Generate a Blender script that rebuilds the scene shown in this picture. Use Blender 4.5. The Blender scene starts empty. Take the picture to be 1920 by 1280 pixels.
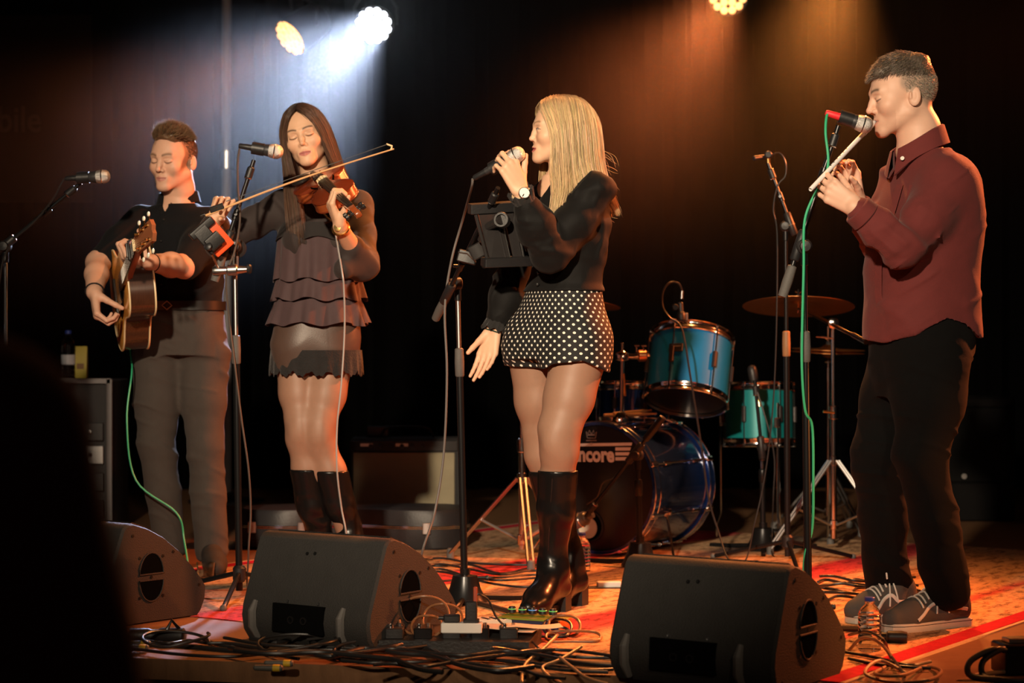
import bpy, math, random
import numpy as np
from mathutils import Vector, Matrix, Euler
random.seed(7)
RNG = np.random.default_rng(7)
SC = bpy.context.scene
COL = SC.collection
PI = math.pi
FPX, CAMH = 3733.33, 0.92          # focal length in pixels (70 mm on 36 mm), lens height above the stage floor

# ------------------------------------------------------------------ camera, world, exposure
cam_d = bpy.data.cameras.new('camera'); cam = bpy.data.objects.new('camera', cam_d); COL.objects.link(cam)
cam.location = (0, 0, CAMH); cam.rotation_euler = (PI/2, 0, 0)
cam_d.lens = 70; cam_d.sensor_width = 36; cam_d.sensor_fit = 'HORIZONTAL'
cam_d.dof.use_dof = True; cam_d.dof.focus_distance = 6.55; cam_d.dof.aperture_fstop = 3.2
cam_d.clip_start = 0.05; cam_d.clip_end = 100
SC.camera = cam
w = bpy.data.worlds.new('dark_hall'); SC.world = w; w.use_nodes = True
w.node_tree.nodes['Background'].inputs[0].default_value = (0.5, 0.42, 0.36, 1)
w.node_tree.nodes['Background'].inputs[1].default_value = 0.012
vs = SC.view_settings
vs.view_transform = 'Standard'; vs.look = 'None'; vs.exposure = 0.0; vs.gamma = 1.0; vs.use_curve_mapping = False
SC.cycles.use_denoising = True
SC.cycles.max_bounces = 6; SC.cycles.volume_bounces = 0; SC.cycles.transparent_max_bounces = 8
SC.cycles.sample_clamp_indirect = 4.0

# ------------------------------------------------------------------ lamps
def spot(name, loc, target, energy, color, size_deg, blend=0.5, radius=0.08):
    d = bpy.data.lights.new(name, 'SPOT'); o = bpy.data.objects.new(name, d); COL.objects.link(o)
    d.energy = energy; d.color = color; d.spot_size = math.radians(size_deg); d.spot_blend = blend
    d.shadow_soft_size = radius; o.location = loc
    o.rotation_euler = (Vector(target) - Vector(loc)).to_track_quat('-Z', 'Y').to_euler()
    return o
def at(px, py, d):
    """pixel of the 1920x1280 photograph at distance d -> world point"""
    return Vector(((px-960)*d/FPX, d, CAMH-(py-640)*d/FPX))
def on_floor(px, py, z=0.0):
    return at(px, py, (CAMH-z)*FPX/(py-640))

LAMP_W = at(700, 48, 11.0); LAMP_O = at(543, 72, 11.0); LAMP_R = at(1365, -8, 11.0); LAMP_A = at(1590, -95, 10.5)
WARM = (1.0, 0.79, 0.56)
spot('front_of_house_key_lamp', (-1.3, -0.6, 3.2), (-0.02, 6.9, 1.52), 4000, WARM, 34, 1.0, 0.12)
spot('front_of_house_fill_lamp', (1.7, -0.6, 3.1), (0.3, 7.0, 1.2), 300, (1.0, 0.72, 0.48), 34, 0.8, 0.12)
def beam(name, lens, target, watts, color, spread_deg, size=.20):
    """disc of light the size of the lamp's lens, just in front of it"""
    d = bpy.data.lights.new(name, 'AREA'); o = bpy.data.objects.new(name, d); COL.objects.link(o)
    d.shape = 'DISK'; d.size = size; d.spread = math.radians(spread_deg); d.energy = watts; d.color = color
    v = (Vector(target)-Vector(lens)).normalized(); o.location = Vector(lens)+v*.025; o.rotation_euler = v.to_track_quat('-Z', 'Y').to_euler(); return o
beam('white_beam_lamp', LAMP_W, (-1.45, 7.9, 1.35), 24, (0.60, 0.72, 1.0), 30)
beam('orange_beam_lamp', LAMP_O, (-2.35, 8.2, 1.3), 8, (1.0, 0.28, 0.09), 30)
beam('red_beam_lamp', LAMP_R, (-.05, 7.3, 0.9), 6.5, (1.0, 0.22, 0.055), 30)
beam('amber_beam_lamp', LAMP_A, (0.72, 7.4, 0.7), 8, (1.0, 0.29, 0.05), 32)
spot('side_floor_orange_lamp', (3.5, 5.6, 0.8), (-.2, 6.1, 0.05), 330, (1.0, 0.27, 0.06), 30, 0.8, 0.08)
spot('side_stage_orange_lamp', (3.7, 8.35, 2.9), (0.0, 6.9, 1.0), 1900, (1.0, 0.20, 0.05), 64, 0.6, 0.08)
spot('overhead_orange_wash_lamp', (0.9, 8.6, 4.4), (0.2, 6.2, 0.0), 900, (1.0, 0.33, 0.08), 75, 0.9, 0.10)

# ------------------------------------------------------------------ materials
MATS = {}
def mat(name, col=(.5, .5, .5), rough=.5, metal=0., var=.12, scale=18., bump=0., bscale=120., sheen=0., coat=0.,
        trans=0., attr=None, emit=None, estr=1., alpha=1., spec=.5, stretch=(1, 1, 1), sss=0., ior=1.45):
    if name in MATS: return MATS[name]
    m = bpy.data.materials.new(name); m.use_nodes = True; MATS[name] = m
    nt = m.node_tree; N = nt.nodes; L = nt.links; b = N['Principled BSDF']
    b.inputs['Roughness'].default_value = rough; b.inputs['Metallic'].default_value = metal
    b.inputs['Specular IOR Level'].default_value = spec; b.inputs['IOR'].default_value = ior
    b.inputs['Sheen Weight'].default_value = sheen; b.inputs['Coat Weight'].default_value = coat
    b.inputs['Transmission Weight'].default_value = trans; b.inputs['Alpha'].default_value = alpha
    if sss: b.inputs['Subsurface Weight'].default_value = sss; b.inputs['Subsurface Scale'].default_value = .01; b.inputs['Subsurface Radius'].default_value = (1, .35, .2)
    tc = N.new('ShaderNodeTexCoord'); mp = N.new('ShaderNodeMapping'); mp.inputs['Scale'].default_value = stretch
    L.new(tc.outputs['Object'], mp.inputs['Vector'])
    nz = N.new('ShaderNodeTexNoise'); nz.inputs['Scale'].default_value = scale; nz.inputs['Detail'].default_value = 4
    L.new(mp.outputs[0], nz.inputs['Vector'])
    mr = N.new('ShaderNodeMapRange'); mr.inputs['To Min'].default_value = 1-var; mr.inputs['To Max'].default_value = 1+var
    L.new(nz.outputs['Fac'], mr.inputs['Value'])
    mx = N.new('ShaderNodeVectorMath'); mx.operation = 'SCALE'; L.new(mr.outputs[0], mx.inputs['Scale'])
    if attr:
        a = N.new('ShaderNodeAttribute'); a.attribute_name = attr; L.new(a.outputs['Color'], mx.inputs[0])
    else: mx.inputs[0].default_value = col
    L.new(mx.outputs[0], b.inputs['Base Color'])
    if bump:
        n2 = N.new('ShaderNodeTexNoise'); n2.inputs['Scale'].default_value = bscale; n2.inputs['Detail'].default_value = 3
        L.new(mp.outputs[0], n2.inputs['Vector'])
        bp = N.new('ShaderNodeBump'); bp.inputs['Strength'].default_value = bump; bp.inputs['Distance'].default_value = .004
        L.new(n2.outputs['Fac'], bp.inputs['Height']); L.new(bp.outputs[0], b.inputs['Normal'])
    if emit:
        b.inputs['Emission Color'].default_value = (*emit, 1); b.inputs['Emission Strength'].default_value = estr
    return m

BLACK = mat('black_paint', (.012, .012, .013), .45, bump=.1)
SATIN = mat('black_satin_metal', (.018, .018, .019), .28, .6)
RUBBER = mat('dark_grey_rubber', (.10, .095, .09), .6, bump=.15)
CHROME = mat('chrome', (.78, .76, .74), .12, 1., var=.03)
BRUSH = mat('brushed_steel', (.5, .49, .48), .3, 1., var=.08)
GOLD = mat('gold_metal', (.85, .58, .22), .22, 1.)
SILVER = mat('silver_metal', (.85, .84, .82), .18, 1.)
WHITEP = mat('white_plastic', (.62, .60, .56), .45)
CABLE = mat('black_cable_rubber', (.017, .016, .016), .38)
CABLEG = mat('green_cable_rubber', (.03, .36, .17), .42)
GLASS = mat('clear_glass', (.95, .95, .95), .03, trans=1., ior=1.45, var=.01)
PET = mat('clear_plastic_bottle', (.9, .93, .95), .06, trans=1., ior=1.25, var=.01)
BLUECAP = mat('blue_plastic_cap', (.02, .05, .30), .4)
MESHM = mat('silver_wire_mesh', (.72, .71, .69), .32, .9, var=.35, scale=420, bump=.8, bscale=420)
WHITEINK = mat('white_lettering', (.78, .76, .72), .6, var=.03)
INSIDE_SHADE = mat('inside_shade_black', (.003, .003, .003), 1., spec=0.)  # black colour stands for the shade inside holes, recesses and hollow bodies

# ------------------------------------------------------------------ mesh collector
def frame(d, up=(0, 0, 1)):
    d = Vector(d).normalized(); up = Vector(up)
    if abs(d.dot(up)) > .98: up = Vector((1, 0, 0)) if abs(d.x) < .9 else Vector((0, 1, 0))
    u = up.cross(d).normalized(); return u, d.cross(u).normalized(), d
class MB:
    def __init__(s): s.v = []; s.f = []
    def quad_strip_rings(s, rings, close_ends=True, wrap=True):
        b = len(s.v); n = len(rings[0])
        for r in rings: s.v += [tuple(p) for p in r]
        for i in range(len(rings)-1):
            for j in range(n if wrap else n-1):
                k = (j+1) % n
                s.f.append((b+i*n+j, b+i*n+k, b+(i+1)*n+k, b+(i+1)*n+j))
        if close_ends and wrap:
            s.f.append(tuple(b+j for j in reversed(range(n)))); s.f.append(tuple(b+(len(rings)-1)*n+j for j in range(n)))
        return s
    def tube(s, pts, r, n=8, flat=None, up=(0, 0, 1)):
        pts = [Vector(p) for p in pts]; m = len(pts)
        rs = r if isinstance(r, (list, tuple)) else [r]*m
        rings = []; u = None
        for i in range(m):
            d = (pts[min(i+1, m-1)]-pts[max(i-1, 0)])
            if d.length < 1e-9: d = Vector((0, 0, 1))
            d.normalize()
            if u is None: u, v, _ = frame(d, up)
            else:
                u = (u-d*u.dot(d)); u = u.normalized() if u.length > 1e-6 else frame(d)[0]; v = d.cross(u)
            fl = 1 if flat is None else flat
            rings.append([pts[i]+(u*math.cos(2*PI*j/n)+v*math.sin(2*PI*j/n)*fl)*rs[i] for j in range(n)])
        return s.quad_strip_rings(rings)
    def cyl(s, a, b, r, r2=None, n=16): return s.tube([a, b], [r, r if r2 is None else r2], n)
    def lathe(s, prof, org=(0, 0, 0), axis=(0, 0, 1), n=24, up=(0, 0, 1), close=True):
        """prof: list of (radius, height along axis)"""
        u, v, d = frame(axis, up); o = Vector(org)
        rings = [[o+d*h+(u*math.cos(2*PI*j/n)+v*math.sin(2*PI*j/n))*max(r, 1e-5) for j in range(n)] for r, h in prof]
        return s.quad_strip_rings(rings, close)
    def box(s, c, size, R=None, bev=0.):
        c = Vector(c); hx, hy, hz = [q/2 for q in size]; R = R or Matrix.Identity(3)
        if bev <= 0:
            b = len(s.v)
            for x, y, z in [(-1,-1,-1),(1,-1,-1),(1,1,-1),(-1,1,-1),(-1,-1,1),(1,-1,1),(1,1,1),(-1,1,1)]:
                s.v.append(tuple(c+R@Vector((x*hx, y*hy, z*hz))))
            s.f += [tuple(b+i for i in q) for q in [(0,3,2,1),(4,5,6,7),(0,1,5,4),(1,2,6,5),(2,3,7,6),(3,0,4,7)]]
            return s
        rings = []
        def ring(ix, iy, z):
            pts = []
            for sx, sy in [(1,1),(-1,1),(-1,-1),(1,-1)]:
                cs = [(0,1)] if False else None
                a0 = {(1,1):0,(-1,1):90,(-1,-1):180,(1,-1):270}[(sx,sy)]
                for k in range(4):
                    a = math.radians(a0+30*k)
                    pts.append(c+R@Vector((sx*(ix-bev)+math.cos(a)*bev if True else 0, sy*(iy-bev)+math.sin(a)*bev, z)))
            return pts
        rings.append(ring(hx-bev*.6, hy-bev*.6, -hz)); rings.append(ring(hx, hy, -hz+bev*.6))
        rings.append(ring(hx, hy, hz-bev*.6)); rings.append(ring(hx-bev*.6, hy-bev*.6, hz))
        return s.quad_strip_rings(rings)
    def prism(s, poly, h0, h1, org=(0,0,0), u=(1,0,0), v=(0,1,0), w=(0,0,1)):
        """poly in (u,v), extruded along w from h0 to h1"""
        o = Vector(org); u = Vector(u); v = Vector(v); w = Vector(w)
        return s.quad_strip_rings([[o+u*x+v*y+w*h for x, y in poly] for h in (h0, h1)])
    def sphere(s, c, r, n=14, m=9, R=None, sc=(1,1,1)):
        c = Vector(c); R = R or Matrix.Identity(3)
        rings = []
        for i in range(1, m):
            t = PI*i/m-PI/2
            rings.append([c+R@Vector((math.cos(t)*math.cos(2*PI*j/n)*r*sc[0], math.cos(t)*math.sin(2*PI*j/n)*r*sc[1], math.sin(t)*r*sc[2])) for j in range(n)])
        return s.quad_strip_rings(rings)
    def torus(s, c, R, r, axis=(0,0,1), n=36, m=8, up=(0,0,1), sc=(1,1)):
        u, v, d = frame(axis, up); c = Vector(c); b = len(s.v)
        for i in range(n):
            a = 2*PI*i/n; e = u*math.cos(a)*sc[0]+v*math.sin(a)*sc[1]
            for j in range(m):
                q = 2*PI*j/m; s.v.append(tuple(c+e*R+e.normalized()*math.cos(q)*r+d*math.sin(q)*r))
        for i in range(n):
            for j in range(m):
                s.f.append((b+i*m+j, b+((i+1)%n)*m+j, b+((i+1)%n)*m+(j+1)%m, b+i*m+(j+1)%m))
        return s
    def build(s, name, material, parent=None, smooth=True, world=True, auto=35):
        org = Vector((0,0,0))
        if parent is not None and world:
            p = parent
            while p.parent: p = p.parent
            org = p.location
        me = bpy.data.meshes.new(name)
        me.from_pydata([tuple(Vector(q)-org) for q in s.v] if org.length else s.v, [], s.f); me.update()
        me.materials.append(material)
        if smooth:
            me.shade_smooth()
            try: me.set_sharp_from_angle(angle=math.radians(auto))
            except Exception: pass
        o = bpy.data.objects.new(name, me); COL.objects.link(o)
        if parent is not None: o.parent = parent
        return o
def tag(o, label=None, cat=None, group=None, kind=None):
    if label: o['label'] = label
    if cat: o['category'] = cat
    if group: o['group'] = group
    if kind: o['kind'] = kind
    return o
def thing(name, label, cat, loc=(0,0,0), rz=0., group=None):
    o = bpy.data.objects.new(name, None); COL.objects.link(o); o.location = loc; o.rotation_euler = (0,0,rz)
    o.empty_display_size = .1
    return tag(o, label, cat, group)
def catmull(pts, n=8):
    P = [Vector(p) for p in pts]
    if len(P) < 3: return [P[0].lerp(P[-1], t/n) for t in range(n+1)]
    out = []
    for i in range(len(P)-1):
        p0, p1, p2, p3 = P[max(i-1,0)], P[i], P[i+1], P[min(i+2, len(P)-1)]
        for k in range(n):
            t = k/n
            out.append(.5*((2*p1)+(p2-p0)*t+(2*p0-5*p1+4*p2-p3)*t*t+(3*p1-p0-3*p2+p3)*t**3))
    out.append(P[-1]); return out
def text_mesh(name, txt, size, R, loc, material, parent=None, extrude=.001, bold=0., shear=0., align='CENTER', sx=1.):
    c = bpy.data.curves.new(name, 'FONT'); c.body = txt; c.size = size; c.extrude = extrude; c.offset = bold; c.shear = shear; c.align_x = align
    c.resolution_u = 3
    o = bpy.data.objects.new(name, c); COL.objects.link(o)
    me = bpy.data.meshes.new_from_object(o.evaluated_get(bpy.context.evaluated_depsgraph_get()))
    bpy.data.objects.remove(o)
    p = parent; org = Vector((0,0,0))
    while p is not None:
        org = p.location.copy(); p = p.parent
    for v in me.vertices: v.co = R@Vector((v.co.x*sx, v.co.y, v.co.z))+Vector(loc)-org
    me.materials.clear(); me.materials.append(material)
    o = bpy.data.objects.new(name, me); COL.objects.link(o)
    if parent is not None: o.parent = parent
    return o
def snap(o, pts, off, root):
    """lay points on the surface of mesh object o, lifted by off"""
    out = []
    for p in pts:
        ok, q, n, _ = o.closest_point_on_mesh(Vector(p)-root); out.append(q+n*off+root)
    return out
def rotm(u, v, w): return Matrix((u, v, w)).transposed()
# ------------------------------------------------------------------ setting
def struct(name, mb, m, smooth=False):
    o = mb.build(name, m, None, smooth); o['kind'] = 'structure'; return o
HALL = -0.55
def edge_y(x): return 5.55-0.22*x
WOOD = mat('stage_floor_wood', (.17, .085, .04), .62, spec=.25, var=.45, scale=9, bump=.25, bscale=60, stretch=(1, 14, 1))
CURT = mat('black_stage_curtain', (.0009, .0008, .0009), .95, sheen=.0, bump=.2, spec=.05)
struct('floor', MB().prism([(-5, edge_y(-5)), (5, edge_y(5)), (5, 12.6), (-5, 12.6)], -.06, 0), WOOD)
struct('floor_hall', MB().box((0, 3.5, HALL-.05), (14, 12, .1)), mat('hall_floor', (.03, .025, .02), .5))
o = MB()
for i in range(66):
    x0 = -5+i*10/66; x1 = x0+10/66-.006
    o.prism([(x0, edge_y(x0)+.02), (x1, edge_y(x1)+.02), (x1, edge_y(x1)+.05), (x0, edge_y(x0)+.05)], HALL, -.062)
fas = bpy.data.objects.new('trim_stage_front', None); COL.objects.link(fas); fas['kind'] = 'structure'
FASM = mat('dark_fascia_board', (.014, .012, .011), .6, bump=.3)
for i in range(30):
    x0 = -3.2+i*6.4/30; x1 = x0+6.4/30-.008
    b = MB().prism([(x0, edge_y(x0)+.03), (x1, edge_y(x1)+.03), (x1, edge_y(x1)+.055), (x0, edge_y(x0)+.055)], HALL, -.062).build('board', FASM, fas, False)
def curtain(name, pts, z0, z1, amp, per, m):
    """pleated drape along a polyline"""
    o = MB(); P = [Vector((*p, 0)) for p in pts]; row = []
    for a, b in zip(P, P[1:]):
        d = (b-a); L = d.length; n = int(L/per*8); d.normalize(); nn = Vector((-d.y, d.x, 0))
        for i in range(n+1):
            t = i*L/n; ph = 2*PI*t/per
            row.append(a+d*t+nn*(amp*math.sin(ph+.8*math.sin(ph*.37))+amp*.4*math.sin(ph*2.3+1)))
    nn = len(row); b0 = 0
    for k in range(6):
        z = z0+(z1-z0)*k/5; sp = 1.15-.3*k/5
        o.v += [(p.x, p.y, z) for p in row]
    for k in range(5):
        for i in range(nn-1): o.f.append((k*nn+i, k*nn+i+1, (k+1)*nn+i+1, (k+1)*nn+i))
    ob = o.build(name, m); ob['kind'] = 'structure'; return ob
curtain('wall_back', [(-5, 12.45), (5, 12.45)], 0, 5.2, .06, .30, CURT)
curtain('wall_right', [(3.9, 12.4), (4.3, 7.0)], 0, 5.2, .06, .30, CURT)
curtain('wall_left', [(-4.6, 12.4), (-4.8, 7.0)], 0, 5.2, .06, .30, CURT)
struct('ceiling', MB().box((0, 6, 5.3), (14, 17, .1)), mat('black_ceiling', (.008, .008, .008), .9))
# banner with lettering at far left (only its last letters are in view)
bl = at(35, 215, 11.6)
ban = thing('banner', 'dark hanging banner with grey lettering at far upper left', 'banner', (bl.x-.6, 11.7, bl.z-.5))
MB().box((bl.x-.55, 11.72, bl.z+.05), (1.9, .012, 1.1)).build('cloth', mat('banner_cloth', (.006, .006, .006), .85), ban, False)
text_mesh('lettering', 'mobile', .215, rotm((1,0,0), (0,0,1), (0,-1,0)), (at(70, 0, 11.6).x, 11.708, at(0, 243, 11.6).z), mat('grey_lettering', (.06, .056, .053), .8), ban, .002, .0035, 0, 'RIGHT', .86)
# haze of the smoke machine, only behind the players, density shaped to fade the beams
hz = MB().box((0, 10.35, 2.60), (7.0, 3.9, 4.7)).build('haze', MATS['clear_glass'], None, False)
hm = bpy.data.materials.new('stage_haze'); hm.use_nodes = True; hm.node_tree.nodes.remove(hm.node_tree.nodes['Principled BSDF'])
vsn = hm.node_tree.nodes.new('ShaderNodeVolumeScatter'); vsn.inputs['Density'].default_value = .020; vsn.inputs['Anisotropy'].default_value = .80
vsn.inputs['Color'].default_value = (1, 1, 1, 1)
tcv = hm.node_tree.nodes.new('ShaderNodeNewGeometry'); sxv = hm.node_tree.nodes.new('ShaderNodeSeparateXYZ'); hm.node_tree.links.new(tcv.outputs['Position'], sxv.inputs[0])
mrv = hm.node_tree.nodes.new('ShaderNodeMapRange'); mrv.interpolation_type = 'SMOOTHSTEP'; mrv.inputs['From Min'].default_value = .45; mrv.inputs['From Max'].default_value = 2.4; mrv.inputs['To Min'].default_value = 0.; mrv.inputs['To Max'].default_value = .016; hm.node_tree.links.new(sxv.outputs['Z'], mrv.inputs['Value'])
nzv = hm.node_tree.nodes.new('ShaderNodeTexNoise'); nzv.inputs['Scale'].default_value = 1.1; nzv.inputs['Detail'].default_value = 2; hm.node_tree.links.new(tcv.outputs['Position'], nzv.inputs['Vector'])
mmv = hm.node_tree.nodes.new('ShaderNodeMath'); mmv.operation = 'MULTIPLY'; mm2 = hm.node_tree.nodes.new('ShaderNodeMapRange'); mm2.inputs['From Min'].default_value = .25; mm2.inputs['From Max'].default_value = .75; mm2.inputs['To Min'].default_value = .55; mm2.inputs['To Max'].default_value = 1.4; hm.node_tree.links.new(nzv.outputs['Fac'], mm2.inputs['Value']); hm.node_tree.links.new(mrv.outputs[0], mmv.inputs[0]); hm.node_tree.links.new(mm2.outputs[0], mmv.inputs[1]); 
mr3 = hm.node_tree.nodes.new('ShaderNodeMapRange'); mr3.interpolation_type = 'SMOOTHSTEP'; mr3.inputs['From Min'].default_value = 11.1; mr3.inputs['From Max'].default_value = 9.6; mr3.inputs['To Min'].default_value = .35; mr3.inputs['To Max'].default_value = 1.25; hm.node_tree.links.new(sxv.outputs['Y'], mr3.inputs['Value'])  # haze thinned near the lamps to even out beam brightness
mm4 = hm.node_tree.nodes.new('ShaderNodeMath'); mm4.operation = 'MULTIPLY'; hm.node_tree.links.new(mmv.outputs[0], mm4.inputs[0]); hm.node_tree.links.new(mr3.outputs[0], mm4.inputs[1]); hm.node_tree.links.new(mm4.outputs[0], vsn.inputs['Density'])
SC.cycles.volume_max_steps = 96; SC.cycles.volume_step_rate = 1.5
hm.node_tree.links.new(vsn.outputs[0], hm.node_tree.nodes['Material Output'].inputs['Volume'])
hz.data.materials.clear(); hz.data.materials.append(hm)
tag(hz, 'thin stage haze hanging in the lamp beams', 'haze', kind='stuff')

# ------------------------------------------------------------------ rug
def rug(name, label, c, rz, w, l, z):
    r = thing(name, label, 'rug', (*c, 0), rz)
    m = bpy.data.materials.new(name+'_pile'); m.use_nodes = True; nt = m.node_tree; N = nt.nodes; L = nt.links; b = N['Principled BSDF']
    b.inputs['Roughness'].default_value = .95; b.inputs['Specular IOR Level'].default_value = .15
    tc = N.new('ShaderNodeTexCoord'); sx = N.new('ShaderNodeSeparateXYZ'); L.new(tc.outputs['Object'], sx.inputs[0])
    nz = N.new('ShaderNodeTexNoise'); nz.inputs['Scale'].default_value = 5; nz.inputs['Detail'].default_value = 6; nz.inputs['Roughness'].default_value = .7; L.new(tc.outputs['Object'], nz.inputs['Vector'])
    wr = N.new('ShaderNodeMath'); wr.operation = 'MULTIPLY_ADD'; wr.inputs[1].default_value = .10; L.new(nz.outputs['Fac'], wr.inputs[0]); L.new(sx.outputs['X'], wr.inputs[2])
    mr = N.new('ShaderNodeMapRange'); mr.inputs['From Min'].default_value = w/2+.05; mr.inputs['From Max'].default_value = -w/2+.05; L.new(wr.outputs[0], mr.inputs['Value'])
    tan, tan2, red, red2, drk, olive = (.60, .37, .20), (.50, .30, .17), (.42, .025, .04), (.46, .06, .06), (.12, .08, .07), (.25, .19, .12)
    c1 = N.new('ShaderNodeValToRGB'); e = c1.color_ramp.elements; e[0].position = 0; e[0].color = (*tan, 1); e[1].position = 1; e[1].color = (*tan2, 1)
    for d_, cc in ((.30, tan), (.34, red2), (.40, tan), (.62, tan), (.86, tan2), (.98, tan), (1.08, red2), (1.24, red), (1.30, tan), (1.62, tan), (1.70, olive), (1.86, drk), (1.94, tan), (2.10, tan), (2.16, red), (2.36, red2), (2.42, tan), (2.80, olive), (2.95, tan2)):
        x = e.new(d_/w); x.color = (*cc, 1)
    L.new(mr.outputs[0], c1.inputs['Fac'])
    vo = N.new('ShaderNodeTexVoronoi'); vo.inputs['Scale'].default_value = 17; ad = N.new('ShaderNodeVectorMath'); ad.operation = 'MULTIPLY_ADD'; ad.inputs[1].default_value = (.09, .09, .09); L.new(nz.outputs['Color'], ad.inputs[0]); L.new(tc.outputs['Object'], ad.inputs[2]); L.new(ad.outputs[0], vo.inputs['Vector'])
    c2 = N.new('ShaderNodeValToRGB'); f = c2.color_ramp.elements; f[0].position = 0; f[0].color = (.55, .35, .32, 1); f[1].position = 1; f[1].color = (.9, .9, .9, 1)
    for p_, cc in ((.20, (.62, .3, .3)), (.26, (1, 1, 1)), (.50, (1, 1, 1)), (.54, (.35, .32, .34)), (.62, (1, .95, .9))):
        x = f.new(p_); x.color = (*cc, 1)
    L.new(vo.outputs['Distance'], c2.inputs['Fac'])
    n3 = N.new('ShaderNodeTexNoise'); n3.inputs['Scale'].default_value = 26; n3.inputs['Detail'].default_value = 5; n3.inputs['Roughness'].default_value = .75; mp = N.new('ShaderNodeMapping'); mp.inputs['Scale'].default_value = (1, .35, 1); mp.inputs['Rotation'].default_value = (0, 0, th_); L.new(tc.outputs['Object'], mp.inputs[0]); L.new(mp.outputs[0], n3.inputs['Vector'])
    c3 = N.new('ShaderNodeValToRGB'); c3.color_ramp.elements[0].position = .40; c3.color_ramp.elements[0].color = (.22, .17, .16, 1); c3.color_ramp.elements[1].position = .50; c3.color_ramp.elements[1].color = (1, 1, 1, 1); L.new(n3.outputs['Fac'], c3.inputs['Fac'])
    m1 = N.new('ShaderNodeMix'); m1.data_type = 'RGBA'; m1.blend_type = 'MULTIPLY'; m1.inputs['Factor'].default_value = .55; L.new(c1.outputs[0], m1.inputs['A']); L.new(c2.outputs[0], m1.inputs['B'])
    m2 = N.new('ShaderNodeMix'); m2.data_type = 'RGBA'; m2.blend_type = 'MULTIPLY'; m2.inputs['Factor'].default_value = .75; L.new(m1.outputs['Result'], m2.inputs['A']); L.new(c3.outputs[0], m2.inputs['B']); L.new(m2.outputs['Result'], b.inputs['Base Color'])
    bp = N.new('ShaderNodeBump'); bp.inputs['Strength'].default_value = .6; bp.inputs['Distance'].default_value = .004
    n4 = N.new('ShaderNodeTexNoise'); n4.inputs['Scale'].default_value = 300; L.new(tc.outputs['Object'], n4.inputs['Vector']); L.new(n4.outputs['Fac'], bp.inputs['Height']); L.new(bp.outputs[0], b.inputs['Normal'])
    MB().box((0, 0, z/2), (w, l, z)).build('pile', m, r, False, world=False)
    bm_ = mat(name+'_border', (.42, .010, .03), .95, var=.3, scale=40, bump=.5, bscale=250, spec=.15); cm = mat('cream_rug_binding', (.50, .40, .28), .95, var=.2, scale=60, spec=.15)
    MB().box((w/2-.042, 0, z/2+.001), (.070, l, z+.001)).build('border', bm_, r, False, world=False); MB().box((-w/2+.042, 0, z/2+.001), (.070, l, z+.001)).build('border', bm_, r, False, world=False)
    for s in (1, -1):
        MB().box((s*(w/2+.004), 0, z/2), (.014, l, z+.002)).build('binding', cm, r, False, world=False)
    return r
th_ = math.atan2(.548, .82)          # right edge of the rug runs (.55,.83) over the floor
ex = Vector((math.cos(th_), -math.sin(th_))); ey = Vector((math.sin(th_), math.cos(th_)))
p = Vector((1.134, 5.72)); RW, RL = 3.3, 3.6
cc = p-ex*RW*.5+ey*(-.45+RL/2)
rug('patterned_rug', 'worn orange patterned rug with red border under singer and whistle player', (cc.x, cc.y), -th_, RW, RL, .004)
# ------------------------------------------------------------------ stage lamps
def par(name, label, c, aim, r, col, strength, n_out, body_r=None, group=None):
    t = thing(name, label, 'stage light', c, 0, group)
    d = (Vector(aim)-c).normalized(); u, v, d = frame(d)
    body_r = body_r or r*1.02
    MB().lathe([(body_r*.55, -.26), (body_r*.8, -.24), (body_r*.95, -.16), (body_r, -.02), (body_r*1.02, .0), (body_r*.97, .0), (body_r*.97, -.012)], c, d, 32).build('housing', BLACK, t)
    MB().lathe([(body_r*.96, -.014), (0, -.014)], c, d, 32).build('lens_plate', mat('lamp_lens_plate_'+name, (.05, .04, .03), .3), t)
    em = mat('glowing_lens_'+name, (.8, .8, .8), .3, emit=col, estr=strength)
    lr = r*.195
    spots = [(0, 0)]+[(r*.40*math.cos(a), r*.40*math.sin(a)) for a in [2*PI*k/6 for k in range(6)]]+[(r*.765*math.cos(a), r*.765*math.sin(a)) for a in [2*PI*(k+.5)/n_out for k in range(n_out)]]
    for x, y in spots:
        MB().lathe([(lr, -.012), (lr*.96, .001), (lr*.6, .006), (0, .008)], c+u*x+v*y, d, 14).build('lens', em, t)
    yk = [c+u*(body_r+.012)*s+d*(-.12) for s in (1, -1)]; top = c+Vector((0, .12, body_r+.16))
    MB().tube([yk[0], yk[0]+Vector((0, 0, body_r*.9)), top+u*.03, top-u*.03, yk[1]+Vector((0, 0, body_r*.9)), yk[1]], .009, 6).build('yoke', BLACK, t)
    MB().cyl(top, top+Vector((0, 0, .5)), .016, n=10).build('hanging_clamp', BLACK, t)
    return t
par('white_stage_light', 'bright white round lamp throwing the blue white beam', LAMP_W, (-.95, 6, 1.6), .104, (.80, .88, 1.0), 14, 12)
par('orange_stage_light', 'orange lamp of glowing beads left of the white lamp', LAMP_O, (-6.5, 6.6, -2.2), .108, (1.0, .42, .10), 2.0, 12)
par('amber_stage_light', 'amber lamp half cut by the top edge of the picture', LAMP_R, (.5, 6, 1.2), .11, (1.0, .42, .10), 2.0, 12)
par('high_stage_light', 'amber lamp hung highest above the picture at right', LAMP_A, (1.0, 6, .8), .11, (1.0, .5, .15), 5, 12)
pl = at(425, 460, 11.4)
t = thing('lighting_pipe', 'grey upright lighting pipe in the blue haze behind the guitarist', 'pipe', (pl.x, 11.4, 0))
MB().cyl((pl.x, 11.4, .02), (pl.x, 11.4, 5.2), .028, n=14).build('pole', mat('grey_pipe', (.22, .21, .22), .5), t)
MB().lathe([(.22, 0), (.22, .015), (.04, .03), (.04, .06)], (pl.x, 11.4, 0), n=20).build('base', BLACK, t)
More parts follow.
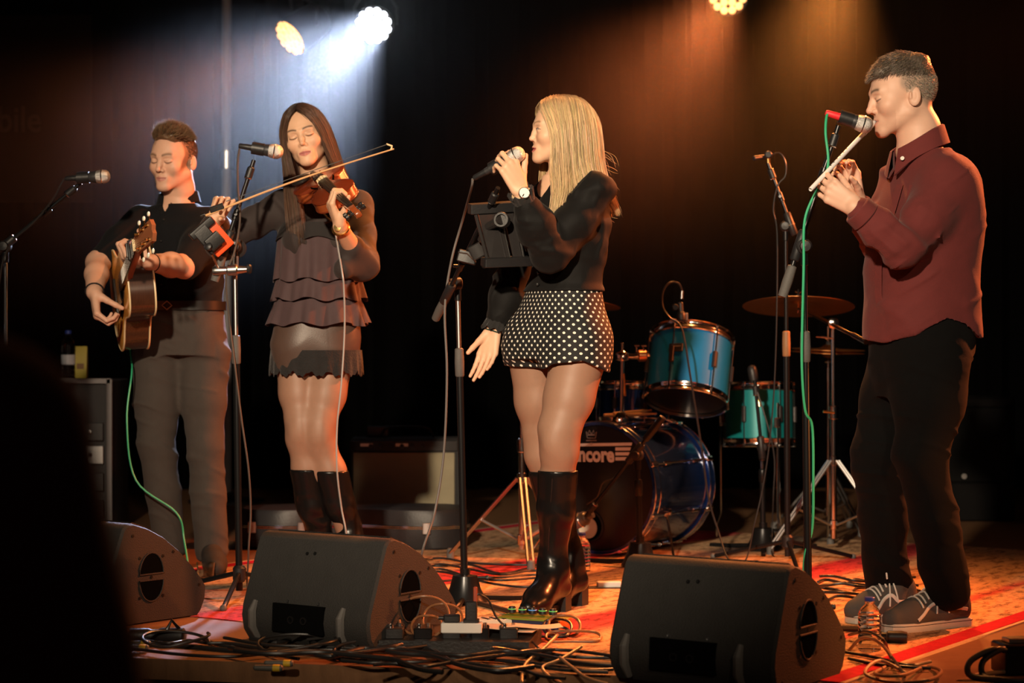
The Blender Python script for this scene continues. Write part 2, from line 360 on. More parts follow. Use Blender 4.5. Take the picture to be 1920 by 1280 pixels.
MB().lathe([(.03, -.05), (.045, -.05), (.045, .05), (.03, .05)], (pl.x, 11.4, at(0, 300, 11.4).z)).build('clamp', BRUSH, t)
MB().cyl((pl.x, 11.38, 4.05), (3.6, 11.38, 4.05), .026, n=12).build('bar', BLACK, t)
# ------------------------------------------------------------------ figures: signed distance fields meshed by surface nets
def V3(*a): return np.array(a, dtype=np.float64)
def rz(deg):
    """local frame of a figure turned deg to the photograph's left (0 = facing the lens); local -Y is forward, +X the figure's left"""
    a = -math.radians(deg); return np.array([[math.cos(a), -math.sin(a), 0], [math.sin(a), math.cos(a), 0], [0, 0, 1.]])
def rx(deg): a = math.radians(deg); return np.array([[1., 0, 0], [0, math.cos(a), -math.sin(a)], [0, math.sin(a), math.cos(a)]])
def ry(deg): a = math.radians(deg); return np.array([[math.cos(a), 0, math.sin(a)], [0, 1., 0], [-math.sin(a), 0, math.cos(a)]])
class Sdf:
    def __init__(s): s.ops = []; s.R = np.eye(3); s.o = np.zeros(3); s.sc = 1.
    def local(s, o=(0,0,0), R=None, sc=1.): s.o = np.array(o, float); s.R = np.eye(3) if R is None else R; s.sc = sc; return s
    def W(s, p): return s.o+s.R@(np.array(p, float)*s.sc)
    def cone(s, a, b, ra, rb=None, k=.01, op='u'):
        s.ops.append(('c', s.W(a), s.W(b), ra*s.sc, (ra if rb is None else rb)*s.sc, k*s.sc, op)); return s
    def chain(s, pts, rs, k=.01, op='u'):
        for i in range(len(pts)-1): s.cone(pts[i], pts[i+1], rs[i], rs[i+1], k, op)
        return s
    def ell(s, c, r, R=None, k=.01, op='u'):
        s.ops.append(('e', s.W(c), np.array(r, float)*s.sc, s.R@(np.eye(3) if R is None else R), k*s.sc, op)); return s
    def loft(s, st, k=.01, op='u', grow=0., zcut=None, fold=None):
        """stations (z, cx, cy, rx, ry, yaw_deg, power) in world space, ascending z"""
        A = np.array([list(map(float, q)) for q in st]); t = np.arange(len(A)); tt = np.linspace(0, len(A)-1, (len(A)-1)*10+1)
        B = np.empty((len(tt), A.shape[1]))
        for c in range(A.shape[1]):
            y = A[:, c]; i = np.minimum(tt.astype(int), len(A)-2); f = tt-i
            p1 = y[i]; p2 = y[i+1]; p0 = y[np.maximum(i-1, 0)]; p3 = y[np.minimum(i+2, len(A)-1)]
            m1 = (p2-p0)/2; m2 = (p3-p1)/2
            if c == 0: B[:, c] = p1+(p2-p1)*f
            else: B[:, c] = (2*f**3-3*f**2+1)*p1+(f**3-2*f**2+f)*m1+(-2*f**3+3*f**2)*p2+(f**3-f**2)*m2
        B[:, 3] += grow; B[:, 4] += grow
        s.ops.append(('l', B, zcut, fold, k, op)); return s
    def eval(s, xs, ys, zs, pad=.015):
        F = np.full((len(xs), len(ys), len(zs)), .08, np.float32)
        for q in s.ops:
            kind, k, op = q[0], q[-2], q[-1]
            m = pad+k
            if kind == 'c': lo = np.minimum(q[1]-q[3], q[2]-q[4])-m; hi = np.maximum(q[1]+q[3], q[2]+q[4])+m
            elif kind == 'e':
                ext = np.sqrt(((q[3]*q[2])**2).sum(1)); lo = q[1]-ext-m; hi = q[1]+ext+m
            else:
                B = q[1]; rr = np.maximum(B[:, 3], B[:, 4])+.03
                lo = np.array([(B[:, 1]-rr).min(), (B[:, 2]-rr).min(), B[0, 0]])-m; hi = np.array([(B[:, 1]+rr).max(), (B[:, 2]+rr).max(), B[-1, 0]])+m
            ix = slice(*np.searchsorted(xs, (lo[0], hi[0]))); iy = slice(*np.searchsorted(ys, (lo[1], hi[1]))); iz = slice(*np.searchsorted(zs, (lo[2], hi[2])))
            X = xs[ix].astype(np.float32)[:, None, None]; Y = ys[iy].astype(np.float32)[None, :, None]; Z = zs[iz].astype(np.float32)[None, None, :]
            if X.size == 0 or Y.size == 0 or Z.size == 0: continue
            if kind == 'c':
                a = q[1]; ba = q[2]-a; L2 = max(float(ba@ba), 1e-12)
                px, py, pz = X-a[0], Y-a[1], Z-a[2]
                t = np.clip((px*ba[0]+py*ba[1]+pz*ba[2])/L2, 0, 1)
                d = np.sqrt((px-t*ba[0])**2+(py-t*ba[1])**2+(pz-t*ba[2])**2)-(q[3]+(q[4]-q[3])*t)
            elif kind == 'e':
                c, r, R = q[1], q[2], q[3]
                px, py, pz = X-c[0], Y-c[1], Z-c[2]
                l = [(px*R[0, i]+py*R[1, i]+pz*R[2, i]) for i in range(3)]
                k0 = np.sqrt(sum((l[i]/r[i])**2 for i in range(3))); k1 = np.sqrt(sum((l[i]/r[i]**2)**2 for i in range(3)))
                d = k0*(k0-1)/np.maximum(k1, 1e-6)
            else:
                B = q[1]; z = Z[0, 0]; g = [np.interp(z, B[:, 0], B[:, c]).astype(np.float32)[None, None, :] for c in range(1, 7)]
                ca, sa = np.cos(np.radians(-g[4])), np.sin(np.radians(-g[4]))
                px, py = X-g[0], Y-g[1]; u = px*ca+py*sa; v = -px*sa+py*ca
                pw = g[5]
                n = (np.abs(u/g[2])**pw+np.abs(v/g[3])**pw)**(1/pw)
                d = (n-1)*np.minimum(g[2], g[3])*.92
                if q[3] is not None: d = d+q[3](u/g[2], v/g[3], Z)
                d = np.maximum(d, np.maximum(B[0, 0]-Z, Z-B[-1, 0]))
                if q[2] is not None: d = np.maximum(d, q[2](X, Y, Z))
            S = F[ix, iy, iz]
            if op == 'u':
                if k > 0: h = np.maximum(k-np.abs(S-d), 0)/k; F[ix, iy, iz] = np.minimum(S, d)-h*h*k*.25
                else: F[ix, iy, iz] = np.minimum(S, d)
            elif op == 's':
                d = -d
                if k > 0: h = np.maximum(k-np.abs(S-d), 0)/k; F[ix, iy, iz] = np.maximum(S, d)+h*h*k*.25
                else: F[ix, iy, iz] = np.maximum(S, d)
        return F
    def bounds(s):
        lo = np.full(3, 1e9); hi = -lo
        for q in s.ops:
            if q[-1] != 'u': continue
            if q[0] == 'c': l = np.minimum(q[1]-q[3], q[2]-q[4]); h = np.maximum(q[1]+q[3], q[2]+q[4])
            elif q[0] == 'e': ext = np.sqrt(((q[3]*q[2])**2).sum(1)); l = q[1]-ext; h = q[1]+ext
            else:
                B = q[1]; rr = np.maximum(B[:, 3], B[:, 4])+.02
                l = np.array([(B[:, 1]-rr).min(), (B[:, 2]-rr).min(), B[0, 0]]); h = np.array([(B[:, 1]+rr).max(), (B[:, 2]+rr).max(), B[-1, 0]])
            lo = np.minimum(lo, l); hi = np.maximum(hi, h)
        return lo-.02, hi+.02
def axis_coords(lo, hi, coarse, zones, fine):
    """coordinates with fine spacing inside the zones"""
    out = [lo]; x = lo
    while x < hi:
        stp = fine if any(a <= x <= b for a, b in zones) else coarse
        for a, b in zones:
            if x < a < x+stp: stp = max(a-x, fine)
        x += stp; out.append(x)
    return np.array(out)
CE = [(0,1),(2,3),(4,5),(6,7),(0,2),(1,3),(4,6),(5,7),(0,4),(1,5),(2,6),(3,7)]
def nets(F, xs, ys, zs):
    """naive surface nets -> verts (n,3), quads (m,4)"""
    ins = F < 0
    s8 = np.zeros(tuple(n-1 for n in F.shape), np.uint8)
    for i in (0, 1):
        for j in (0, 1):
            for k in (0, 1): s8 += ins[i:F.shape[0]-1+i, j:F.shape[1]-1+j, k:F.shape[2]-1+k]
    act = (s8 > 0) & (s8 < 8)
    I, J, K = np.nonzero(act)
    idx = np.full(act.shape, -1, np.int32); idx[I, J, K] = np.arange(len(I))
    off = [(a >> 2 & 1, a >> 1 & 1, a & 1) for a in range(8)]
    vals = np.stack([F[I+a, J+b, K+c] for a, b, c in off], 1)
    pos = np.stack([np.stack([xs[I+a], ys[J+b], zs[K+c]], 1) for a, b, c in off], 1)
    acc = np.zeros((len(I), 3)); cnt = np.zeros(len(I))
    for a, b in CE:
        va, vb = vals[:, a], vals[:, b]; cr = (va < 0) != (vb < 0)
        t = np.where(cr, va/np.where(cr, va-vb, 1), 0)[:, None]
        acc += np.where(cr[:, None], pos[:, a]+(pos[:, b]-pos[:, a])*t, 0); cnt += cr
    verts = acc/np.maximum(cnt, 1)[:, None]
    quads = []
    for ax in range(3):
        a0 = [slice(None)]*3; a1 = [slice(None)]*3; a0[ax] = slice(0, -1); a1[ax] = slice(1, None)
        A = ins[tuple(a0)]; B = ins[tuple(a1)]; E = A != B
        o1, o2 = [q for q in range(3) if q != ax]
        sl = [slice(None)]*3; sl[o1] = slice(1, -1); sl[o2] = slice(1, -1)
        e = np.argwhere(E[tuple(sl)]); e[:, o1] += 1; e[:, o2] += 1
        if len(e) == 0: continue
        inside_first = A[tuple(e.T)]
        def cell(d1, d2):
            c = e.copy(); c[:, o1] -= d1; c[:, o2] -= d2; return idx[tuple(c.T)]
        q = np.stack([cell(1, 1), cell(0, 1), cell(0, 0), cell(1, 0)], 1)
        flip = inside_first if ax != 1 else ~inside_first
        q[~flip] = q[~flip][:, ::-1]
        quads.append(q)
    return verts, np.concatenate(quads)
def smooth_mesh(v, q, it=1, lam=.5):
    e = np.concatenate([q[:, [0, 1]], q[:, [1, 2]], q[:, [2, 3]], q[:, [3, 0]]])
    for _ in range(it):
        acc = np.zeros_like(v); n = np.zeros(len(v))
        for a, b in ((0, 1), (1, 0)):
            for c in range(3): acc[:, c] += np.bincount(e[:, a], v[e[:, b], c], len(v))
            n += np.bincount(e[:, a], minlength=len(v))
        v = v+(acc/np.maximum(n, 1)[:, None]-v)*lam
    return v
def vnormals(v, q):
    n = np.cross(v[q[:, 2]]-v[q[:, 0]], v[q[:, 3]]-v[q[:, 1]])
    out = np.zeros_like(v)
    for i in range(4):
        for c in range(3): out[:, c] += np.bincount(q[:, i], n[:, c], len(v))
    return out/np.maximum(np.linalg.norm(out, axis=1), 1e-12)[:, None]
def biggest(v, q, keep=.02):
    """drop tiny loose crumbs"""
    lab = np.arange(len(v))
    e = np.concatenate([q[:, [0, 1]], q[:, [1, 2]], q[:, [2, 3]], q[:, [3, 0]]])
    while True:
        m = np.minimum(lab[e[:, 0]], lab[e[:, 1]]); old = lab.copy()
        np.minimum.at(lab, e[:, 0], m); np.minimum.at(lab, e[:, 1], m); lab = lab[lab]; lab = lab[lab]
        if (lab == old).all(): break
    u, c = np.unique(lab, return_counts=True); good = u[c >= c.max()*keep]
    kv = np.isin(lab, good); new = np.cumsum(kv)-1
    kq = kv[q].all(1); return v[kv], new[q[kq]]
def np_mesh(name, v, q, material, parent=None, colors=None, uv=None, smooth=True, keep_one=False):
    org = np.zeros(3)
    if parent is not None:
        p = parent
        while p.parent: p = p.parent
        org = np.array(p.location)
    q = np.asarray(q, np.int32); me = bpy.data.meshes.new(name)
    me.vertices.add(len(v)); me.vertices.foreach_set('co', (v-org).astype(np.float32).ravel())
    k = q.shape[1]
    me.loops.add(q.size); me.loops.foreach_set('vertex_index', q.ravel()); me.polygons.add(len(q))
    me.polygons.foreach_set('loop_start', np.arange(0, q.size, k, dtype=np.int32)); me.polygons.foreach_set('loop_total', np.full(len(q), k, np.int32))
    if colors is not None:
        a = me.attributes.new('col', 'FLOAT_COLOR', 'POINT'); c4 = np.ones((len(v), 4), np.float32); c4[:, :3] = colors; a.data.foreach_set('color', c4.ravel())
    if uv is not None:
        a = me.attributes.new('flat', 'FLOAT_VECTOR', 'POINT'); a.data.foreach_set('vector', uv.astype(np.float32).ravel())
    me.update(calc_edges=True); me.validate()
    if smooth: me.shade_smooth()
    for m in (material if isinstance(material, (list, tuple)) else [material]): me.materials.append(m)
    o = bpy.data.objects.new(name, me); COL.objects.link(o)
    if parent is not None: o.parent = parent
    return o
def wob(p, f, seed=0):
    """cheap smooth noise of points (n,3), about -1..1"""
    r = np.random.default_rng(seed); out = np.zeros(len(p))
    for i in range(6):
        d = r.normal(size=3); d /= np.linalg.norm(d); ff = f*(.7+.9*r.random())
        ph = p@d*ff+r.random()*6.28
        d2 = r.normal(size=3); out += np.sin(ph+1.3*np.sin(p@d2*f*.6+r.random()*6.28))
    return out/3.2
def folds(p, n, amp, f, seed, dirv=(0, 0, 1), sharp=2.2, squash=.28):
    """creased cloth: ridged noise stretched across dirv"""
    d = np.array(dirv, float); d /= np.linalg.norm(d)
    s = p@d; pp = p*squash+np.outer(s*(1-squash), d)
    w = wob(pp, f, seed); mask = np.clip(wob(p, f*.45, seed+90)*1.3+.45, 0, 1)
    return n*(amp*(.85*np.exp(-(w/.30)**2)*mask+.25*wob(pp, f*.7, seed+50)-.30))[:, None]
def mesh_sdf(name, S, res, material, parent, zones=None, fine=None, color=None, disp=None, uvf=None, smooth=1, sub=None):
    lo, hi = S.bounds()
    ax = []
    for c in range(3):
        z = [(a[c], b[c]) for a, b in (zones or [])]
        ax.append(axis_coords(lo[c], hi[c], res, z, fine or res))
    F = S.eval(*ax)
    if sub is not None: F = np.maximum(F, sub(*ax))
    v, q = nets(F, *ax); v, q = biggest(v, q)
    if smooth: v = smooth_mesh(v, q, smooth, .45)
    if disp is not None: v = v+disp(v, vnormals(v, q))
    return np_mesh(name, v, q, material, parent, None if color is None else color(v), None if uvf is None else uvf(v))

# ------------------------------------------------------------------ head, hand
def add_head(S, o, R, sc=1., fem=False, mouth=0., stub=False, lids=.6, nose=1.):
    """head-local: -Y forward, chin at z -.115, crown +.115"""
    S.local(o, R, sc); f = 1 if fem else 0
    S.ell((0, .018, .030), (.0735, .094, .086), k=.0)
    S.ell((0, -.034, .012), (.0655, .054, .078), k=.03)
    S.ell((0, -.036, -.052), (.053-.003*f, .048, .050), k=.03)
    for s in (1, -1):
        S.cone((s*(.052-.004*f), .000, -.055), (s*.016, -.072, -.098+.002*f), .020-.003*f, .014-.001*f, k=.03)
        S.ell((s*.040, -.060, -.026), (.024, .024, .022), k=.025)
        S.cone((s*.014, -.085, .020), (s*.040, -.074, .021), .0105-.002*f, .010-.002*f, k=.018)
    S.ell((0, -.080, -.101+.003*f), (.019-.003*f, .014, .013), k=.02)
    for s in (1, -1): S.ell((s*.031, -.0995, -.001), (.018, .0155, .0120), k=.014, op='s')
    ny = -.1060*nose+.0065*f
    S.chain([(0, -.0875, .012), (0, -.0955+.0035*f, -.012), (0, ny, -.030+.001*f)], [.0082-.001*f, .0080-.001*f, .0092-.0015*f], k=.012)
    S.ell((0, ny-.0012, -.0312+.001*f), (.0092-.0012*f, .0085, .0080-.0005*f), k=.006)
    for s in (1, -1):
        S.ell((s*(.0120-.0015*f), ny+.0125, -.036), (.0076-.0008*f, .0095, .0068), k=.006)
        S.ell((s*.0062, ny+.0055, -.0430), (.0032, .0045, .0030), k=.003, op='s')
    # eyes: ball, lids
    for s in (1, -1):
        S.ell((s*.031, -.0785, -.002), (.0150, .0120, .0118), k=.004)
        S.cone((s*.019, -.0868, .004), (s*.043, -.0815, .0035), .0030, .0026, k=.004)
    S.ell((0, -.080, -.0665), (.028, .0145, .022), k=.016)
    # lips
    ly = .0036
    for s in (1, -1):
        S.cone((s*.003, -.0965+ly, -.0605), (s*.020, -.0885+ly, -.0650), .0044+.0006*f, .0018, k=.005)
        S.cone((0, -.0955+ly, -.0722), (s*.016, -.0890+ly, -.0690), .0052+.0008*f, .0024, k=.005)
    for s in (1, -1): S.cone((0, -.1030+ly, -.0662), (s*.022, -.0918+ly, -.0660), .0014, .0010, k=.003, op='s')
    if mouth: S.ell((0, -.0985+ly, -.0668), (.010, .008, mouth), k=.003, op='s')
    # ears
    for s in (1, -1):
        Re = ry(s*-8)@rx(-12)@rz(s*22)
        S.ell((s*.077, .016, -.012), (.0075, .019, .031), R=Re, k=.006)
        S.ell((s*.086, .010, -.010), (.0065, .0105, .018), R=Re, k=.004, op='s')
        S.cone((s*.079, .004, -.002), (s*.079, .002, -.016), .004, .004, k=.004)
    S.local()
def face_color(v, o, R, sc, skin, lip, brow, lash, hairc=None, hair_mask=None, stub=0., eye=None, lidc=None, open_=0., blush=.5):
    """vertex colours of a head: lips, brows, lashes, stubble, cropped scalp, plus painted shade in the lip crease"""
    p = (v-o)@R/sc; n = len(p); c = np.tile(np.array(skin, float), (n, 1))
    x, y, z = p.T; ax = np.abs(x); front = (y < -.045)
    def mix(m, col):
        m = np.clip(m, 0, 1)[:, None]; c[:] = c*(1-m)+np.array(col)*m
    def sm(a, b, t): t = np.clip((t-a)/(b-a), 0, 1); return t*t*(3-2*t)
    mix(.35*blush*np.exp(-(((ax-.042)/.022)**2+((z+.032)/.02)**2))*front, (skin[0]*.95, skin[1]*.62, skin[2]*.55))
    mix(.45*blush*np.exp(-((x/.012)**2+((z+.034)/.012)**2+((y+.108)/.012)**2)), (skin[0]*.9, skin[1]*.6, skin[2]*.55))
    if stub: mix(stub*front*sm(-.035, -.062, z)*sm(-.118, -.108, z), (skin[0]*.45, skin[1]*.40, skin[2]*.38))
    zl = np.where(z > -.0665, (z+.0665)/(.0085-.0042*(ax/.022)**1.5), (-.0665-z)/(.0115-.006*(ax/.021)**2))
    mix((y < -.080)*sm(1.05, .75, zl)*sm(.0245, .021, ax), lip)
    mix((y < -.08)*np.exp(-((z+.0664)/.0011)**2)*sm(.023, .02, ax)*.8, (lip[0]*.3, lip[1]*.25, lip[2]*.25))  # darkens the crease between the lips, shade put into the colour
    bz = .0215+.005*np.sin(np.clip((ax-.012)/.036, 0, 1)*2.4)
    mix(front*(y < -.05)*np.exp(-((z-bz)/(.0036 if stub == 0 and lidc else .0048))**2)*sm(.009, .014, ax)*sm(.053, .045, ax)*.95, brow)
    if lidc: mix(front*np.exp(-(((ax-.032)/.013)**2+((z-.007)/.006)**2))*.55, lidc)
    ez = -.004 if not open_ else .0005; e0 = ax-.0315
    arc = ez+(-.0032 if not open_ else .0036)*(1-(e0/.0135)**2)
    if open_:
        lo_ = ez-.0034*(1-(e0/.0135)**2)
        inn = front*(y < -.06)*(np.abs(e0) < .0135)*(z < arc)*(z > lo_)
        mix(inn*.85, (.62, .58, .54)); mix(inn*(np.abs(e0+.001) < .0048), eye or (.10, .16, .2)); mix(inn*(np.abs(e0+.001) < .0022), (.01, .01, .01))
        mix(front*(y < -.06)*np.exp(-((z-lo_)/.0013)**2)*(np.abs(e0) < .0125)*.6, lash)
    mix(front*(y < -.06)*np.exp(-((z-arc)/.0020)**2)*sm(.0175, .0145, np.abs(e0))*.97, lash)
    if hairc is not None: mix(hair_mask(p), hairc)
    return c
FL = {'i': (.043, .025, .019), 'm': (.048, .029, .020), 'r': (.044, .027, .020), 'p': (.034, .020, .017)}
def add_hand(S, wrist, d, n, curls, thumb, left=True, sc=1., spread=1., fat=1.):
    """wrist point, direction wrist->knuckles, palm-side normal; curls per finger (mcp, pip, dip degrees); thumb = (out, curl, bend)
    left: thumb lies on side d x n ... sign chosen by handedness. Returns fingertip points."""
    d = np.array(d, float); d /= np.linalg.norm(d); n = np.array(n, float); n -= d*(n@d); n /= np.linalg.norm(n)
    s = np.cross(n, d)*(1 if left else -1)          # towards the thumb
    w = np.array(wrist, float); tips = {}
    S.local()
    kn = {'i': (.029, .092), 'm': (.009, .096), 'r': (-.011, .090), 'p': (-.030, .080)}
    rad = {'i': (.0098, .0083, .0072), 'm': (.0102, .0086, .0074), 'r': (.0096, .0080, .0070), 'p': (.0085, .0070, .0062)}
    S.ell(w+d*.048*sc-n*.0*sc, (.030*sc*fat, .048*sc, .0135*sc*fat), R=np.stack([s, d, n], 1), k=.01*sc)
    for f in 'imrp':
        a, b = kn[f]; K = w+(s*a+d*b)*sc
        S.cone(w+(s*a*.55+d*.008)*sc, K, .0135*sc*fat, .0112*sc*fat, k=.010*sc)
        dirv = d*math.cos(a*2.2*spread)+s*math.sin(a*2.2*spread); ang = 0; P = K; r = rad[f]
        for j in range(3):
            ang += math.radians(curls[f][j]); v = dirv*math.cos(ang)+n*math.sin(ang)
            Q = P+v*FL[f][j]*sc; S.cone(P, Q, r[min(j, 2)]*sc*fat, (r[min(j+1, 2)])*sc*fat*(1 if j < 2 else .9), k=.0035*sc if j else .006*sc); P = Q
        tips[f] = P
    out, curl, bend = [math.radians(t) for t in thumb]
    base = w+(s*.017+d*.014+n*.006)*sc
    v = d*math.cos(out)+s*math.sin(out); v = v*math.cos(curl)+n*math.sin(curl); v /= np.linalg.norm(v)
    P1 = base+v*.046*sc; S.cone(base, P1, .0165*sc*fat, .0118*sc*fat, k=.012*sc)
    v2 = v*math.cos(bend)+(n*.6-s*.6)*math.sin(bend); v2 /= np.linalg.norm(v2); P2 = P1+v2*.034*sc; S.cone(P1, P2, .0112*sc*fat, .0098*sc*fat, k=.004*sc)
    v3 = v2*math.cos(bend*.8)+(n*.6-s*.6)*math.sin(bend*.8); v3 /= np.linalg.norm(v3); P3 = P2+v3*.026*sc; S.cone(P2, P3, .0098*sc*fat, .0078*sc*fat, k=.004*sc)
    tips['t'] = P3; return tips
def hand_zone(w, d, L=.21):
    d = np.array(d, float); d /= np.linalg.norm(d); c = np.array(w)+d*.09
    return (c-L*.52, c+L*.52)

# ------------------------------------------------------------------ hair made of strand tubes over a base shell
def cat_np(P, n):
    P = np.asarray(P, float); t = np.linspace(0, len(P)-1, n); i = np.minimum(t.astype(int), len(P)-2); f = (t-i)[:, None]
    p0 = P[np.maximum(i-1, 0)]; p1 = P[i]; p2 = P[i+1]; p3 = P[np.minimum(i+2, len(P)-1)]
    return .5*((2*p1)+(p2-p0)*f+(2*p0-5*p1+4*p2-p3)*f**2+(3*p1-p0-3*p2+p3)*f**3)
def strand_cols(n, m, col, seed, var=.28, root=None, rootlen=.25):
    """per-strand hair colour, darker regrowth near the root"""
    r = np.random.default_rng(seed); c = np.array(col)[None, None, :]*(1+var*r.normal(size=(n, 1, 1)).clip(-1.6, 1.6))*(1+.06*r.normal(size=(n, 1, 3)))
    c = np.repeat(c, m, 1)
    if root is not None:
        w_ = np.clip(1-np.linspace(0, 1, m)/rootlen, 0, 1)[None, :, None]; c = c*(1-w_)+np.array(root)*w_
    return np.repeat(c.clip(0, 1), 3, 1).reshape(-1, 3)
def strands_mesh(paths, radii, flat=.5):
    """paths (n,m,3); three-sided tapered tubes"""
    P = np.asarray(paths); n, m, _ = P.shape
    T = np.gradient(P, axis=1); T /= np.maximum(np.linalg.norm(T, axis=2, keepdims=True), 1e-9)
    up = np.tile(np.array([.31, .77, .55]), (n, m, 1)); U = np.cross(T, up); U /= np.maximum(np.linalg.norm(U, axis=2, keepdims=True), 1e-9); W = np.cross(T, U)
    tp = np.sin(np.linspace(.25, 1, m)*PI)**.4*.9+.12; tp[0] = .7
    R = np.asarray(radii)[:, None, None]*tp[None, :, None]
    ring = np.stack([P+R*(U*math.cos(a)+W*math.sin(a)*flat) for a in (0, 2*PI/3, 4*PI/3)], 2)     # n,m,3sides,3
    v = ring.reshape(-1, 3); base = (np.arange(n)*m*3)[:, None, None]+(np.arange(m-1)*3)[None, :, None]; j = np.arange(3)[None, None, :]; j2 = (j+1) % 3
    q = np.stack([base+j, base+j2, base+3+j2, base+3+j], -1).reshape(-1, 4)
    return v, q
def curtain_hair(guides, n, jit, rad, seed, m=14, base_in=.006):
    """guides: list of polylines (same direction). Returns strand verts/quads + base-sheet verts/quads"""
    G = np.stack([cat_np(g, m) for g in guides]); r = np.random.default_rng(seed); k = len(G)
    def samp(u):
        t = u*(k-1); i = np.minimum(t.astype(int), k-2); f = (t-i)[:, None, None]
        p0 = G[np.maximum(i-1, 0)]; p1 = G[i]; p2 = G[i+1]; p3 = G[np.minimum(i+2, k-1)]
        return .5*((2*p1)+(p2-p0)*f+(2*p0-5*p1+4*p2-p3)*f**2+(3*p1-p0-3*p2+p3)*f**3)
    paths = samp(r.random(n))
    ph = np.linspace(0, 1, m)[None, :, None]
    paths = paths+r.normal(size=(n, 1, 3))*jit*(.35+ph)+np.sin(ph*PI*(1+r.random((n, 1, 1))*2)+r.random((n, 1, 1))*6)*r.normal(size=(n, 1, 3))*jit*.5
    L = .86+.16*r.random((n, 1, 1)); cutp = np.empty_like(paths)
    tt = np.linspace(0, 1, m)
    for c in range(3):
        for i in range(n): cutp[i, :, c] = np.interp(tt*L[i, 0, 0], tt, paths[i, :, c])
    v, q = strands_mesh(cutp, rad*(.6+.8*r.random(n)))
    uu = np.linspace(0, 1, (k-1)*5+1); sh = samp(uu)          # base sheet, closed thin shell
    return v, q, sh
def sheet_shell(sh, inward, th):
    """thin closed shell following a (a,m,3) grid, pushed towards a centre point"""
    a, m, _ = sh.shape
    du = np.gradient(sh, axis=0); dv = np.gradient(sh, axis=1); nn = np.cross(du, dv); nn /= np.maximum(np.linalg.norm(nn, axis=2, keepdims=True), 1e-9)
    c = np.asarray(inward); sg = np.sign(((sh-c)*nn).sum(2, keepdims=True)); nn = nn*np.where(sg.mean() >= 0, 1., -1.)
    A = sh-nn*.002; B = sh-nn*(.002+th)
    v = np.concatenate([A.reshape(-1, 3), B.reshape(-1, 3)]); q = []
    N_ = a*m
    for i in range(a-1):
        for j in range(m-1):
            p = i*m+j; q.append((p, p+1, p+m+1, p+m)); q.append((N_+p, N_+p+m, N_+p+m+1, N_+p+1))
    bd = [i*m for i in range(a)]+[(a-1)*m+j for j in range(1, m)]+[i*m+m-1 for i in range(a-2, -1, -1)]+[j for j in range(m-2, 0, -1)]
    for x, y in zip(bd, bd[1:]+bd[:1]): q.append((x, y, N_+y, N_+x))
    return v, np.array(q)
def join_vq(parts):
    vs, qs, o = [], [], 0
    for v, q in parts: vs.append(v); qs.append(np.asarray(q)+o); o += len(v)
    return np.concatenate(vs), np.concatenate(qs)
def short_hair(o, R, sc, mask, length, n, dirf, rad, seed, el=((0, .018, .030), (.0745, .095, .087)), m=5):
    """short strands standing out of the scalp ellipsoid; dirf(p, normal) -> lean direction"""
    r = np.random.default_rng(seed); pts = r.normal(size=(n*6, 3)); pts /= np.linalg.norm(pts, axis=1, keepdims=True)
    p = pts*np.array(el[1])+np.array(el[0]); nr = pts/np.array(el[1]); nr /= np.linalg.norm(nr, axis=1, keepdims=True)
    ok = mask(p) > r.random(len(p)); p = p[ok][:n]; nr = nr[ok][:n]
    L = length(p)*(.7+.6*r.random(len(p))); dv = dirf(p, nr)+r.normal(size=p.shape)*.22; dv /= np.linalg.norm(dv, axis=1, keepdims=True)
    t = np.linspace(0, 1, m)[None, :, None]
    path = p[:, None]+(nr[:, None]*(1-t*.6)*.75+dv[:, None]*(.35+t))*L[:, None, None]*t*.8
    path = path*sc; path = path@R.T+np.array(o)
    return strands_mesh(path, rad*(.7+.6*r.random(len(p))))
# ------------------------------------------------------------------ people
SKIN = mat('skin', attr='col', rough=.50, var=.05, scale=60, bump=.06, bscale=350, sss=.06, spec=.4)
def A(px, py, d): return np.array(at(px, py, d))
def cloth(name, c, rough=.85, sheen=.04, bump=.25, bscale=500, var=.12, **k): return mat(name, c, rough, sheen=sheen, bump=bump, bscale=bscale, var=var, scale=30, **k)
HAIRM = {}
def hairmat(name, a, b, rough=.35, streak=55):
    m = mat(name, a, rough, var=.45, scale=streak, stretch=(1, 1, .12), spec=.6, sheen=.1); return m
def hairmat2(name, rough): return mat(name, rough=rough, attr='col', var=.12, scale=25, spec=.55)
def build_hair(t, m, sides, centre, col, root, jit, rad, fly=(), shell=None, name='hair', extra=()):
    parts, cols = [], []
    for gd, n, sd in sides:
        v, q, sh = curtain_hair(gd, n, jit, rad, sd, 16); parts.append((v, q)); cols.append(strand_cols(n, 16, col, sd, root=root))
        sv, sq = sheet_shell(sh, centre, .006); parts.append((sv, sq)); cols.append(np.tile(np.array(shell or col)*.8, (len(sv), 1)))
    r = np.random.default_rng(2)
    for c0, R, n in fly:
        fl = []
        for k in range(n):
            b0 = c0+R@np.array([0, 0, -.22*r.random()]); e = b0+R@np.array([r.normal()*.02, .03+.04*r.random(), -.02-.05*r.random()]); fl.append(cat_np([b0, b0*.5+e*.5+r.normal(size=3)*.008, e], 16))
        parts.append(strands_mesh(np.array(fl), np.full(n, .0006))); cols.append(strand_cols(n, 16, col, 3))
    for (v, q), c in extra: parts.append((v, q)); cols.append(c)
    v, q = join_vq(parts); o = np_mesh(name, v, q, m, t, np.concatenate(cols)); o['kind'] = 'stuff'; return o
BOOT = mat('black_boot_leather', (.006, .0055, .0055), .27, spec=.32, bump=.08, bscale=45, var=.1)
SOLE = mat('black_boot_sole', (.012, .011, .011), .4)
DENIM_BLACK = cloth('black_trouser_twill', (.0034, .0032, .0033), .95, .01, spec=.15)
def limb(S, pts, rs, k=.02): S.chain(pts, rs, k)
def base_color(v, skin): return np.tile(np.array(skin, float), (len(v), 1))
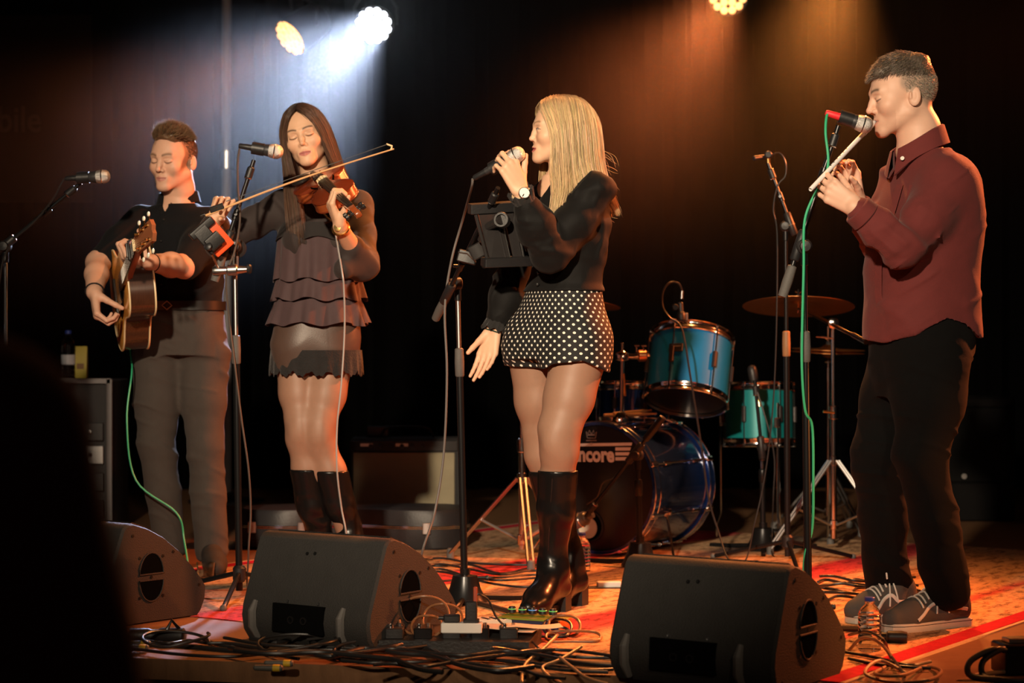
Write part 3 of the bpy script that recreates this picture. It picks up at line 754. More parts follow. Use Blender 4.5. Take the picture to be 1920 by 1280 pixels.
def head_color(o, R, sc, skin, neck=-.22, **kw):
    def f(v):
        c = base_color(v, skin); p = (v-o)@R/sc; m = (np.abs(p[:, 0]) < .13) & (np.abs(p[:, 1]) < .16) & (p[:, 2] > -.125) & (p[:, 2] < .16)
        c[m] = face_color(v[m], o, R, sc, skin, **kw); return c
    return f
def nails(c, v, tips, r=.0075):
    return c

def singer():
    D = 6.76; s = FPX/D
    def P(px, py, dy=0.): return A(px, py, D+dy)
    base = P(1045, 640); t = thing('person', 'blonde woman singing with black blouse, polka dot shorts and knee boots', 'person', (base[0], D, 0))
    o = P(1050, 246, -.02); R = rz(79)@rx(-1); sc = .97
    skin = (.66, .40, .26); leg = (.29, .162, .108)
    B = Sdf(); add_head(B, o, R, sc, fem=True, mouth=.004)
    nb = P(1047, 352, .0)
    B.chain([o+R@np.array([0, .022, -.055]), o+R@np.array([0, .030, -.115]), nb], [.052, .049, .058], k=.03)
    tor = [(.89, P(1046,0)[0], D, .160, .112, 38, 2.4), (.95, P(1046,0)[0], D, .168, .120, 38, 2.5), (1.02, P(1052,0)[0], D, .150, .110, 42, 2.4), (1.12, P(1060,0)[0], D, .124, .096, 48, 2.3), (1.20, P(1066,0)[0], D, .128, .098, 52, 2.3),
           (1.30, P(1070,0)[0], D, .142, .110, 55, 2.3), (1.385, P(1062,0)[0], D, .148, .104, 56, 2.2), (1.445, P(1052,0)[0], D, .118, .078, 57, 2.1), (1.475, P(1049,0)[0], D, .06, .055, 57, 2)]
    B.loft(tor, k=.03, grow=-.004)
    f52 = rz(52)
    for sx in (1, -1): B.ell(np.array([P(1068,0)[0], D, 1.285])+f52@np.array([sx*.068, -.088, 0]), (.062, .056, .060), k=.03)
    # arms
    Sl, El, Wl = P(1120, 366, -.13), P(1030, 474, -.20), P(975, 358, -.32)
    Sr, Er, Wr = P(1022, 372, .13), P(964, 506, .13), P(926, 618, .10)
    limb(B, [Sl, El], [.046, .037]); limb(B, [El, El*.6+Wl*.4, Wl], [.037, .036, .0255])
    limb(B, [Sr, Er], [.044, .036]); limb(B, [Er, Er*.6+Wr*.4, Wr], [.036, .034, .025])
    dl = (-.40, -.05, .92)
    tips = add_hand(B, Wl, dl, (-.42, .88, -.1), {'i': (30, 58, 30), 'm': (36, 62, 34), 'r': (40, 64, 34), 'p': (40, 60, 30)}, (36, 4, 0), True, 1.0, fat=.96)
    dr = (-.26, -.12, -.95)
    add_hand(B, Wr, dr, (-.45, -.88, .15), {'i': (6, 10, 6), 'm': (8, 12, 8), 'r': (11, 14, 8), 'p': (14, 16, 10)}, (20, 24, 8), False, 1.0, .35, .94)
    # legs
    Hl, Kl, Al = P(1088, 650, -.07), P(1049, 826, -.12), P(1038, 1040, -.03)
    Hr, Kr, Ar = P(1000, 650, .06), P(1016, 836, .09), P(1066, 1046, .15)
    limb(B, [Hl, Hl*.45+Kl*.55, Kl+V3(0,0,.04), Kl-V3(0,0,.03)], [.100, .081, .067, .062], k=.03); limb(B, [Kl-V3(0,0,.03), Kl*.65+Al*.35, Al], [.059, .057, .036], k=.03)
    limb(B, [Hr, Hr*.45+Kr*.55, Kr+V3(0,0,.04), Kr-V3(0,0,.03)], [.092, .076, .060, .055], k=.03); limb(B, [Kr-V3(0,0,.03), Kr*.65+Ar*.35, Ar], [.055, .054, .036], k=.03)
    B.ell(Kl+V3(-.02, -.045, .0), (.030, .022, .036), k=.03)
    zc = 1.03
    hc = head_color(o, R, sc, skin, lip=(.46, .13, .12), brow=(.27, .16, .09), lash=(.03, .02, .015), lidc=(.44, .24, .17), open_=1, eye=(.10, .17, .22))
    def col(v):
        c = hc(v); m = v[:, 2] < .86; m &= (np.abs(v[:, 0]-base[0]) < .4) & ~((v[:, 0] < P(940,0)[0])); c[m] = leg; return c
    zones = [(o-V3(.13, .13, .15), o+V3(.13, .13, .13)), hand_zone(Wl, dl), hand_zone(Wr, dr)]
    bo = mesh_sdf('body', B, .007, SKIN, t, zones, .0023, col)
    # blouse
    BL = cloth('black_blouse_satin', (.0062, .0058, .0057), .7, .03, .2, spec=.16)
    Q = Sdf(); up = [q for q in tor if q[0] > 1.0]
    bl = [(1.088, P(1057,0)[0], D, .139, .110, 46, 2.3)]+up[1:]
    Q.loft(bl, k=.02, grow=.010)
    for sx in (1, -1): Q.ell(np.array([P(1068,0)[0], D, 1.285])+f52@np.array([sx*.068, -.090, 0]), (.070, .063, .066), k=.04)
    Q.chain([Sl+V3(-.005, 0, .012), Sl*.55+El*.45, El], [.062, .058, .066], k=.03); Q.chain([El, El*.5+Wl*.5, El*.25+Wl*.75], [.066, .066, .050], k=.02); Q.cone(El*.25+Wl*.75, El*.16+Wl*.84, .050, .034, k=.01)
    Q.chain([Sr, Sr*.5+Er*.5, Er], [.056, .050, .054], k=.03); Q.chain([Er, Er*.5+Wr*.5, Er*.2+Wr*.8], [.054, .060, .048], k=.02); Q.cone(Er*.2+Wr*.8, Er*.12+Wr*.88, .048, .034, k=.01)
    Q.ell(Sl+V3(.0, .0, .022), (.056, .05, .040), k=.03)
    for k in range(5):
        f = .06+.13*k; c_ = El*(1-f)+Wl*f; ax_ = (Wl-El)/np.linalg.norm(Wl-El); up_ = np.cross(ax_, V3(0, 1, 0)); up_ /= np.linalg.norm(up_)
        Q.chain([c_+ax_*(.02-.014*j*(1+.3*k))*.7+(up_*math.cos(a)+V3(0, -1, 0)*math.sin(a))*(.066-.01*f) for j, a in enumerate((.6, 1.2, 1.8, 2.4))], [.004, .0065, .0065, .004], k=.016)
    fdir = f52@np.array([0, -1., 0]); nv = P(1034, 342, -.02)
    Q.cone(nv+fdir*.06+V3(0,0,.05), np.array([P(1046,0)[0], D, 1.338])+fdir*.13, .066, .012, k=.008, op='s')
    Q.cone(nb, nb+V3(0,0,.15), .062, .07, k=.008, op='s')
    def fd(v, n):
        d = folds(v, n, .011, 24, 3, (.35, .1, .85), 2.6, .22); d += folds(v, n, .007, 62, 4, (.8, 0, -.5), 2.4, .25)
        wst = np.clip((1.24-v[:, 2])/.1, 0, 1)*(np.abs(v[:, 0]-P(1060,0)[0]) < .16); return d*(1-.75*wst)[:, None]
    mesh_sdf('blouse', Q, .0055, BL, t, disp=fd)
    lace = cloth('black_lace', (.010, .009, .009), .9, .1, 1., 130, .5)
    for E_, W_ in ((El, Wl), (Er, Wr)):
        d = (W_-E_)/np.linalg.norm(W_-E_); u, v_, dd = frame(d); c0 = Vector(E_*.17+W_*.83)
        mb = MB(); rings = []
        for k in range(5):
            h = k/4*.042; rr = .036+.007*k/4
            rings.append([c0+dd*(h+(.006*math.cos(9*a) if k == 4 else 0))+(u*math.cos(a)+v_*math.sin(a))*(rr+.0035*math.sin(14*a)*(k/4)) for a in [2*PI*j/56 for j in range(56)]])
        rings += [[c0+dd*.03+(u*math.cos(a)+v_*math.sin(a))*.030 for a in [2*PI*j/56 for j in range(56)]], [c0+(u*math.cos(a)+v_*math.sin(a))*.030 for a in [2*PI*j/56 for j in range(56)]]]
        mb.quad_strip_rings(rings, False); mb.build('lace_cuff', lace, t)
    fb = rz(50)
    for z in (1.112, 1.152, 1.192, 1.232):
        q = np.array([P(1059+ (z-1.11)*60,0)[0], D, z])+fb@np.array([-.006, -.118 if z < 1.2 else -.128, 0]); MB().sphere(q, .0065, 10, 7).build('button', mat('dark_button', (.02, .02, .02), .15), t)
    # shorts with printed dots
    dm = bpy.data.materials.new('polka_dot_cotton'); dm.use_nodes = True; nt = dm.node_tree; N = nt.nodes; L = nt.links; b = N['Principled BSDF']; b.inputs['Roughness'].default_value = .8
    at_ = N.new('ShaderNodeAttribute'); at_.attribute_name = 'flat'; outs = []
    for off in (0., .5):
        a1 = N.new('ShaderNodeVectorMath'); a1.operation = 'ADD'; a1.inputs[1].default_value = (off, off, .5); L.new(at_.outputs['Vector'], a1.inputs[0])
        fr = N.new('ShaderNodeVectorMath'); fr.operation = 'FRACTION'; L.new(a1.outputs[0], fr.inputs[0])
        sb = N.new('ShaderNodeVectorMath'); sb.operation = 'SUBTRACT'; sb.inputs[1].default_value = (.5, .5, .5); L.new(fr.outputs[0], sb.inputs[0])
        ln = N.new('ShaderNodeVectorMath'); ln.operation = 'LENGTH'; L.new(sb.outputs[0], ln.inputs[0]); outs.append(ln.outputs['Value'])
    mn = N.new('ShaderNodeMath'); mn.operation = 'MINIMUM'; L.new(outs[0], mn.inputs[0]); L.new(outs[1], mn.inputs[1])
    lt = N.new('ShaderNodeMath'); lt.operation = 'LESS_THAN'; lt.inputs[1].default_value = .145; L.new(mn.outputs[0], lt.inputs[0])
    mx = N.new('ShaderNodeMix'); mx.data_type = 'RGBA'; mx.inputs['A'].default_value = (.005, .0045, .005, 1); mx.inputs['B'].default_value = (.75, .70, .60, 1); L.new(lt.outputs[0], mx.inputs['Factor']); L.new(mx.outputs['Result'], b.inputs['Base Color'])
    H = Sdf(); cx = P(1046,0)[0]
    H.loft([(.86, cx, D, .186, .132, 36, 2.5), (.92, cx, D, .190, .138, 37, 2.5), (1.0, P(1051,0)[0], D, .170, .124, 41, 2.4), (1.06, P(1055,0)[0], D, .150, .114, 44, 2.3), (1.100, P(1057,0)[0], D, .140, .110, 46, 2.3)], k=.02)
    hl = Hl*.72+Kl*.28; hr = Hr*.72+Kr*.28
    H.cone(Hl+V3(-.012,0,.02), hl, .118, .120, k=.03); H.cone(Hr+V3(0.01,0,.02), hr, .108, .110, k=.03)
    def cut(xs, ys, zs):
        X = xs[:, None, None]; Z = zs[None, None, :]
        hem = np.interp(X, [P(935,0)[0], P(1020,0)[0], P(1034,0)[0], P(1090,0)[0], P(1147,0)[0]], [A(0, 686, D)[2], A(0, 691, D)[2], A(0, 682, D)[2], A(0, 676, D)[2], A(0, 702, D)[2]])
        return np.broadcast_to(hem-Z, (len(xs), len(ys), len(zs))).astype(np.float32)
    def uvf(v):
        th = np.arctan2(v[:, 0]-cx, -(v[:, 1]-D)); return np.stack([th*.170/.0300, v[:, 2]/.0275, np.zeros(len(v))], 1)
    mesh_sdf('shorts', H, .0055, dm, t, sub=cut, uvf=uvf, disp=lambda v, n: folds(v, n, .0045, 26, 9, (.5, 0, .8)))
    # boots
    for K_, A_, toe, heel, cc, nm in ((Kl, Al, P(991, 1128, -.20), P(1048, 1124, .01), 0, 'boot'), (Kr, Ar, P(1030, 1120, .0), P(1080, 1120, .16), 1, 'boot')):
        S = Sdf(); zt_ = A(0, 880 if cc == 0 else 888, D)[2]; top = K_+(A_-K_)*((K_[2]-zt_)/(K_[2]-A_[2])); top[2] = zt_; mid = top*.55+A_*.45
        ank = np.array([A_[0], A_[1], .155]); toe = np.array([toe[0], toe[1], .042]); heel = np.array([heel[0], heel[1], .085]); ball = toe*.72+heel*.28; ball[2] = .052
        S.chain([top, mid, ank+V3(0, 0, .04)], [.068, .064, .044], k=.02); S.chain([ank+V3(0, 0, .04), ank, heel+V3(0, 0, .005)], [.044, .046, .038], k=.03); S.chain([ank+V3(0,0,-.015), ball+V3(0,0,.012), toe], [.045, .040, .030], k=.03)
        S.cone(heel, ball, .036, .040, k=.03)
        S.ell(top+V3(0, 0, .07), (.2, .2, .070), k=.004, op='s')
        def bd(v, n, a=ank[2]):
            z = v[:, 2]; w_ = np.exp(-((z-a-.10)/.09)**2); d = folds(v, n, .009, 40, 12+cc, (.25, .1, 1), 1.8, .4); return d*w_[:, None]
        b = mesh_sdf(nm, S, .0042, BOOT, t, disp=bd)
        fw = Vector((toe-heel)*V3(1, 1, 0)).normalized(); sd = Vector((-fw.y, fw.x, 0)); hb = Vector((heel[0], heel[1], 0))-fw*.006
        MB().prism([(-.030, -.030), (.020, -.032), (.026, 0), (.020, .032), (-.030, .030), (-.037, 0)], .001, .075, hb, fw, sd).build('heel', SOLE, b)
        tb = Vector((toe[0], toe[1], 0)); mb = MB(); mb.prism([(.030, -.014), (.020, -.030), (-.03, -.040), (-.085, -.036), (-.085, .036), (-.03, .040), (.020, .030), (.030, .014)], .001, .028, tb, fw, sd); mb.build('platform', SOLE, b)
        sp = catmull([top+V3(-.02, -.062, -.02), mid+V3(-.02, -.060, 0), ank+V3(-.02, -.046, .05)], 6); MB().tube(sp, .0016, 5).build('seam', SOLE, b)
    # watch, bracelets, ring, necklace
    WT = mat('watch_dial', (.8, .78, .74), .3)
    wc = Wl+V3(.012, -.026, -.010); u, v_, dd = frame((Wl-El)/np.linalg.norm(Wl-El)); dia = Vector((.25, -.92, .25)).normalized()
    wch = MB().torus(Wl-np.array(dd)*.012, .0285, .0065, dd, 28, 6).build('watch_strap', mat('pale_strap', (.55, .42, .26), .5), t)
    MB().lathe([(.0185, 0), (.0195, .004), (.0185, .008), (.016, .0085)], wc, dia, 24).build('watch_case', SILVER, t); MB().lathe([(.0168, .0088), (0, .0092)], wc, dia, 24).build('watch_dial', WT, t)
    dr_ = (Wr-Er)/np.linalg.norm(Wr-Er)
    for k, m in ((.0, GOLD), (.010, SILVER), (-.012, mat('dark_green_band', (.02, .05, .035), .5))): MB().torus(Wr-dr_*(.004+k), .0275, .0024, dr_, 28, 6).build('bracelet', m, t)
    MB().torus(Wl+np.array(dd)*.0-np.array(dd)*.032, .029, .002, dd, 24, 6).build('bracelet', GOLD, t)
    nk = snap(bo, [P(1021, 371, -.2)], .003, t.location)[0]; MB().box(nk, (.024, .005, .005), Matrix.Rotation(-.6, 3, 'Z')).build('necklace_bar', mat('pale_gold_bar', (.85, .78, .62), .35, .2), t)
    # hair: parted in the middle, long and straight
    def hl_(pts): return [o+R@(np.array(p)*sc) for p in pts]
    left = [hl_(g) for g in (
        [(.004,-.066,.103), (.040,-.078,.078), (.068,-.062,.030), (.079,-.046,-.030), (.082,-.044,-.090), (.088,-.048,-.150), (.108,-.040,-.220), (.112,-.050,-.330)],
        [(.004,-.040,.116), (.050,-.052,.090), (.080,-.038,.030), (.088,-.026,-.030), (.090,-.022,-.090), (.098,-.020,-.150), (.118,-.020,-.225), (.126,-.036,-.335)],
        [(.004,-.005,.124), (.052,-.008,.098), (.086,.000,.030), (.093,.006,-.040), (.094,.010,-.100), (.104,.010,-.160), (.130,.010,-.215), (.142,-.004,-.285)],
        [(.004,.035,.124), (.050,.045,.098), (.082,.050,.030), (.090,.055,-.040), (.090,.060,-.105), (.095,.075,-.165), (.100,.095,-.20), (.095,.12,-.225)],
        [(.004,.070,.115), (.042,.090,.085), (.066,.104,.030), (.072,.112,-.040), (.072,.118,-.105), (.075,.130,-.170), (.078,.150,-.215), (.072,.175,-.26)],
        [(.002,.098,.095), (.020,.118,.065), (.030,.134,.010), (.034,.140,-.050), (.034,.146,-.115), (.036,.160,-.175), (.040,.180,-.225), (.040,.205,-.29)])]
    right = [[o+R@((np.linalg.inv(R)@(p-o))*V3(-1, 1, 1)) for p in g] for g in left]
    HB = hairmat2('blonde_hair', .36)
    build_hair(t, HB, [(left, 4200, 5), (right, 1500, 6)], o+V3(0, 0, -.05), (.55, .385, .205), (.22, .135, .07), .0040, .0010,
               [(o+R@(np.array([.03, .14, -.05])*sc), R, 26)], shell=(.50, .34, .17))
    return dict(Wl=Wl, dl=np.array(dl), D=D, t=t)
SG = singer()

def fiddler():
    D = 7.55; s = FPX/D
    def P(px, py, dy=0.): return A(px, py, D+dy)
    t = thing('person', 'dark haired woman playing the violin in ruffled top and lace skirt', 'person', (P(597,0)[0], D, 0))
    o = P(573, 256, -.04); R = ry(-13)@rz(6)@rx(2); sc = 1.0
    skin = (.60, .36, .23); leg = (.27, .15, .10)
    B = Sdf(); add_head(B, o, R, sc, fem=True)
    nb = P(592, 362, .02)
    B.chain([o+R@np.array([0, .022, -.06]), o+R@np.array([0, .026, -.115]), nb], [.050, .047, .056], k=.03)
    x = lambda px: P(px, 0)[0]
    tor = [(.86, x(592), D, .160, .112, -8, 2.4), (.95, x(592), D, .158, .115, -8, 2.5), (1.06, x(597), D, .130, .100, -8, 2.3), (1.14, x(600), D, .120, .092, -8, 2.3), (1.24, x(600), D, .132, .098, -6, 2.3),
           (1.34, x(600), D, .150, .104, -4, 2.3), (1.41, x(600), D, .160, .088, 0, 2.2), (1.46, x(598), D, .125, .062, 0, 2.1), (1.485, x(595), D, .06, .05, 0, 2)]
    B.loft(tor, k=.03, grow=-.004)
    for sx in (1, -1): B.ell((x(600)+sx*.066, D-.085, 1.30), (.058, .050, .056), k=.03)
    Sr, Er, Wr = P(527, 384, .0), P(418, 452, -.04), P(402, 414, -.27)
    Sl, El, Wl = P(676, 388, .0), P(678, 494, -.26), P(637, 424, -.50)
    limb(B, [Sr, Er], [.044, .036]); limb(B, [Er, Er*.6+Wr*.4, Wr], [.036, .034, .025])
    limb(B, [Sl, El], [.044, .036]); limb(B, [El, El*.6+Wl*.4, Wl], [.036, .034, .025])
    dr = (.42, -.22, .80); dl = (-.36, -.22, .90)
    add_hand(B, Wr, dr, (.05, -.92, -.35), {'i': (62, 70, 25), 'm': (70, 70, 25), 'r': (72, 66, 25), 'p': (66, 54, 20)}, (20, 70, 25), False, .95)
    add_hand(B, Wl, dl, (.80, .25, .45), {'i': (38, 72, 34), 'm': (40, 74, 36), 'r': (38, 74, 36), 'p': (34, 70, 34)}, (30, 28, 6), True, .95)
    Ha, Ka, Aa = P(556, 655, 0), P(564, 806, -.06), P(598, 1018, -.0)
    Hb, Kb, Ab = P(624, 655, 0), P(601, 810, -.07), P(656, 1020, -.02)
    for H_, K_, A_ in ((Ha, Ka, Aa), (Hb, Kb, Ab)):
        limb(B, [H_, H_*.45+K_*.55, K_+V3(0,0,.04), K_-V3(0,0,.03)], [.088, .071, .056, .052], k=.03); limb(B, [K_-V3(0,0,.03), K_*.65+A_*.35, A_], [.052, .054, .036], k=.03)
        B.ell(K_+V3(0, -.044, .0), (.030, .018, .034), k=.03)
    hc = head_color(o, R, sc, skin, lip=(.42, .15, .13), brow=(.035, .022, .016), lash=(.015, .01, .01), lidc=(.40, .20, .13))
    def col(v):
        c = hc(v); m = (v[:, 2] < .90) & (v[:, 0] > x(500)); c[m] = leg; return c
    zones = [(o-V3(.13, .13, .15), o+V3(.13, .13, .13)), hand_zone(Wl, dl), hand_zone(Wr, dr)]
    mesh_sdf('body', B, .007, SKIN, t, zones, .0023, col)
    # chiffon blouse: yoke and sleeves, then ruffle tiers
    CH = cloth('charcoal_chiffon', (.012, .0095, .0092), .85, .04, .25, 400)
    CH2 = cloth('dusty_brown_chiffon', (.056, .031, .033), .8, .06, .3, 400)
    SHEER = cloth('sheer_charcoal_chiffon', (.022, .0145, .0135), .8, .06, .2, 400)
    Q = Sdf(); Q.loft([q for q in tor if q[0] > 1.2], k=.02, grow=.009)
    for sx in (1, -1): Q.ell((x(600)+sx*.066, D-.086, 1.30), (.064, .056, .062), k=.04)
    Q.chain([Sr+V3(.01,0,.008), Sr*.5+Er*.5, Er], [.060, .056, .058], k=.03); Q.chain([Er, Er*.5+Wr*.5, Er*.2+Wr*.8], [.058, .058, .052], k=.02)
    Q.chain([Sl+V3(-.01,0,.008), Sl*.5+El*.5, El], [.060, .058, .062], k=.03); Q.chain([El, El*.55+Wl*.45], [.062, .050], k=.02)
    Q.cone(El+V3(0, -.02, -.005), El*.6+Wl*.4+V3(-.03, -.02, -.07), .055, .040, k=.03); Q.cone(Er+V3(0,-.03,-.01), Wr*.7+Er*.3+V3(-.02, -.01, -.02), .05, .05, k=.03)
    Q.cone(nb+V3(0, -.02, .0), nb+V3(-.015, -.10, .06), .040, .060, k=.01, op='s'); Q.cone(nb, nb+V3(0, 0, .12), .060, .068, k=.008, op='s')
    mesh_sdf('sleeved_yoke', Q, .006, SHEER, t, disp=lambda v, n: folds(v, n, .011, 30, 21, (.6, .2, .5)))
    def tier(z0, z1, cxp, rx0, rx1, ry0, ry1, m, seed, waves, amp, lift=(0, 0)):
        r = random.Random(seed); n = 150; rings = []
        ph = [r.random()*6.28 for _ in range(4)]
        for outer in (1, 0):
            ks = range(9) if outer else range(8, -1, -1)
            for k in ks:
                f = k/8; z = z0+(z1-z0)*f; rxx = rx0+(rx1-rx0)*f-(0 if outer else .004); ryy = ry0+(ry1-ry0)*f-(0 if outer else .004)
                ring = []
                for j in range(n):
                    a = 2*PI*j/n; wv = (math.sin(waves*a+ph[0]+1.2*math.sin(3*a+ph[1]))*.6+math.sin(waves*1.7*a+ph[2])*.4)
                    q = 1+amp*f*wv/ .14; dz = .008*f*math.sin(waves*.6*a+ph[3])+lift[0]*math.cos(a)*f
                    ring.append((x(cxp)+math.cos(a)*rxx*q, D+math.sin(a)*ryy*q, z+dz))
                rings.append(ring)
        mb = MB(); mb.quad_strip_rings(rings+[rings[0]], False); return mb.build('ruffle_tier', m, t, auto=60)
    tier(A(0,420,D)[2], A(0,450,D)[2], 600, .150, .168, .150, .158, CH, 1, 11, .004)
    tier(A(0,430,D)[2], A(0,526,D)[2], 600, .158, .172, .140, .162, CH2, 2, 12, .010)
    tier(A(0,500,D)[2], A(0,562,D)[2], 598, .150, .176, .125, .160, CH2, 3, 13, .010)
    tier(A(0,545,D)[2], A(0,608,D)[2], 597, .150, .190, .120, .168, CH2, 4, 12, .012)
    # skirt with lace hem
    SK = cloth('brown_satin', (.070, .042, .032), .42, .04, .12, 300)
    K = Sdf(); K.loft([(.81, x(593), D, .160, .122, -8, 2.6), (.90, x(592), D, .170, .130, -8, 2.6), (1.0, x(594), D, .160, .124, -8, 2.5), (1.06, x(596), D, .145, .114, -8, 2.4)], k=.02)
    K.loft([(.80, x(593), D, .150, .112, -8, 2.6), (.84, x(593), D, .152, .114, -8, 2.6)], k=.01, op='s')
    mesh_sdf('skirt', K, .0055, SK, t, disp=lambda v, n: folds(v, n, .006, 30, 23, (0, 0, 1), 1.8, .15))
    lm = cloth('black_lace', (.010, .009, .009)); n = 180; rings = []
    for k in range(6):
        f = k/5; rings.append([(x(593)+math.cos(a)*(.173+.004*f+.003*math.sin(24*a)*f), D+math.sin(a)*(.136+.004*f+.003*math.sin(24*a)*f), A(0, 656, D)[2]+(A(0, 694, D)[2]-A(0, 656, D)[2])*f-(abs(math.sin(8*a+.4))*.020+.004*math.sin(45*a))*(f == 1)) for a in [2*PI*j/n for j in range(n)]])
    rings += [[(x(593)+(q[0]-x(593))*.985, D+(q[1]-D)*.985, q[2]) for q in rg] for rg in reversed(rings)]
    MB().quad_strip_rings(rings+[rings[0]], False).build('lace_hem', lm, t, auto=60)
    for K_, A_, tp, cc in ((Ka, Aa, 878, 0), (Kb, Ab, 880, 1)):
        S = Sdf(); tp = K_+(A_-K_)*((K_[2]-A(0, tp, D)[2])/(K_[2]-A_[2])); ank = A_.copy(); toe = A_+V3(.0, -.17, 0); toe[2] = .045; heel = A_+V3(.0, .03, 0); heel[2] = .09; ball = toe*.7+heel*.3; ball[2] = .055; mid = tp*.5+ank*.5
        ank[2] = .17
        S.chain([tp, mid, ank+V3(0, 0, .05)], [.066, .060, .046], k=.02); S.chain([ank+V3(0, 0, .05), ank, heel], [.046, .045, .036], k=.03); S.chain([ank, ball+V3(0,0,.012), toe], [.044, .038, .030], k=.03); S.cone(heel, ball, .034, .038, k=.03)
        S.ell(tp+V3(0, 0, .068), (.2, .2, .070), k=.004, op='s')
        b = mesh_sdf('boot', S, .0048, BOOT, t, disp=lambda v, n, cc=cc: folds(v, n, .014, 36, 31+cc, (.2, .2, 1), 2.0, .35)*np.exp(-((v[:, 2]-.25)/.09)**2)[:, None])
        MB().prism([(-.030, -.028), (.018, -.03), (.018, .03), (-.030, .028)], .001, .085, (heel[0], heel[1]-.005, 0), (0, -1, 0), (1, 0, 0)).build('heel', SOLE, b)
        MB().prism([(.03, -.012), (.02, -.028), (-.03, -.036), (-.08, -.034), (-.08, .034), (-.03, .036), (.02, .028), (.03, .012)], .001, .03, (toe[0], toe[1], 0), (0, -1, 0), (1, 0, 0)).build('platform', SOLE, b)
    d = (Wl-El)/np.linalg.norm(Wl-El); MB().torus(Wl-d*.012, .029, .005, d, 28, 6).build('gold_watch', GOLD, t); MB().lathe([(.013, 0), (.013, .006), (0, .007)], Wl-d*.012+V3(-.008, -.029, 0), (-.2, -1, .1), 18).build('watch_case', GOLD, t)
    d = (Wr-Er)/np.linalg.norm(Wr-Er); MB().torus(Wr-d*.004, .027, .0022, d, 24, 6).build('bracelet', GOLD, t)
    def hl_(pts): return [o+R@(np.array(p)*sc) for p in pts]
    L_ = [hl_(g) for g in (   # figure's left (picture right)
        [(.003,-.070,.102), (.030,-.084,.078), (.058,-.074,.030), (.070,-.058,-.030), (.076,-.046,-.090), (.084,-.020,-.150), (.092,.010,-.230), (.094,.04,-.33)],
        [(.003,-.045,.116), (.045,-.056,.094), (.076,-.044,.035), (.086,-.030,-.030), (.090,-.016,-.095), (.096,.010,-.155), (.102,.035,-.24), (.100,.07,-.35)],
        [(.003,-.005,.124), (.050,-.010,.100), (.084,.000,.035), (.093,.010,-.035), (.095,.025,-.10), (.098,.050,-.165), (.100,.075,-.25), (.098,.09,-.36)],
        [(.003,.040,.122), (.050,.050,.096), (.078,.058,.030), (.084,.066,-.040), (.084,.078,-.105), (.084,.090,-.17), (.084,.105,-.26), (.08,.11,-.36)],
        [(.002,.090,.100), (.024,.115,.065), (.032,.128,.010), (.034,.132,-.05), (.034,.136,-.115), (.034,.14,-.18), (.034,.145,-.27), (.034,.145,-.36)])]
    R_ = [hl_(g) for g in (   # figure's right (picture left): falls in front of the shoulder
        [(-.003,-.070,.102), (-.030,-.086,.078), (-.058,-.078,.030), (-.068,-.070,-.030), (-.070,-.068,-.090), (-.066,-.085,-.160), (-.060,-.110,-.245), (-.068,-.125,-.335), (-.078,-.12,-.395)],
        [(-.003,-.050,.116), (-.045,-.060,.094), (-.076,-.050,.035), (-.083,-.046,-.030), (-.086,-.050,-.095), (-.088,-.070,-.165), (-.088,-.100,-.25), (-.095,-.118,-.34), (-.100,-.112,-.40)],
        [(-.003,-.005,.124), (-.050,-.010,.100), (-.084,-.006,.035), (-.094,-.008,-.035), (-.098,-.020,-.10), (-.106,-.046,-.175), (-.114,-.08,-.26), (-.120,-.095,-.345), (-.122,-.09,-.41)],
        [(-.003,.040,.122), (-.050,.050,.096), (-.080,.050,.030), (-.092,.050,-.040), (-.100,.045,-.105), (-.112,.035,-.18), (-.124,.02,-.26), (-.130,.0,-.33), (-.13,-.01,-.38)],
        [(-.002,.090,.100), (-.024,.115,.065), (-.034,.128,.010), (-.040,.132,-.05), (-.044,.136,-.115), (-.05,.14,-.18), (-.06,.14,-.25), (-.065,.14,-.31), (-.065,.14,-.36)])]
    HM = hairmat2('brunette_hair', .38)
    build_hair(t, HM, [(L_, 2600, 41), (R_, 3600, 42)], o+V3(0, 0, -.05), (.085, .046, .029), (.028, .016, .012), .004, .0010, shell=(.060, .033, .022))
    return dict(Wl=Wl, Wr=Wr, dr=np.array(dr), dl=np.array(dl), D=D, o=o, R=R, t=t)
FD = fiddler()

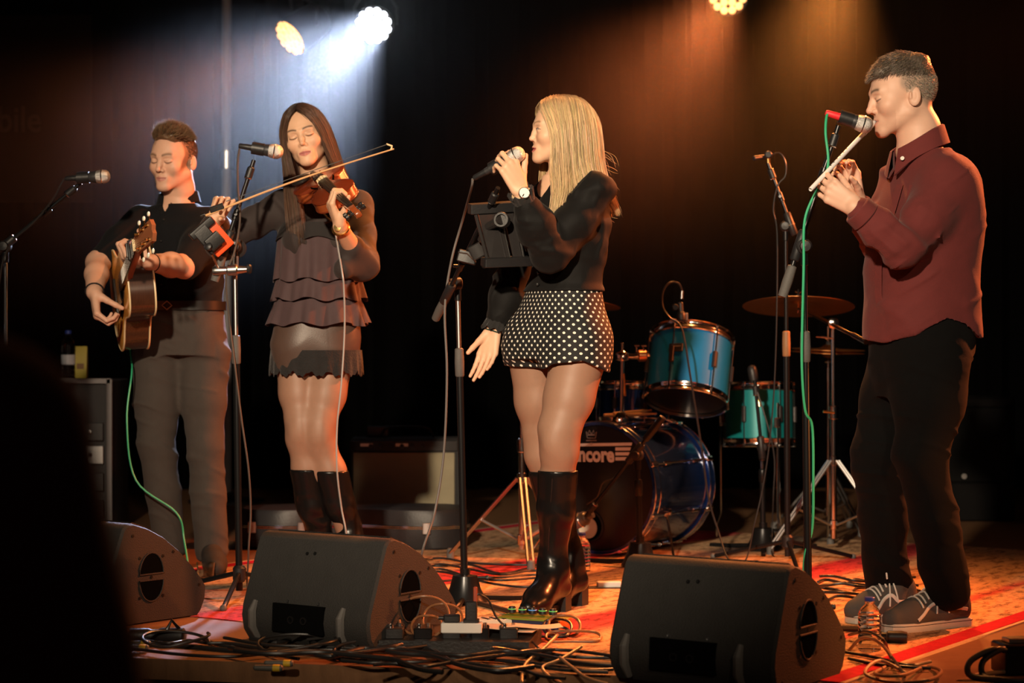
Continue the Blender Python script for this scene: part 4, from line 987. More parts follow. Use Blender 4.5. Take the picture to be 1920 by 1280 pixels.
def guitarist():
    D = 7.95; s = FPX/D
    def P(px, py, dy=0.): return A(px, py, D+dy)
    x = lambda px: P(px, 0)[0]
    t = thing('person', 'man with brown quiff playing the acoustic guitar in black shirt and grey trousers', 'person', (x(338), D, 0))
    o = P(325, 299, -.04); R = ry(3)@rz(24)@rx(10); sc = 1.02
    skin = (.62, .36, .25)
    B = Sdf(); add_head(B, o, R, sc)
    nb = P(334, 374, .03)
    B.chain([o+R@np.array([0, .022, -.06]), o+R@np.array([0, .026, -.12]), nb], [.060, .059, .066], k=.03)
    tor = [(.92, x(336), D, .155, .108, 14, 2.4), (.96, x(338), D, .168, .118, 14, 2.5), (1.06, x(343), D, .152, .112, 16, 2.5), (1.16, x(344), D, .155, .114, 18, 2.5), (1.28, x(340), D, .178, .122, 20, 2.4), (1.38, x(336), D, .190, .110, 20, 2.3), (1.43, x(334), D, .160, .080, 20, 2.2), (1.475, x(333), D, .075, .06, 20, 2)]
    B.loft(tor, k=.03, grow=-.014)
    Sr, Er, Wr = P(262, 420, -.02), P(184, 492, -.18), P(177, 548, -.40)
    Sl, El, Wl = P(398, 424, -.06), P(346, 499, -.27), P(280, 492, -.50)
    limb(B, [Sr, Er], [.054, .045]); limb(B, [Er, Er*.6+Wr*.4, Wr], [.045, .044, .031])
    limb(B, [Sl, El], [.054, .045]); limb(B, [El, El*.6+Wl*.4, Wl], [.046, .046, .031])
    dr = (.16, -.30, -.90); dl = (-.86, -.42, .18)
    add_hand(B, Wr, dr, (.92, .25, .05), {'i': (44, 62, 30), 'm': (50, 66, 32), 'r': (54, 66, 32), 'p': (56, 62, 32)}, (12, 48, 25), False, 1.05)
    add_hand(B, Wl, dl, (.30, .35, .85), {'i': (52, 84, 45), 'm': (56, 84, 45), 'r': (58, 82, 45), 'p': (56, 78, 42)}, (30, 55, 20), True, 1.05)
    Ha, Ka, Aa = P(296, 665, 0), P(293, 835, -.03), P(318, 1010, -.02)
    Hb, Kb, Ab = P(380, 665, 0), P(386, 835, -.03), P(396, 1014, -.02)
    for H_, K_, A_ in ((Ha, Ka, Aa), (Hb, Kb, Ab)): limb(B, [H_, K_, A_], [.070, .05, .04], k=.03)
    hc = head_color(o, R, sc, skin, lip=(.47, .20, .16), brow=(.16, .085, .045), lash=(.06, .035, .025), stub=.12,
                    hairc=(.10, .055, .03), hair_mask=lambda p: np.clip((p[:, 1]+.035+np.clip(.02-p[:, 2], 0, .1)*.55)/.012, 0, 1)*np.clip((p[:, 2]+.045)/.02, 0, 1)*(np.abs(p[:, 0]) > .035)*(np.abs(p[:, 0]) < .0785)*.75)
    zones = [(o-V3(.13, .13, .15), o+V3(.13, .13, .13)), hand_zone(Wl, dl), hand_zone(Wr, dr)]
    mesh_sdf('body', B, .008, SKIN, t, zones, .0024, hc)
    SH = cloth('black_shirt_cotton', (.0042, .0042, .0052), .9, .02, .2, spec=.25)
    Q = Sdf(); Q.loft([(1.03, x(341), D, .158, .120, 15, 2.5)]+[q for q in tor if q[0] > 1.04], k=.02, grow=.013)
    Q.chain([Sr+V3(.01,0,.01), Sr*.5+Er*.5, Sr*.1+Er*.9], [.074, .070, .064], k=.03); Q.chain([Sl+V3(-.01,0,.01), Sl*.5+El*.5, Sl*.06+El*.94], [.074, .072, .068], k=.03)
    Q.cone(nb, nb+V3(0,0,.1), .067, .074, k=.006, op='s'); ff = R@np.array([0, -1, 0]); Q.cone(nb+ff*.05+V3(0,0,.04), nb+ff*.11+V3(0,0,-.035), .035, .006, k=.006, op='s')
    mesh_sdf('shirt', Q, .0065, SH, t, disp=lambda v, n: folds(v, n, .018, 18, 51, (.5, .2, .7), 2.6, .22)+folds(v, n, .006, 46, 54, (.5, .2, -.7)))
    # collar
    co = MB(); fdir = Vector((ff[0], ff[1], 0)).normalized(); sd = Vector((-fdir.y, fdir.x, 0)); rings = []
    for rr, dz, fl in ((.068, .002, 0), (.073, .042, 0), (.079, .040, 0), (.090, -.004, 1), (.084, -.004, 1)):
        ring = []
        for k in range(33):
            a = math.radians(12+336*k/32); e = fdir*math.cos(a)+sd*math.sin(a); pt = .022*max(0, math.cos(a))**6 if fl else 0
            ring.append(Vector(nb)+e*(rr+.0)+Vector((0, 0, dz-pt-.018*max(0, math.cos(a))-.006))-fdir*.004)
        rings.append(ring)
    co.quad_strip_rings(rings+[rings[0]], False, wrap=False).build('collar', SH, t)
    for k in range(4):
        z = 1.40-.085*k; q = np.array([x(334), D, z])+rz(20)@np.array([-.004, -.128 if k else -.108, 0]); MB().sphere(q, .005, 8, 6).build('button', BLACK, t)
    TR = cloth('grey_trouser_twill', (.050, .040, .034), .9, .03, .35, 350)
    T = Sdf(); T.loft([(.86, x(337), D, .178, .126, 14, 2.5), (.96, x(338), D, .182, .130, 14, 2.6), (1.03, x(341), D, .168, .126, 15, 2.6), (1.068, x(342), D, .163, .123, 16, 2.6)], k=.03)
    for H_, K_, A_ in ((Ha, Ka, Aa), (Hb, Kb, Ab)): limb(T, [H_, H_*.5+K_*.5, K_, K_*.5+A_*.5, A_-V3(0, 0, .03)], [.105, .092, .074, .070, .068], k=.025)
    mesh_sdf('trousers', T, .006, TR, t, disp=lambda v, n: folds(v, n, .011, 20, 52, (.35, .1, .8), 2.6, .22)+folds(v, n, .006, 50, 55, (.3, .1, .9), 2.4, .2))
    b_ = MB(); rings = []
    for dz, g in ((-.018, .004), (-.018, .009), (.018, .009), (.018, .004)): rings.append([Vector((x(342), D, 1.062+dz))+Vector(rz(16)@np.array([math.copysign(abs(math.cos(a))**(2/2.5), math.cos(a))*(.166+g), math.copysign(abs(math.sin(a))**(2/2.5), math.sin(a))*(.126+g), 0])) for a in [2*PI*j/64 for j in range(64)]])
    b_.quad_strip_rings(rings+[rings[0]], False).build('belt', mat('black_belt_leather', (.012, .010, .009), .4), t)
    bq = Vector((x(342), D, 1.062))+Vector(rz(16)@np.array([0, -.138, 0])); MB().torus(bq, .021, .003, Vector(rz(16)@np.array([0, -1., 0])), 4, 6, sc=(1, .8)).build('buckle', BRUSH, t)
    SHOE = mat('dark_suede_shoe', (.022, .018, .016), .8)
    for A_, dx in ((Aa, -.03), (Ab, .05)):
        S = Sdf(); hl = A_.copy(); hl[2] = .05; hl[1] += .03; toe = hl+V3(dx, -.24, -.008); S.chain([A_+V3(0,0,-.01), hl+V3(0, 0, .02)], [.042, .040], k=.02); S.chain([hl, hl*.4+toe*.6, toe], [.040, .044, .034], k=.03); S.cone(A_+V3(0,-.02,-.03), hl*.45+toe*.55+V3(0,0,.02), .040, .034, k=.03)
        S.ell(toe*.5+hl*.5-V3(0,0,.099), (.4, .4, .06), k=.004, op='s'); b = mesh_sdf('shoe', S, .006, SHOE, t)
        fw = Vector((toe-hl)*V3(1,1,0)).normalized(); sdv = Vector((-fw.y, fw.x, 0)); MB().prism([(-.045, -.03), (.05, -.036), (.17, -.046), (.25, -.036), (.275, 0), (.25, .036), (.17, .046), (.05, .036), (-.045, .03)], .001, .022, (hl[0], hl[1], 0), fw, sdv).build('sole', SOLE, b)
    d = (Wl-El)/np.linalg.norm(Wl-El); MB().torus(Wl-d*.02, .033, .003, d, 24, 6).build('wristband', mat('dark_band', (.03, .015, .012), .6), t)
    d = (Wr-Er)/np.linalg.norm(Wr-Er); MB().torus(Wr-d*.01, .034, .0035, d, 24, 6).build('wristband', BLACK, t)
    # hair: short sides, swept quiff
    HM = hairmat2('brown_hair', .42); HQ = Sdf().local(o, R, sc)
    HQ.ell((0, .022, .042), (.0765, .096, .086), k=.01); HQ.ell((0, -.030, .098), (.058, .052, .030), k=.03); HQ.ell((.012, -.052, .098), (.044, .030, .024), k=.03); HQ.ell((0, .03, .105), (.055, .07, .026), k=.03)
    HQ.ell((0, -.085, .022), (.062, .052, .060), k=.012, op='s'); HQ.ell((0, -.02, -.060), (.2, .2, .062), k=.01, op='s')
    for sx in (1, -1): HQ.ell((sx*.080, .010, -.010), (.02, .030, .040), k=.006, op='s')
    HQ.ell((0, -.060, .0), (.2, .045, .028), k=.01, op='s')
    def hcol(v):
        p = (v-o)@R/sc; top = np.clip((p[:, 2]-.055)/.03, 0, 1)[:, None]; return np.array((.075, .042, .024))*(1-top)+np.array((.13, .075, .038))*top
    hp = mesh_sdf('hair', HQ, .003, HM, t, color=hcol, disp=lambda v, n: n*(.0014*wob(v, 260, 5)+.0008*wob(v, 600, 6)-.005)[:, None])
    v, q = short_hair(o, R, sc, lambda p: ((p[:, 2] > .070-.25*np.clip(p[:, 1], -.1, .0))*1.), lambda p: .015+.018*np.clip(-p[:, 1]/.06, 0, 1), 6500, lambda p, n: np.array([.5, -.1, .45])+n*.2+np.stack([np.sin(p[:, 1]*90), 0*p[:, 0], np.sin(p[:, 0]*80)], 1)*.3, .0009, 8, el=((0, .002, .046), (.074, .092, .086)))
    v2, q2 = short_hair(o, R, sc, lambda p: (p[:, 2] < .085)*(p[:, 2] > -.045+.03*(p[:, 1] < .03))*(p[:, 1] > -.028-.45*np.clip(p[:, 2], 0, .1))*1., lambda p: .005+0*p[:, 0], 5000, lambda p, n: np.array([0, .3, -.8])+n*.2, .0008, 18, el=((0, .018, .032), (.0745, .0955, .087)))
    cc_ = np.concatenate([strand_cols(len(v)//15, 5, (.20, .125, .07), 3, .4), strand_cols(len(v2)//15, 5, (.075, .042, .024), 4, .3)]); v, q = join_vq([(v, q), (v2, q2)])
    f = np_mesh('hair_tufts', v, q, HM, hp, cc_); f['kind'] = 'stuff'
    return dict(Wl=Wl, Wr=Wr, D=D, t=t)
GT = guitarist()

def flutist():
    D = 6.40; s = FPX/D
    def P(px, py, dy=0.): return A(px, py, D+dy)
    x = lambda px: P(px, 0)[0]
    t = thing('person', 'man in maroon shirt and black trousers playing a tin whistle', 'person', (x(1735), D, 0))
    o = P(1690, 180, .0); R = rz(84)@rx(9); sc = 1.05
    skin = (.64, .39, .28)
    B = Sdf(); add_head(B, o, R, sc, mouth=.0045)
    nb = P(1722, 284, .0)
    B.chain([o+R@np.array([0, .026, -.055])*sc, o+R@np.array([0, .040, -.11])*sc, nb], [.062, .062, .072], k=.03)
    tor = [(.90, x(1738), D, .150, .122, 64, 2.4), (.98, x(1732), D, .170, .150, 66, 2.4), (1.06, x(1728), D, .178, .160, 68, 2.4), (1.16, x(1728), D, .182, .160, 68, 2.4), (1.28, x(1738), D, .188, .148, 68, 2.4), (1.38, x(1745), D, .195, .128, 68, 2.3), (1.46, x(1742), D, .175, .092, 68, 2.2), (1.535, x(1730), D, .085, .065, 68, 2)]
    B.loft(tor, k=.03, grow=-.014)
    Sl, El, Wl = P(1784, 345, -.13), P(1692, 468, -.25), P(1602, 388, -.27)
    Sr, Er, Wr = P(1690, 345, .16), P(1650, 462, .17), P(1606, 380, .05)
    limb(B, [Sl, El], [.056, .045]); limb(B, [El, El*.6+Wl*.4, Wl], [.045, .043, .030])
    limb(B, [Sr, Er], [.052, .044]); limb(B, [Er, Er*.6+Wr*.4, Wr], [.044, .042, .030])
    dl = (-.72, .10, .52); dr = (-.25, -.02, .95)
    add_hand(B, Wl, dl, (.12, .95, .20), {'i': (40, 44, 20), 'm': (40, 44, 22), 'r': (40, 42, 22), 'p': (34, 36, 20)}, (26, 30, 10), True, 1.0)
    add_hand(B, Wr, dr, (-.62, -.78, .15), {'i': (30, 46, 24), 'm': (34, 50, 24), 'r': (36, 52, 26), 'p': (34, 46, 24)}, (28, 40, 14), False, 1.0)
    Ha, Ka, Aa = P(1700, 650, .10), P(1645, 850, .08), P(1666, 1092, .20)      # far leg
    Hb, Kb, Ab = P(1735, 650, -.09), P(1728, 850, -.12), P(1776, 1096, -.05)   # near leg
    for H_, K_, A_ in ((Ha, Ka, Aa), (Hb, Kb, Ab)): limb(B, [H_, K_, A_], [.09, .06, .045], k=.03)
    hc = head_color(o, R, sc, skin, lip=(.50, .24, .19), brow=(.10, .07, .05), lash=(.05, .035, .03), stub=.22, open_=0,
                    hairc=(.20, .165, .13), hair_mask=lambda p: np.clip((p[:, 1]+.030-np.clip(p[:, 2]-.02, -.02, 1)*.2)/.012, 0, 1)*np.clip((p[:, 2]+.030+np.clip(p[:, 1]-.03, -.1, .055)*.85)/.02, 0, 1)*(np.abs(p[:, 0]) < .0785)*.6)
    zones = [(o-V3(.14, .13, .15), o+V3(.13, .13, .13)), hand_zone(Wl, dl), hand_zone(Wr, dr)]
    mesh_sdf('body', B, .008, SKIN, t, zones, .0024, hc)
    SH = cloth('maroon_shirt_cotton', (.120, .0175, .0165), .88, .06, .25, 420)
    Q = Sdf(); Q.loft([(.88, x(1729), D, .176, .162, 66, 2.4), (.96, x(1727), D, .178, .166, 66, 2.4)]+[q for q in tor if q[0] > 1.0], k=.02, grow=.014)
    Q.chain([Sl+V3(-.01,.02,.01), Sl*.5+El*.5, El], [.086, .074, .066], k=.04); Q.chain([El, El*.5+Wl*.5, El*.12+Wl*.88], [.064, .058, .046], k=.025)
    Q.chain([Sr+V3(.01,-.02,.01), Sr*.5+Er*.5, Er], [.080, .070, .062], k=.04); Q.chain([Er, Er*.5+Wr*.5, Er*.14+Wr*.86], [.060, .056, .044], k=.025)
    for k in range(6):      # creases fanning out of the bent elbow
        f = .04+.105*k; c_ = El*(1-f)+Wl*f; ax_ = (Wl-El)/np.linalg.norm(Wl-El); up_ = np.cross(ax_, V3(0, 1, 0)); up_ /= np.linalg.norm(up_)
        rr = .064-.012*f; p_ = [c_+ax_*(.030-.012*j*(1+.3*k))*.6+(up_*math.cos(a)*rr+V3(0, -1, 0)*math.sin(a)*rr) for j, a in enumerate((.5, 1.1, 1.7, 2.4))]
        Q.chain(p_, [.004, .0075, .0085, .006], k=.016)
    for k in range(4):      # pull folds from the armpit
        a0 = Sl+V3(-.055, -.045, -.05-.02*k); b0 = Sl*.45+El*.55+V3(-.03+.022*k, -.062, .03-.03*k); Q.chain([a0, a0*.5+b0*.5+V3(0, -.012, .008), b0], [.006, .008, .004], k=.018)
    f68 = rz(66); fd = f68@np.array([0, -1., 0])
    Q.cone(nb, nb+V3(-.03,0,.12), .076, .090, k=.006, op='s'); Q.cone(nb+fd*.06+V3(0,0,.05), nb+fd*.12+V3(0,0,-.02), .04, .008, k=.006, op='s')
    hx = [x(q) for q in (1560, 1619, 1648, 1690, 1754, 1790, 1823, 1880)]; hzs = [A(0, q, D)[2] for q in (634, 637, 643, 628, 601, 612, 634, 636)]
    def cut(xs, ys, zs):
        return np.broadcast_to((np.interp(xs, hx, hzs)[:, None, None]-zs[None, None, :]), (len(xs), len(ys), len(zs))).astype(np.float32)
    def sf(v, n):
        d = folds(v, n, .012, 22, 61, (.55, .1, .7), 2.6, .20)+folds(v, n, .006, 48, 64, (.5, .1, -.7), 2.4, .25); el = np.exp(-(np.linalg.norm(v-(El*.75+Wl*.25), axis=1)/.10)**2)
        return d+folds(v, n, .016, 46, 62, (.75, .2, -.5), 2.6, .2)*el[:, None]
    mesh_sdf('shirt', Q, .006, SH, t, disp=sf, sub=cut)
    # cuffs, collar, buttons, pocket
    for E_, W_, r0 in ((El, Wl, .049), (Er, Wr, .046)):
        d = Vector((W_-E_)/np.linalg.norm(W_-E_)); a = Vector(E_*.26+W_*.74); b_ = Vector(E_*.05+W_*.95)
        MB().tube([a, a+d*.004, b_-d*.003, b_, b_-d*.002, a+d*.01], [r0-.002, r0+.003, r0, r0-.003, r0-.007, r0-.008], 28).build('cuff', SH, t)
    sd = Vector((-fd[1], fd[0], 0)); fv = Vector(fd); rings = []
    tl = Vector((.28, 0, 0))
    for rr, dz, fl in ((.076, -.012, 0), (.079, .046, 0), (.086, .044, 0), (.104, -.014, 1), (.097, -.016, 1)):
        ring = []
        for k in range(41):
            a = math.radians(10+340*k/40); e = fv*math.cos(a)+sd*math.sin(a); c_ = max(0, math.cos(a))
            ring.append(Vector(nb)+e*rr+Vector((0, 0, dz-(.030*c_**5 if fl else 0)+e.x*.42*.09-.012*c_))+Vector((-.004, 0, .004)))
        rings.append(ring)
    MB().quad_strip_rings(rings+[rings[0]], False, wrap=False).build('collar', SH, t)
    BT = mat('pale_shirt_button', (.75, .70, .64), .3)
    def shirt_front(z, dx=-.0, out=.0):
        c = np.interp(z, [q[0] for q in tor], [q[1] for q in tor]); ry_ = np.interp(z, [q[0] for q in tor], [q[4] for q in tor])+.014+out
        rx_ = np.interp(z, [q[0] for q in tor], [q[3] for q in tor])+.014; th = dx
        return np.array([c, D, z])+f68@np.array([math.sin(th)*rx_, -math.cos(th)*ry_, 0])
    for py in (312, 476, 531, 586):
        q = shirt_front(A(0, py, D)[2], .10, .004); MB().lathe([(.0065, 0), (.0065, .0025), (.004, .003), (0, .002)], q, fd, 12).build('button', BT, t)
    q = nb+np.array(fd)*.085+np.array(sd)*-.055+V3(0, 0, -.024)
    MB().lathe([(.0065, 0), (.0065, .0025), (0, .003)], Vector(nb)+fv*.088+Vector((.012, -.052, -.030)), (-.4, -.9, .2), 12).build('button', BT, t)
    pk = [[shirt_front(A(0, py, D)[2], .34+.052*u, .008+.0*v) for u in range(9)] for v, py in enumerate((352, 354, 372, 395, 415))]
    MB().quad_strip_rings(pk, False, wrap=False).build('pocket', SH, t)
    pl_ = [[shirt_front(z, th, .006+.002*(k in (1, 2))) for k, th in enumerate((.02, .025, .175, .18))] for z in np.linspace(.92, 1.42, 24)]
    MB().quad_strip_rings(pl_, False, wrap=False).build('placket', SH, t)
    T = Sdf(); T.loft([(.74, x(1712), D, .112, .125, 66, 2.4), (.84, x(1720), D, .145, .150, 66, 2.4), (.92, x(1728), D, .165, .160, 66, 2.4), (1.0, x(1730), D, .164, .152, 66, 2.4), (1.06, x(1729), D, .160, .148, 66, 2.4)], k=.03)
    limb(T, [Ha, Ha*.5+Ka*.5, Ka, Ka*.5+Aa*.5, Aa-V3(0, 0, .02)], [.122, .106, .088, .080, .074], k=.03)
    limb(T, [Hb+V3(.01,0,-.02), Hb*.5+Kb*.5+V3(.012,0,0), Kb, Kb*.5+Ab*.5, Ab-V3(0, 0, .02)], [.128, .112, .088, .080, .072], k=.03)
    mesh_sdf('trousers', T, .0065, DENIM_BLACK, t, disp=lambda v, n: folds(v, n, .013, 19, 63, (.45, .1, .8), 2.4, .22)+folds(v, n, .007, 46, 65, (.3, .1, .9), 2.4, .2))
    # skate shoes
    CV = mat('grey_canvas', (.085, .075, .068), .9, bump=.4, bscale=500); WS = mat('white_shoe_rubber', (.62, .56, .48), .55, bump=.1); ST = mat('white_shoe_stripe', (.70, .66, .60), .6); LC = mat('white_shoelace', (.72, .68, .62), .8)
    for A_, hp_, tp_ in ((Aa, on_floor(1715, 1164), on_floor(1594, 1172)), (Ab, on_floor(1818, 1176), on_floor(1663, 1190))):
        h = np.array(hp_)+V3(0, .045, 0); tp = np.array(tp_)+V3(0, .03, 0); fw = (tp-h); Ln = np.linalg.norm(fw); fw /= Ln; sdv = np.array([-fw[1], fw[0], 0]); up = V3(0, 0, 1)
        fr = lambda a, b, c: h+fw*a*Ln+sdv*b+up*c
        S = Sdf(); S.chain([fr(.10, 0, .055), fr(.35, 0, .055), fr(.72, 0, .045), fr(.90, 0, .042)], [.040, .042, .046, .036], k=.03); S.chain([fr(.12, 0, .095), fr(.36, 0, .100), fr(.62, 0, .066)], [.038, .038, .036], k=.03); S.chain([fr(.14, 0, .12), fr(.26, 0, .13)], [.035, .038], k=.02)
        S.ell(fr(.19, 0, .165), (.05, .05, .038), k=.006, op='s'); S.ell(fr(.5, 0, -.07), (.5, .5, .095), k=.003, op='s')
        b = mesh_sdf('shoe', S, .0042, CV, t); rt = t.location
        out = [(.0, .0, ), (.005, .026), (.06, .040), (.35, .042), (.70, .052), (.88, .046), (.97, .028), (1.0, .0)]; ol = [(a*Ln, w_) for a, w_ in out]+[(a*Ln, -w_) for a, w_ in reversed(out[1:-1])]
        so = MB(); so.quad_strip_rings([[Vector(h)+Vector(fw)*(a*g-(g-1)*Ln*.5)+Vector(sdv)*w_*g+Vector((0, 0, z)) for a, w_ in ol] for z, g in ((.001, .99), (.004, 1.02), (.026, 1.02), (.031, .98))]); so.build('sole', WS, b)
        so2 = MB(); so2.quad_strip_rings([[Vector(h)+Vector(fw)*(a*1.025-.0125*Ln)+Vector(sdv)*w_*1.026+Vector((0, 0, z)) for a, w_ in ol] for z in (.0225, .0245)]); so2.build('foxing_line', BLACK, b)
        for sg in (1, -1):
            wv = [(.10, .060), (.22, .068), (.36, .070), (.47, .094), (.56, .088), (.66, .060), (.74, .040)]
            pts = snap(b, catmull([fr(a, sg*.06, c) for a, c in wv], 5), .0006, rt)
            MB().tube(pts, .0058, 6, flat=.4, up=tuple(sdv)).build('side_stripe', ST, b)
        for k in range(5):
            a = .42+.055*k; z = .138-.0155*k
            MB().tube(snap(b, catmull([fr(a, -.030, z-.006), fr(a+.005, 0, z+.02), fr(a+.02, .030, z-.008)], 4), .0018, rt), .0032, 6).build('lace', LC, b)
        tq_ = snap(b, [fr(.42, 0, .2)], .004, rt)[0]; MB().tube(catmull([tq_+Vector(fw*a_)+Vector(sdv*b_)+Vector((0, 0, c_)) for a_, b_, c_ in ((0, 0, 0), (.01, -.025, .018), (-.02, -.05, -.006), (0, 0, .004), (.02, .025, .020), (.035, .05, -.008), (0, 0, .003))], 5), .0030, 6).build('lace_bow', LC, b)
        for dx_ in (.02, -.05):
            for sg in (1, -1): MB().tube(snap(b, catmull([fr(.40, 0, .17), fr(.46+dx_, sg*.045, .12), fr(.46+dx_*2, sg*.06, .055)], 5), .003, rt), .0028, 6).build('lace', LC, b)
    # hair: textured crop with faded sides
    HM = hairmat2('greying_brown_hair', .5); HQ = Sdf().local(o, R, sc)
    HQ.ell((0, .020, .040), (.0755, .0965, .084), k=.01); HQ.ell((0, -.030, .090), (.058, .056, .024), k=.03); HQ.ell((0, .045, .100), (.058, .060, .028), k=.03); HQ.ell((0, -.068, .074), (.050, .024, .018), k=.02)
    HQ.ell((0, -.098, .022), (.066, .052, .046), k=.010, op='s')
    HQ.ell((0, -.045, -.075), (.2, .105, .098), k=.02, op='s'); HQ.ell((0, -.03, -.085), (.2, .2, .06), k=.01, op='s')
    for sx in (1, -1): HQ.ell((sx*.080, .014, -.012), (.02, .030, .036), k=.006, op='s')
    def hcol(v):
        p = (v-o)@R/sc; tp_ = np.clip((p[:, 2]-.05)/.04, 0, 1)[:, None]; n_ = (1+.25*wob(v, 150, 3))[:, None]; return (np.array((.21, .175, .135))*(1-tp_)+np.array((.085, .062, .045))*tp_)*n_
    hp = mesh_sdf('hair', HQ, .003, HM, t, color=hcol, disp=lambda v, n: n*(.0012*wob(v, 240, 7)+.0008*wob(v, 600, 8)-.005)[:, None])
    v, q = short_hair(o, R, sc, lambda p: ((p[:, 2] > .062-.12*np.clip(p[:, 1]+.03, 0, .2))*1.), lambda p: .011+.005*np.clip(-p[:, 1]/.06, 0, 1), 6500, lambda p, n: np.array([0, -.8, -.35])+n*.10+np.stack([np.sin(p[:, 1]*90), 0*p[:, 0], np.sin(p[:, 0]*80)], 1)*.25, .0008, 9, el=((0, .014, .046), (.0765, .098, .087)))
    v2, q2 = short_hair(o, R, sc, lambda p: (p[:, 2] < .085)*(p[:, 2] > -.062+.045*(p[:, 1] < .045)+.02*(p[:, 1] < .0))*(p[:, 1] > -.030-.3*np.clip(p[:, 2], 0, .1))*1., lambda p: .0045+0*p[:, 0], 6500, lambda p, n: np.array([0, .4, -.8])+n*.2, .0008, 19, el=((0, .018, .030), (.0745, .0955, .087)))
    cc_ = np.concatenate([strand_cols(len(v)//15, 5, (.13, .10, .075), 5, .4), strand_cols(len(v2)//15, 5, (.24, .20, .155), 6, .3)]); v, q = join_vq([(v, q), (v2, q2)])
    f = np_mesh('hair_tufts', v, q, HM, hp, cc_); f['kind'] = 'stuff'
    return dict(Wl=Wl, Wr=Wr, o=o, R=R, D=D, t=t)
FL_ = flutist()

def onlooker():
    D = 1.62
    t = thing('person', 'dark blurred onlooker in a dark red coat close to the lens at lower left', 'person', (-.57, D, HALL))
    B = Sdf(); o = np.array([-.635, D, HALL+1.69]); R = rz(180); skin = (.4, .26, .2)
    add_head(B, o, R, 1.0); B.chain([o+V3(0,0,-.06), o+V3(0,.02,-.18)], [.058, .066], k=.03)
    z0 = HALL
    B.loft([(z0+.80, -.635, D, .17, .12, 180, 2.4), (z0+1.1, -.635, D, .16, .12, 180, 2.4), (z0+1.35, -.635, D, .19, .12, 180, 2.4), (z0+1.46, -.635, D, .12, .07, 180, 2.2)], k=.03)
    for sx in (1, -1):
        S_ = np.array([-.635+sx*.19, D, z0+1.385]); E_ = S_+V3(sx*.05, .02, -.30); W_ = E_+V3(-sx*.02, .10, -.24)
        B.chain([S_, E_, W_], [.05, .042, .03]); B.ell(W_+V3(0, .03, -.07), (.03, .02, .07), k=.01)
        B.chain([(-.635+sx*.09, D, z0+.85), (-.635+sx*.10, D, z0+.45), (-.635+sx*.10, D, z0+.09)], [.09, .06, .045]); B.cone((-.635+sx*.10, D, z0+.045), (-.635+sx*.11, D+.18, z0+.04), .042, .038)
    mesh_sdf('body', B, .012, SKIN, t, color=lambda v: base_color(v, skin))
    C = Sdf(); C.loft([(z0+.55, -.635, D, .235, .17, 180, 2.3), (z0+.9, -.635, D, .225, .165, 180, 2.3), (z0+1.2, -.635, D, .215, .16, 180, 2.3), (z0+1.37, -.635, D, .20, .14, 180, 2.2), (z0+1.48, -.635, D, .135, .095, 180, 2.0), (z0+1.54, -.635, D, .08, .07, 180, 2.0)])
    for sx in (1, -1):
        S_ = np.array([-.635+sx*.205, D, z0+1.385]); E_ = S_+V3(sx*.075, .02, -.29); W_ = E_+V3(sx*.02, .06, -.26); C.chain([S_, E_, W_], [.090, .078, .066], k=.04)
    CO = cloth('dark_red_coat_wool', (.16, .02, .02), .95, .3, .4, 300); mesh_sdf('coat', C, .011, CO, t, disp=lambda v, n: folds(v, n, .016, 16, 71, (.3, .1, .8)))
    T = Sdf()
    for sx in (1, -1): T.chain([(-.635+sx*.09, D, z0+.80), (-.635+sx*.10, D, z0+.45), (-.635+sx*.10, D, z0+.10)], [.115, .085, .075], k=.03)
    mesh_sdf('trousers', T, .012, DENIM_BLACK, t)
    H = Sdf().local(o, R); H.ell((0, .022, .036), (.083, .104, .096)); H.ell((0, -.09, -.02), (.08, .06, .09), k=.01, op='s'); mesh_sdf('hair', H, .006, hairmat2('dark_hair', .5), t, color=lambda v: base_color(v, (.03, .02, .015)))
onlooker()
